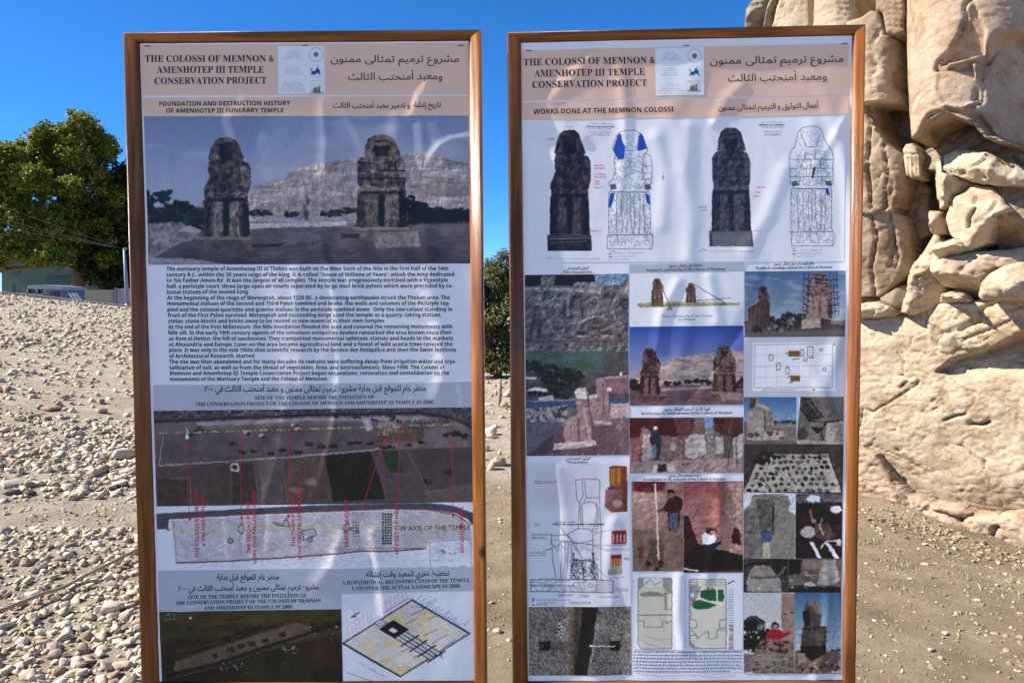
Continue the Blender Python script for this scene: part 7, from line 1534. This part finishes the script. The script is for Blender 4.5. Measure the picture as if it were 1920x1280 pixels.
# lettering ------------------------------------------------------------------
_GL = {}; SCRAP = []
DESK = bpy.data.scenes.new("lettering_desk")              # a scratch scene where outlines are turned into meshes
def text_mesh(s, bold=0.0, res=2):
    key = (s, bold, res)
    if key not in _GL:
        cu = bpy.data.curves.new("t", 'FONT'); cu.body = s; cu.offset = bold; cu.resolution_u = res; cu.space_word = 0.9
        ob = bpy.data.objects.new("t", cu); DESK.collection.objects.link(ob); vl = DESK.view_layers[0]; vl.update()
        me = bpy.data.meshes.new_from_object(ob.evaluated_get(vl.depsgraph))
        DESK.collection.objects.unlink(ob); n = len(me.vertices); co = np.empty(n * 3, np.float32); me.vertices.foreach_get("co", co)
        _GL[key] = (co.reshape(-1, 3)[:, :2].copy(), [tuple(p.vertices) for p in me.polygons])
        SCRAP.extend((ob, cu, me))
    return _GL[key]
def serif(s):
    r = ''
    for ch in s:
        if 'A' <= ch <= 'Z': r += chr(0x1D400 + ord(ch) - 65)
        elif 'a' <= ch <= 'z': r += chr(0x1D41A + ord(ch) - 97)
        elif '0' <= ch <= '9': r += chr(0x1D7CE + ord(ch) - 48)
        else: r += ch
    return r
def sans(s, bold):
    A, a, d = (0x1D5D4, 0x1D5EE, 0x1D7EC) if bold else (0x1D5A0, 0x1D5BA, 0x1D7E2); r = ''
    for ch in s: r += chr(A + ord(ch) - 65) if 'A' <= ch <= 'Z' else chr(a + ord(ch) - 97) if 'a' <= ch <= 'z' else chr(d + ord(ch) - 48) if '0' <= ch <= '9' else ch
    return r
AR = {'ا': (0xFE8D, 1), 'أ': (0xFE83, 1), 'إ': (0xFE87, 1), 'ب': (0xFE8F, 0), 'ت': (0xFE95, 0), 'ث': (0xFE99, 0), 'ح': (0xFEA1, 0), 'خ': (0xFEA5, 0), 'ج': (0xFE9D, 0), 'د': (0xFEA9, 1), 'ر': (0xFEAD, 1), 'ز': (0xFEAF, 1), 'س': (0xFEB1, 0), 'ش': (0xFEB5, 0), 'ص': (0xFEB9, 0), 'ط': (0xFEC1, 0), 'ظ': (0xFEC5, 0), 'ع': (0xFEC9, 0), 'غ': (0xFECD, 0), 'ف': (0xFED1, 0), 'ق': (0xFED5, 0), 'ك': (0xFED9, 0), 'ل': (0xFEDD, 0), 'م': (0xFEE1, 0), 'ن': (0xFEE5, 0), 'ه': (0xFEE9, 0), 'و': (0xFEED, 1), 'ى': (0xFEEF, 1), 'ي': (0xFEF1, 0), 'ئ': (0xFE89, 0), 'ة': (0xFE93, 1), 'ء': (0xFE80, 2)}
def arabic(s):
    out = []; i = 0; n = len(s)
    while i < n:
        c = s[i]
        if c not in AR: out.append(c); i += 1; continue
        base, r = AR[c]; prev = i > 0 and s[i - 1] in AR and AR[s[i - 1]][1] == 0
        if c == 'ل' and i + 1 < n and s[i + 1] in 'اأإ':
            out.append(chr({'ا': 0xFEFB, 'أ': 0xFEF7, 'إ': 0xFEF9}[s[i + 1]] + (1 if prev else 0))); i += 2; continue
        nxt = i + 1 < n and s[i + 1] in AR and AR[s[i + 1]][1] != 2 and r == 0
        out.append(chr(base if r == 2 else base + 3 if prev and nxt else base + 2 if nxt else base + 1 if prev else base)); i += 1
    digits = '٠١٢٣٤٥٦٧٨٩'; res = []; run = []
    for ch in out[::-1]:
        if ch in digits: run.append(ch)
        else: res += run[::-1]; run = []; res.append(ch)
    return res + run[::-1]
def glyph_run(chars, bold):
    """joined letters laid side by side, each from its own outline"""
    V = []; F = []; x = 0.0; off = 0
    bar = text_mesh('I', 0, 2)[0][:, 0].max()
    for ch in chars:
        if ch == ' ': x += 0.28; continue
        v, f = text_mesh(ch, bold, 2)
        adv = text_mesh(ch + 'I', 0, 2)[0][:, 0].max() - bar
        V.append(v + [x, 0]); F += [tuple(i + off for i in q) for q in f]; off += len(v); x += adv
    return np.concatenate(V), F
def lettering(k, name, lines, mat, parent, lift=0.0011, label=None, whole=False):
    if not whole:
        for ln in lines: lettering(k, name, [ln], mat, parent, lift, label, True)
        return
    """lines: (text, style, x0, y0, x1, y1, height): baseline from (x0, y0) to (x1, y1), capital height in image pixels"""
    V = []; F = []; off = 0
    for (s, style, x0, y0, x1, y1, hh) in lines:
        if style == 'arabic': v, f = glyph_run(arabic(s), 0.014); cap = 0.72
        elif style == 'arabic_thin': v, f = glyph_run(arabic(s), 0.004); cap = 0.72
        elif style == 'serif': v, f = text_mesh(serif(s), 0.0, 2); cap = 0.68
        elif style == 'bold': v, f = text_mesh(sans(s, 1), 0.0, 2); cap = 0.70
        elif style == 'heavy': v, f = text_mesh(sans(s, 1), 0.0, 1); cap = 0.70
        else: v, f = text_mesh(s, 0.0, 2); cap = 0.69
        a = v[:, 0].min(); w = v[:, 0].max() - a
        d = np.array([x1 - x0, y1 - y0]); L = math.hypot(*d); d = d / L; up = np.array([d[1], -d[0]])
        q = np.array([x0, y0]) + ((v[:, 0] - a) / w * L)[:, None] * d + (v[:, 1] / cap * hh)[:, None] * up
        V.append(q); F += [tuple(i + off for i in p) for p in f]; off += len(v)
    q = np.concatenate(V)
    return mesh_obj(name, on_board(k, q[:, 0], q[:, 1], lift), F, mat, parent, False, label)

FRAME = [   # outer and inner corners of the frames, paper corners (TL TR BR BL), in image pixels
    dict(o=[(232, 62), (902, 57), (913.6, 1303), (267.6, 1306)], i=[(261, 80), (879, 76), (889.5, 1277), (297.5, 1278.5)], p=[(262, 82), (879.5, 77.5), (893.5, 1275), (299, 1277)]),
    dict(o=[(951, 62), (1622, 47), (1602.5, 1300), (961.5, 1303)], i=[(976.5, 79.5), (1598, 65.5), (1580.5, 1275.5), (990, 1277.5)], p=[(977, 81), (1598, 67), (1580, 1274), (989.5, 1276)]),
]
BLABEL = ["wooden framed board with one large photograph and long English text, left of two", "wooden framed board crowded with small photographs and statue drawings, beside the stone statue"]
roots = []
for k in range(2):
    B = BOARD[k]; n, t = B["n"], B["t"]
    foot = on_plane(np.array((FRAME[k]["o"][0][0] + FRAME[k]["o"][1][0]) / 2), np.array(900.0), B["p0"], n)
    root = empty("information_board", (foot[0], foot[1], 0)); tag(root, BLABEL[k], "notice board", "framed notice boards about the stone statues"); roots.append(root)
    B["root"] = root
    Q = lambda pts, lift: [p + n * lift for p in on_plane(np.array([q[0] for q in pts], float), np.array([q[1] for q in pts], float), B["p0"], n)]
    fo, fi = FRAME[k]["o"], FRAME[k]["i"]
    for (nm, a, b, mat) in (("frame_rail", 0, 1, M_WOODH), ("frame_stile", 1, 2, M_WOODV), ("frame_rail", 2, 3, M_WOODH), ("frame_stile", 3, 0, M_WOODV)):
        pts = Q([fo[a], fo[b], fi[b], fi[a]], 0.009)
        bm = bmesh.new(); vs_ = [bm.verts.new(p) for p in pts]; f = bm.faces.new(vs_)
        ex = bmesh.ops.extrude_face_region(bm, geom=[f]); mv = [g for g in ex["geom"] if isinstance(g, bmesh.types.BMVert)]
        bmesh.ops.translate(bm, vec=Vector(n * -0.045), verts=mv); bmesh.ops.recalc_face_normals(bm, faces=bm.faces)
        side = Vector(pts[1] - pts[0]).normalized()
        ed = [e for e in bm.edges if abs((e.verts[0].co - e.verts[1].co).normalized().dot(side)) > 0.98 and all((v.co - Vector(pts[0])).dot(Vector(n)) > -0.002 for v in e.verts)]
        bmesh.ops.bevel(bm, geom=ed, offset=0.007, segments=3, affect='EDGES', profile=0.5, clamp_overlap=True)
        bm.verts.index_update(); V = [tuple(v.co) for v in bm.verts]; F = [[v.index for v in q.verts] for q in bm.faces]; bm.free()
        mesh_obj(nm, V, F, mat, root, True)
    bp = Q([(fi[0][0] - 8, fi[0][1] - 6), (fi[1][0] + 8, fi[1][1] - 6), (fi[2][0] + 8, fi[2][1] + 6), (fi[3][0] - 8, fi[3][1] + 6)], -0.005)
    Geo().prism(bp, n * -0.012).obj("backing_board", M_BACK, root)
    for e in (0, 1):                                            # the two posts the frame stands on
        c = np.array(Q([fo[2 + e]], 0)[0]); s = -1 if e == 0 else 1
        c = c + t * 0.024 * s; g = Geo(); top = c[2] - 0.001
        g.box((c[0] - n[0] * 0.008, c[1] - n[1] * 0.008, (top - 0.25) / 2), (0.044, 0.04, top + 0.25), rz=math.atan2(t[1], t[0]), bev=0.004); g.obj("post", M_WOODV, root)
    poster = sheet(k, "poster", FRAME[k]["p"], M_PAPER, root, 0.0, 6.0)
    B["poster"] = poster
def band(k, corners, mat, name): return sheet(k, name, corners, mat, BOARD[k]["poster"], 0.0005, 7.0)
band(0, [(264.5, 84.8), (878, 80.8), (878.3, 178), (267, 179.3)], M_BAND, "title_band")
band(0, [(268, 183.6), (878.5, 180.6), (879, 217.3), (270, 218.3)], M_BAND, "subtitle_band")
band(0, [(287.5, 722), (885.5, 716), (887, 762.8), (288, 769.8)], M_GREY, "caption_band")
band(0, [(297, 1069), (640.5, 1066), (640.5, 1140.5), (298.5, 1145.5)], M_GREY, "caption_band")
band(0, [(640.8, 1066), (889, 1059), (890, 1106.5), (640.8, 1112.5)], M_GREY, "caption_band")
band(1, [(978, 95.4), (1591, 82), (1591, 178.3), (979, 190)], M_BAND, "title_band")
band(1, [(979, 193.4), (1591, 180.4), (1591, 215), (981, 226)], M_BAND, "subtitle_band")
band(1, [(1180, 496), (1395, 492.5), (1395, 508.8), (1180, 512.2)], M_GREY, "caption_band")
for (k, name, label, corners, f) in PICTURES:
    lift = 0.0010 if name == "logo_panel" else 0.0005
    o = sheet(k, name, corners, M_PRINT, BOARD[k]["poster"], lift, 1.0, f(), label)

def L1(s, st, xa, ya, xb, yb, h, Z=Z1):
    (a, b), (c, d) = Z((xa, ya), (xb, yb)); return (s, st, a, b, c, d, h)
Z2 = zc(220, 480, 2.743)
P0 = BOARD[0]["poster"]; P1 = BOARD[1]["poster"]
lettering(0, "title_lettering", [
    L1("THE COLOSSI OF MEMNON &", 'serif', 143, 210, 806, 210, 12.3), L1("AMENHOTEP III TEMPLE", 'serif', 203, 267, 755, 267, 12.3), L1("CONSERVATION PROJECT", 'serif', 192, 325, 768, 322, 12.3),
    L1("مشروع ترميم تمثالى ممنون", 'arabic_thin', 1098, 212, 1757, 212, 13.8), L1("ومعبد أمنحتب الثالث", 'arabic_thin', 1187, 303, 1672, 302, 13.8)], M_INK, P0)
lettering(0, "subtitle_lettering", [
    L1("FOUNDATION AND DESTRUCTION HISTORY", 'bold', 217, 437, 890, 433, 8.2), L1("OF AMENHOTEP III FUNERARY TEMPLE", 'bold', 252, 472, 856, 470, 8.2),
    L1("تاريخ إنشاء و تدمير معبد أمنحتب الثالث", 'arabic', 1110, 447, 1665, 444, 10)], M_INK, P0)
PARA = [("The mortuary temple of Amenhotep III at Thebes was built on the West bank of the Nile in the first half of the 14th", 253, 75, 1702), ("century B.C., within the 39 years reign of the king. It is called \"House of Millions of Years\", which the king dedicated", 253, 105, 1732), ("to 'his Father Amon-Re'. It was the largest of all temples. The temple was progressively enriched with a hypostyle", 254, 134, 1700), ("hall, a peristyle court, three large open air courts separated by large mud-brick pylons which were preceded by co-", 255, 164, 1727), ("lossal statues of the seated king.", 256, 194, 677),
    ("At the beginning of the reign of Merenptah, about 1220 BC, a devastating earthquake struck the Theban area. The", 256, 224, 1710), ("monumental statues of the Second and Third Pylon tumbled and broke, the walls and columns of the Peristyle top-", 257, 253, 1712), ("pled and the colossal quartzite and granite statues in the peristyle tumbled down.  Only the two colossi standing in", 259, 284, 1722), ("front of the First Pylon survived. Merenptah and succeeding kings used the temple as a quarry: taking statues,", 260, 313, 1667), ("stelae, stone blocks and bricks away to be reused as new material in their own temples.", 262, 343, 1378),
    ("At the end of the First Millennium, the Nile inundation flooded the area and covered the remaining monuments with", 262, 373, 1722), ("Nile silt. In the early 19th century agents of the notorious antiquities dealers ransacked the area known since then", 263, 403, 1718), ("as Kom el-Hettân, the hill of sandstones. They transported monumental sphinxes, statues and heads to the markets", 265, 433, 1727), ("at Alexandria and Europe. Later-on the area became agricultural land and a forest of wild acacia trees covered the", 266, 463, 1724), ("place. It was only in the mid 1950s that scientific research by the Service des Antiquités and then the Swiss Institute", 267, 492, 1743), ("of Architectural Research, started.", 267, 523, 711),
    ("The site was then abandoned and for many decades its remains were suffering decay from irrigation water and crys-", 268, 552, 1743), ("tallization of salt, as well as from the threat of vegetation, fires, and encroachments. Since 1998, The Colossi of", 269, 582, 1685), ("Memnon and Amenhotep III Temple Conservation Project began excavations, restoration and consolidation on the", 271, 611, 1708), ("monuments of the Mortuary Temple and the Colossi of Memnon.", 272, 641, 1084)]
lettering(0, "body_text", [L1(s, 'heavy', xa, y + 1, xb, y - 1, 7.3, Z2) for s, xa, y, xb in PARA], M_INK, P0, whole=True)
lettering(0, "caption_lettering", [
    L1("منظر عام للموقع قبل بداية مشروع ترميم تمثالى ممنون و معبد أمنحتب الثالث في ٢٠٠٠", 'arabic', 450, 697, 1586, 692, 11.5, Z2),
    L1("SITE OF THE TEMPLE BEFORE THE INITIATION OF", 'serif', 709, 738, 1323, 733, 6.8, Z2), L1("THE CONSERVATION PROJECT OF THE COLOSSI OF MEMNON AND AMENHOTEP III TEMPLE IN 2000", 'serif', 404, 771, 1627, 759, 6.8, Z2),
    L1("منظر عام للموقع قبل بداية", 'arabic', 512, 99, 832, 96, 10.5, Z4), L1("مشروع ترميم تمثالى ممنون و معبد أمنحتب الثالث في ٢٠٠٠", 'arabic', 317, 157, 1037, 146, 10.5, Z4),
    L1("SITE OF THE TEMPLE BEFORE THE INITIATION OF", 'serif', 367, 197, 975, 188, 6.8, Z4), L1("THE CONSERVATION PROJECT OF THE COLOSSI OF MEMNON", 'serif', 303, 226, 1048, 214, 6.8, Z4), L1("AND AMENHOTEP III TEMPLE IN 2000", 'serif', 447, 253, 902, 246, 6.8, Z4),
    L1("تخطيط نظري للمعبد وقت إنشائه", 'arabic', 1280, 84, 1707, 77, 10.5, Z4), L1("A HYPOTHETICAL RECONSTRUCTION OF THE TEMPLE", 'serif', 1157, 124, 1812, 110, 6.8, Z4), L1("LAID OVER THE ACTUAL LANDSCAPE IN 2000", 'serif', 1207, 152, 1762, 140, 6.8, Z4)], M_INK, P0)
lettering(0, "plan_lettering", [L1("E-W AXIS OF THE", 'plain', 1455, 123, 1708, 119, 9, Z3), L1("TEMPLE", 'plain', 1455, 157, 1575, 154, 9, Z3), L1("W AXIS OF THE TEMPLE", 'plain', 1452, 670, 1816, 665, 9, Z3)], M_INK, P0)
lettering(0, "red_plan_lettering", [L1(s, 'bold', x, ya, x - 3, yb, 6.6, Z3) for s, x, ya, yb in (("THE COLOSSI OF MEMNON", 420, 805, 455), ("& THE FIRST PYLON", 454, 750, 497), ("THE SECOND PYLON", 686, 785, 520), ("& THE TWO FALLEN COLOSSI", 716, 840, 463), ("THE THIRD PYLON", 916, 750, 510), ("& THE TWO FALLEN COLOSSI", 948, 818, 443), ("PERISTYLE COURT", 1190, 750, 510), ("HYPOSTYLE HALL", 1448, 790, 532), ("ENCLOSURE WALL", 1782, 782, 545))], M_RED, P0)

lettering(1, "title_lettering", [
    L1("THE COLOSSI OF MEMNON &", 'serif', 115, 229, 790, 218, 12.5, R1), L1("AMENHOTEP III TEMPLE", 'serif', 170, 287, 737, 278, 12.5, R1), L1("CONSERVATION PROJECT", 'serif', 160, 345, 748, 334, 12.5, R1),
    L1("مشروع ترميم تمثالى ممنون", 'arabic_thin', 1073, 222, 1758, 211, 14.2, R1), L1("ومعبد أمنحتب الثالث", 'arabic_thin', 1165, 311, 1672, 302, 14.2, R1)], M_INK, P1)
lettering(1, "subtitle_lettering", [L1("WORKS DONE AT THE MEMNON COLOSSI", 'bold', 165, 479, 885, 467, 9.2, R1), L1("أعمال التوثيق و الترميم لتمثالى ممنون", 'arabic', 1115, 459, 1630, 445, 10.5, R1)], M_INK, P1)
C2 = lambda s, st, xa, ya, xb, yb, h: (s, st, xa, ya, xb, yb, h)
lettering(1, "caption_lettering", [
    C2("التوثيق الفوتوغرافي", 'arabic', 1062, 505.2, 1104, 504.6, 5.2), C2("Photo documentation", 'serif', 1056, 512.4, 1110, 511.6, 4.4),
    C2("متابعة حول تمثالى ممنون", 'arabic', 1253, 500.5, 1316, 499.5, 5.4), C2("Systematic monitoring of the Colossi of Memnon", 'serif', 1211, 508.6, 1359, 506.4, 4.9),
    C2("نتائج المجسات حول تمثالى ممنون", 'arabic', 1450, 497.2, 1526, 496.0, 5.4), C2("Results of soundings around the Colossi of Memnon", 'serif', 1417, 505.2, 1560, 502.8, 4.9),
    C2("Yearly Monitoring of the Colossi", 'plain', 1240, 594.4, 1335, 593.6, 4.0), C2("by Mission", 'plain', 1273, 600.6, 1303, 600.2, 4.0),
    C2("تقوية الأجزاء السفلية لتمثالى ممنون", 'arabic', 1243, 769.5, 1332, 768.8, 5.4), C2("Reinforcing the lower sections of the Colossi of Memnon", 'serif', 1202, 777, 1373, 775.6, 5.0),
    C2("التوثيق الفوتوجرامتري", 'arabic', 1060, 861.6, 1107, 861, 5.2), C2("Photogrammetry", 'serif', 1064, 868, 1103, 867.6, 4.4),
    C2("دراسة أساسات تمثالى ممنون", 'arabic', 1253, 893.2, 1313, 892.6, 5.2), C2("Investigation on the pedestals of the Colossi of Memnon", 'serif', 1206, 900.6, 1360, 899.4, 4.6)], M_INK, P1)
# print too fine to read under the two plans
g = Geo(); rg = random.Random(5)
rows = [1221.5 + 6.1 * i for i in range(7)]
V = []; F = []
for i, y in enumerate(rows):
    x = 1187 + rg.uniform(0, 3)
    while x < (1391 if i < 6 else 1368):
        w = rg.uniform(1.5, 6); xe = min(x + w, 1391)
        o = len(V); V += [(x, y - 1.2), (xe, y - 1.25), (xe, y + 1.1), (x, y + 1.1)]; F.append((o, o + 1, o + 2, o + 3)); x = xe + rg.uniform(1.2, 2.2)
V = np.array(V); mesh_obj("fine_print", on_board(1, V[:, 0], V[:, 1], 0.0011), F, M_INK3, P1)
# printed axis arrows over the aerial picture, and staples
V = []; F = []
for (a, b, c, d) in UP:
    (x0, y0), (x1, y1) = Z3((a, b), (c, d)); o = len(V); V += [(x0 - .5, y0), (x0 + .5, y0), (x1 + .5, y1), (x1 - .5, y1), (x0 - 3.3, y0 + 7), (x0 + 3.3, y0 + 7), (x0, y0 - 2.5)]
    F += [(o, o + 1, o + 2, o + 3), (o + 4, o + 5, o + 6)]
V = np.array(V); mesh_obj("red_arrows", on_board(0, V[:, 0], V[:, 1], 0.0010), F, M_RED, P0)
for (k, Z, x, y) in ((0, Z1, 968, 126), (0, Z1, 1766, 127), (0, Z1, 155, 129), (1, R1, 950, 128), (1, R1, 1764, 117), (1, R1, 141, 153)):
    (a, b), = Z((x, y)); p = on_board(k, np.array([a - 5.5, a + 5.5]), np.array([b + .3, b - .3]), 0.0016)
    Geo().tube(p, 0.0011, 6).obj("staple", M_STAPLE, BOARD[k]["root"])

bpy.data.batch_remove(SCRAP); bpy.data.scenes.remove(DESK)
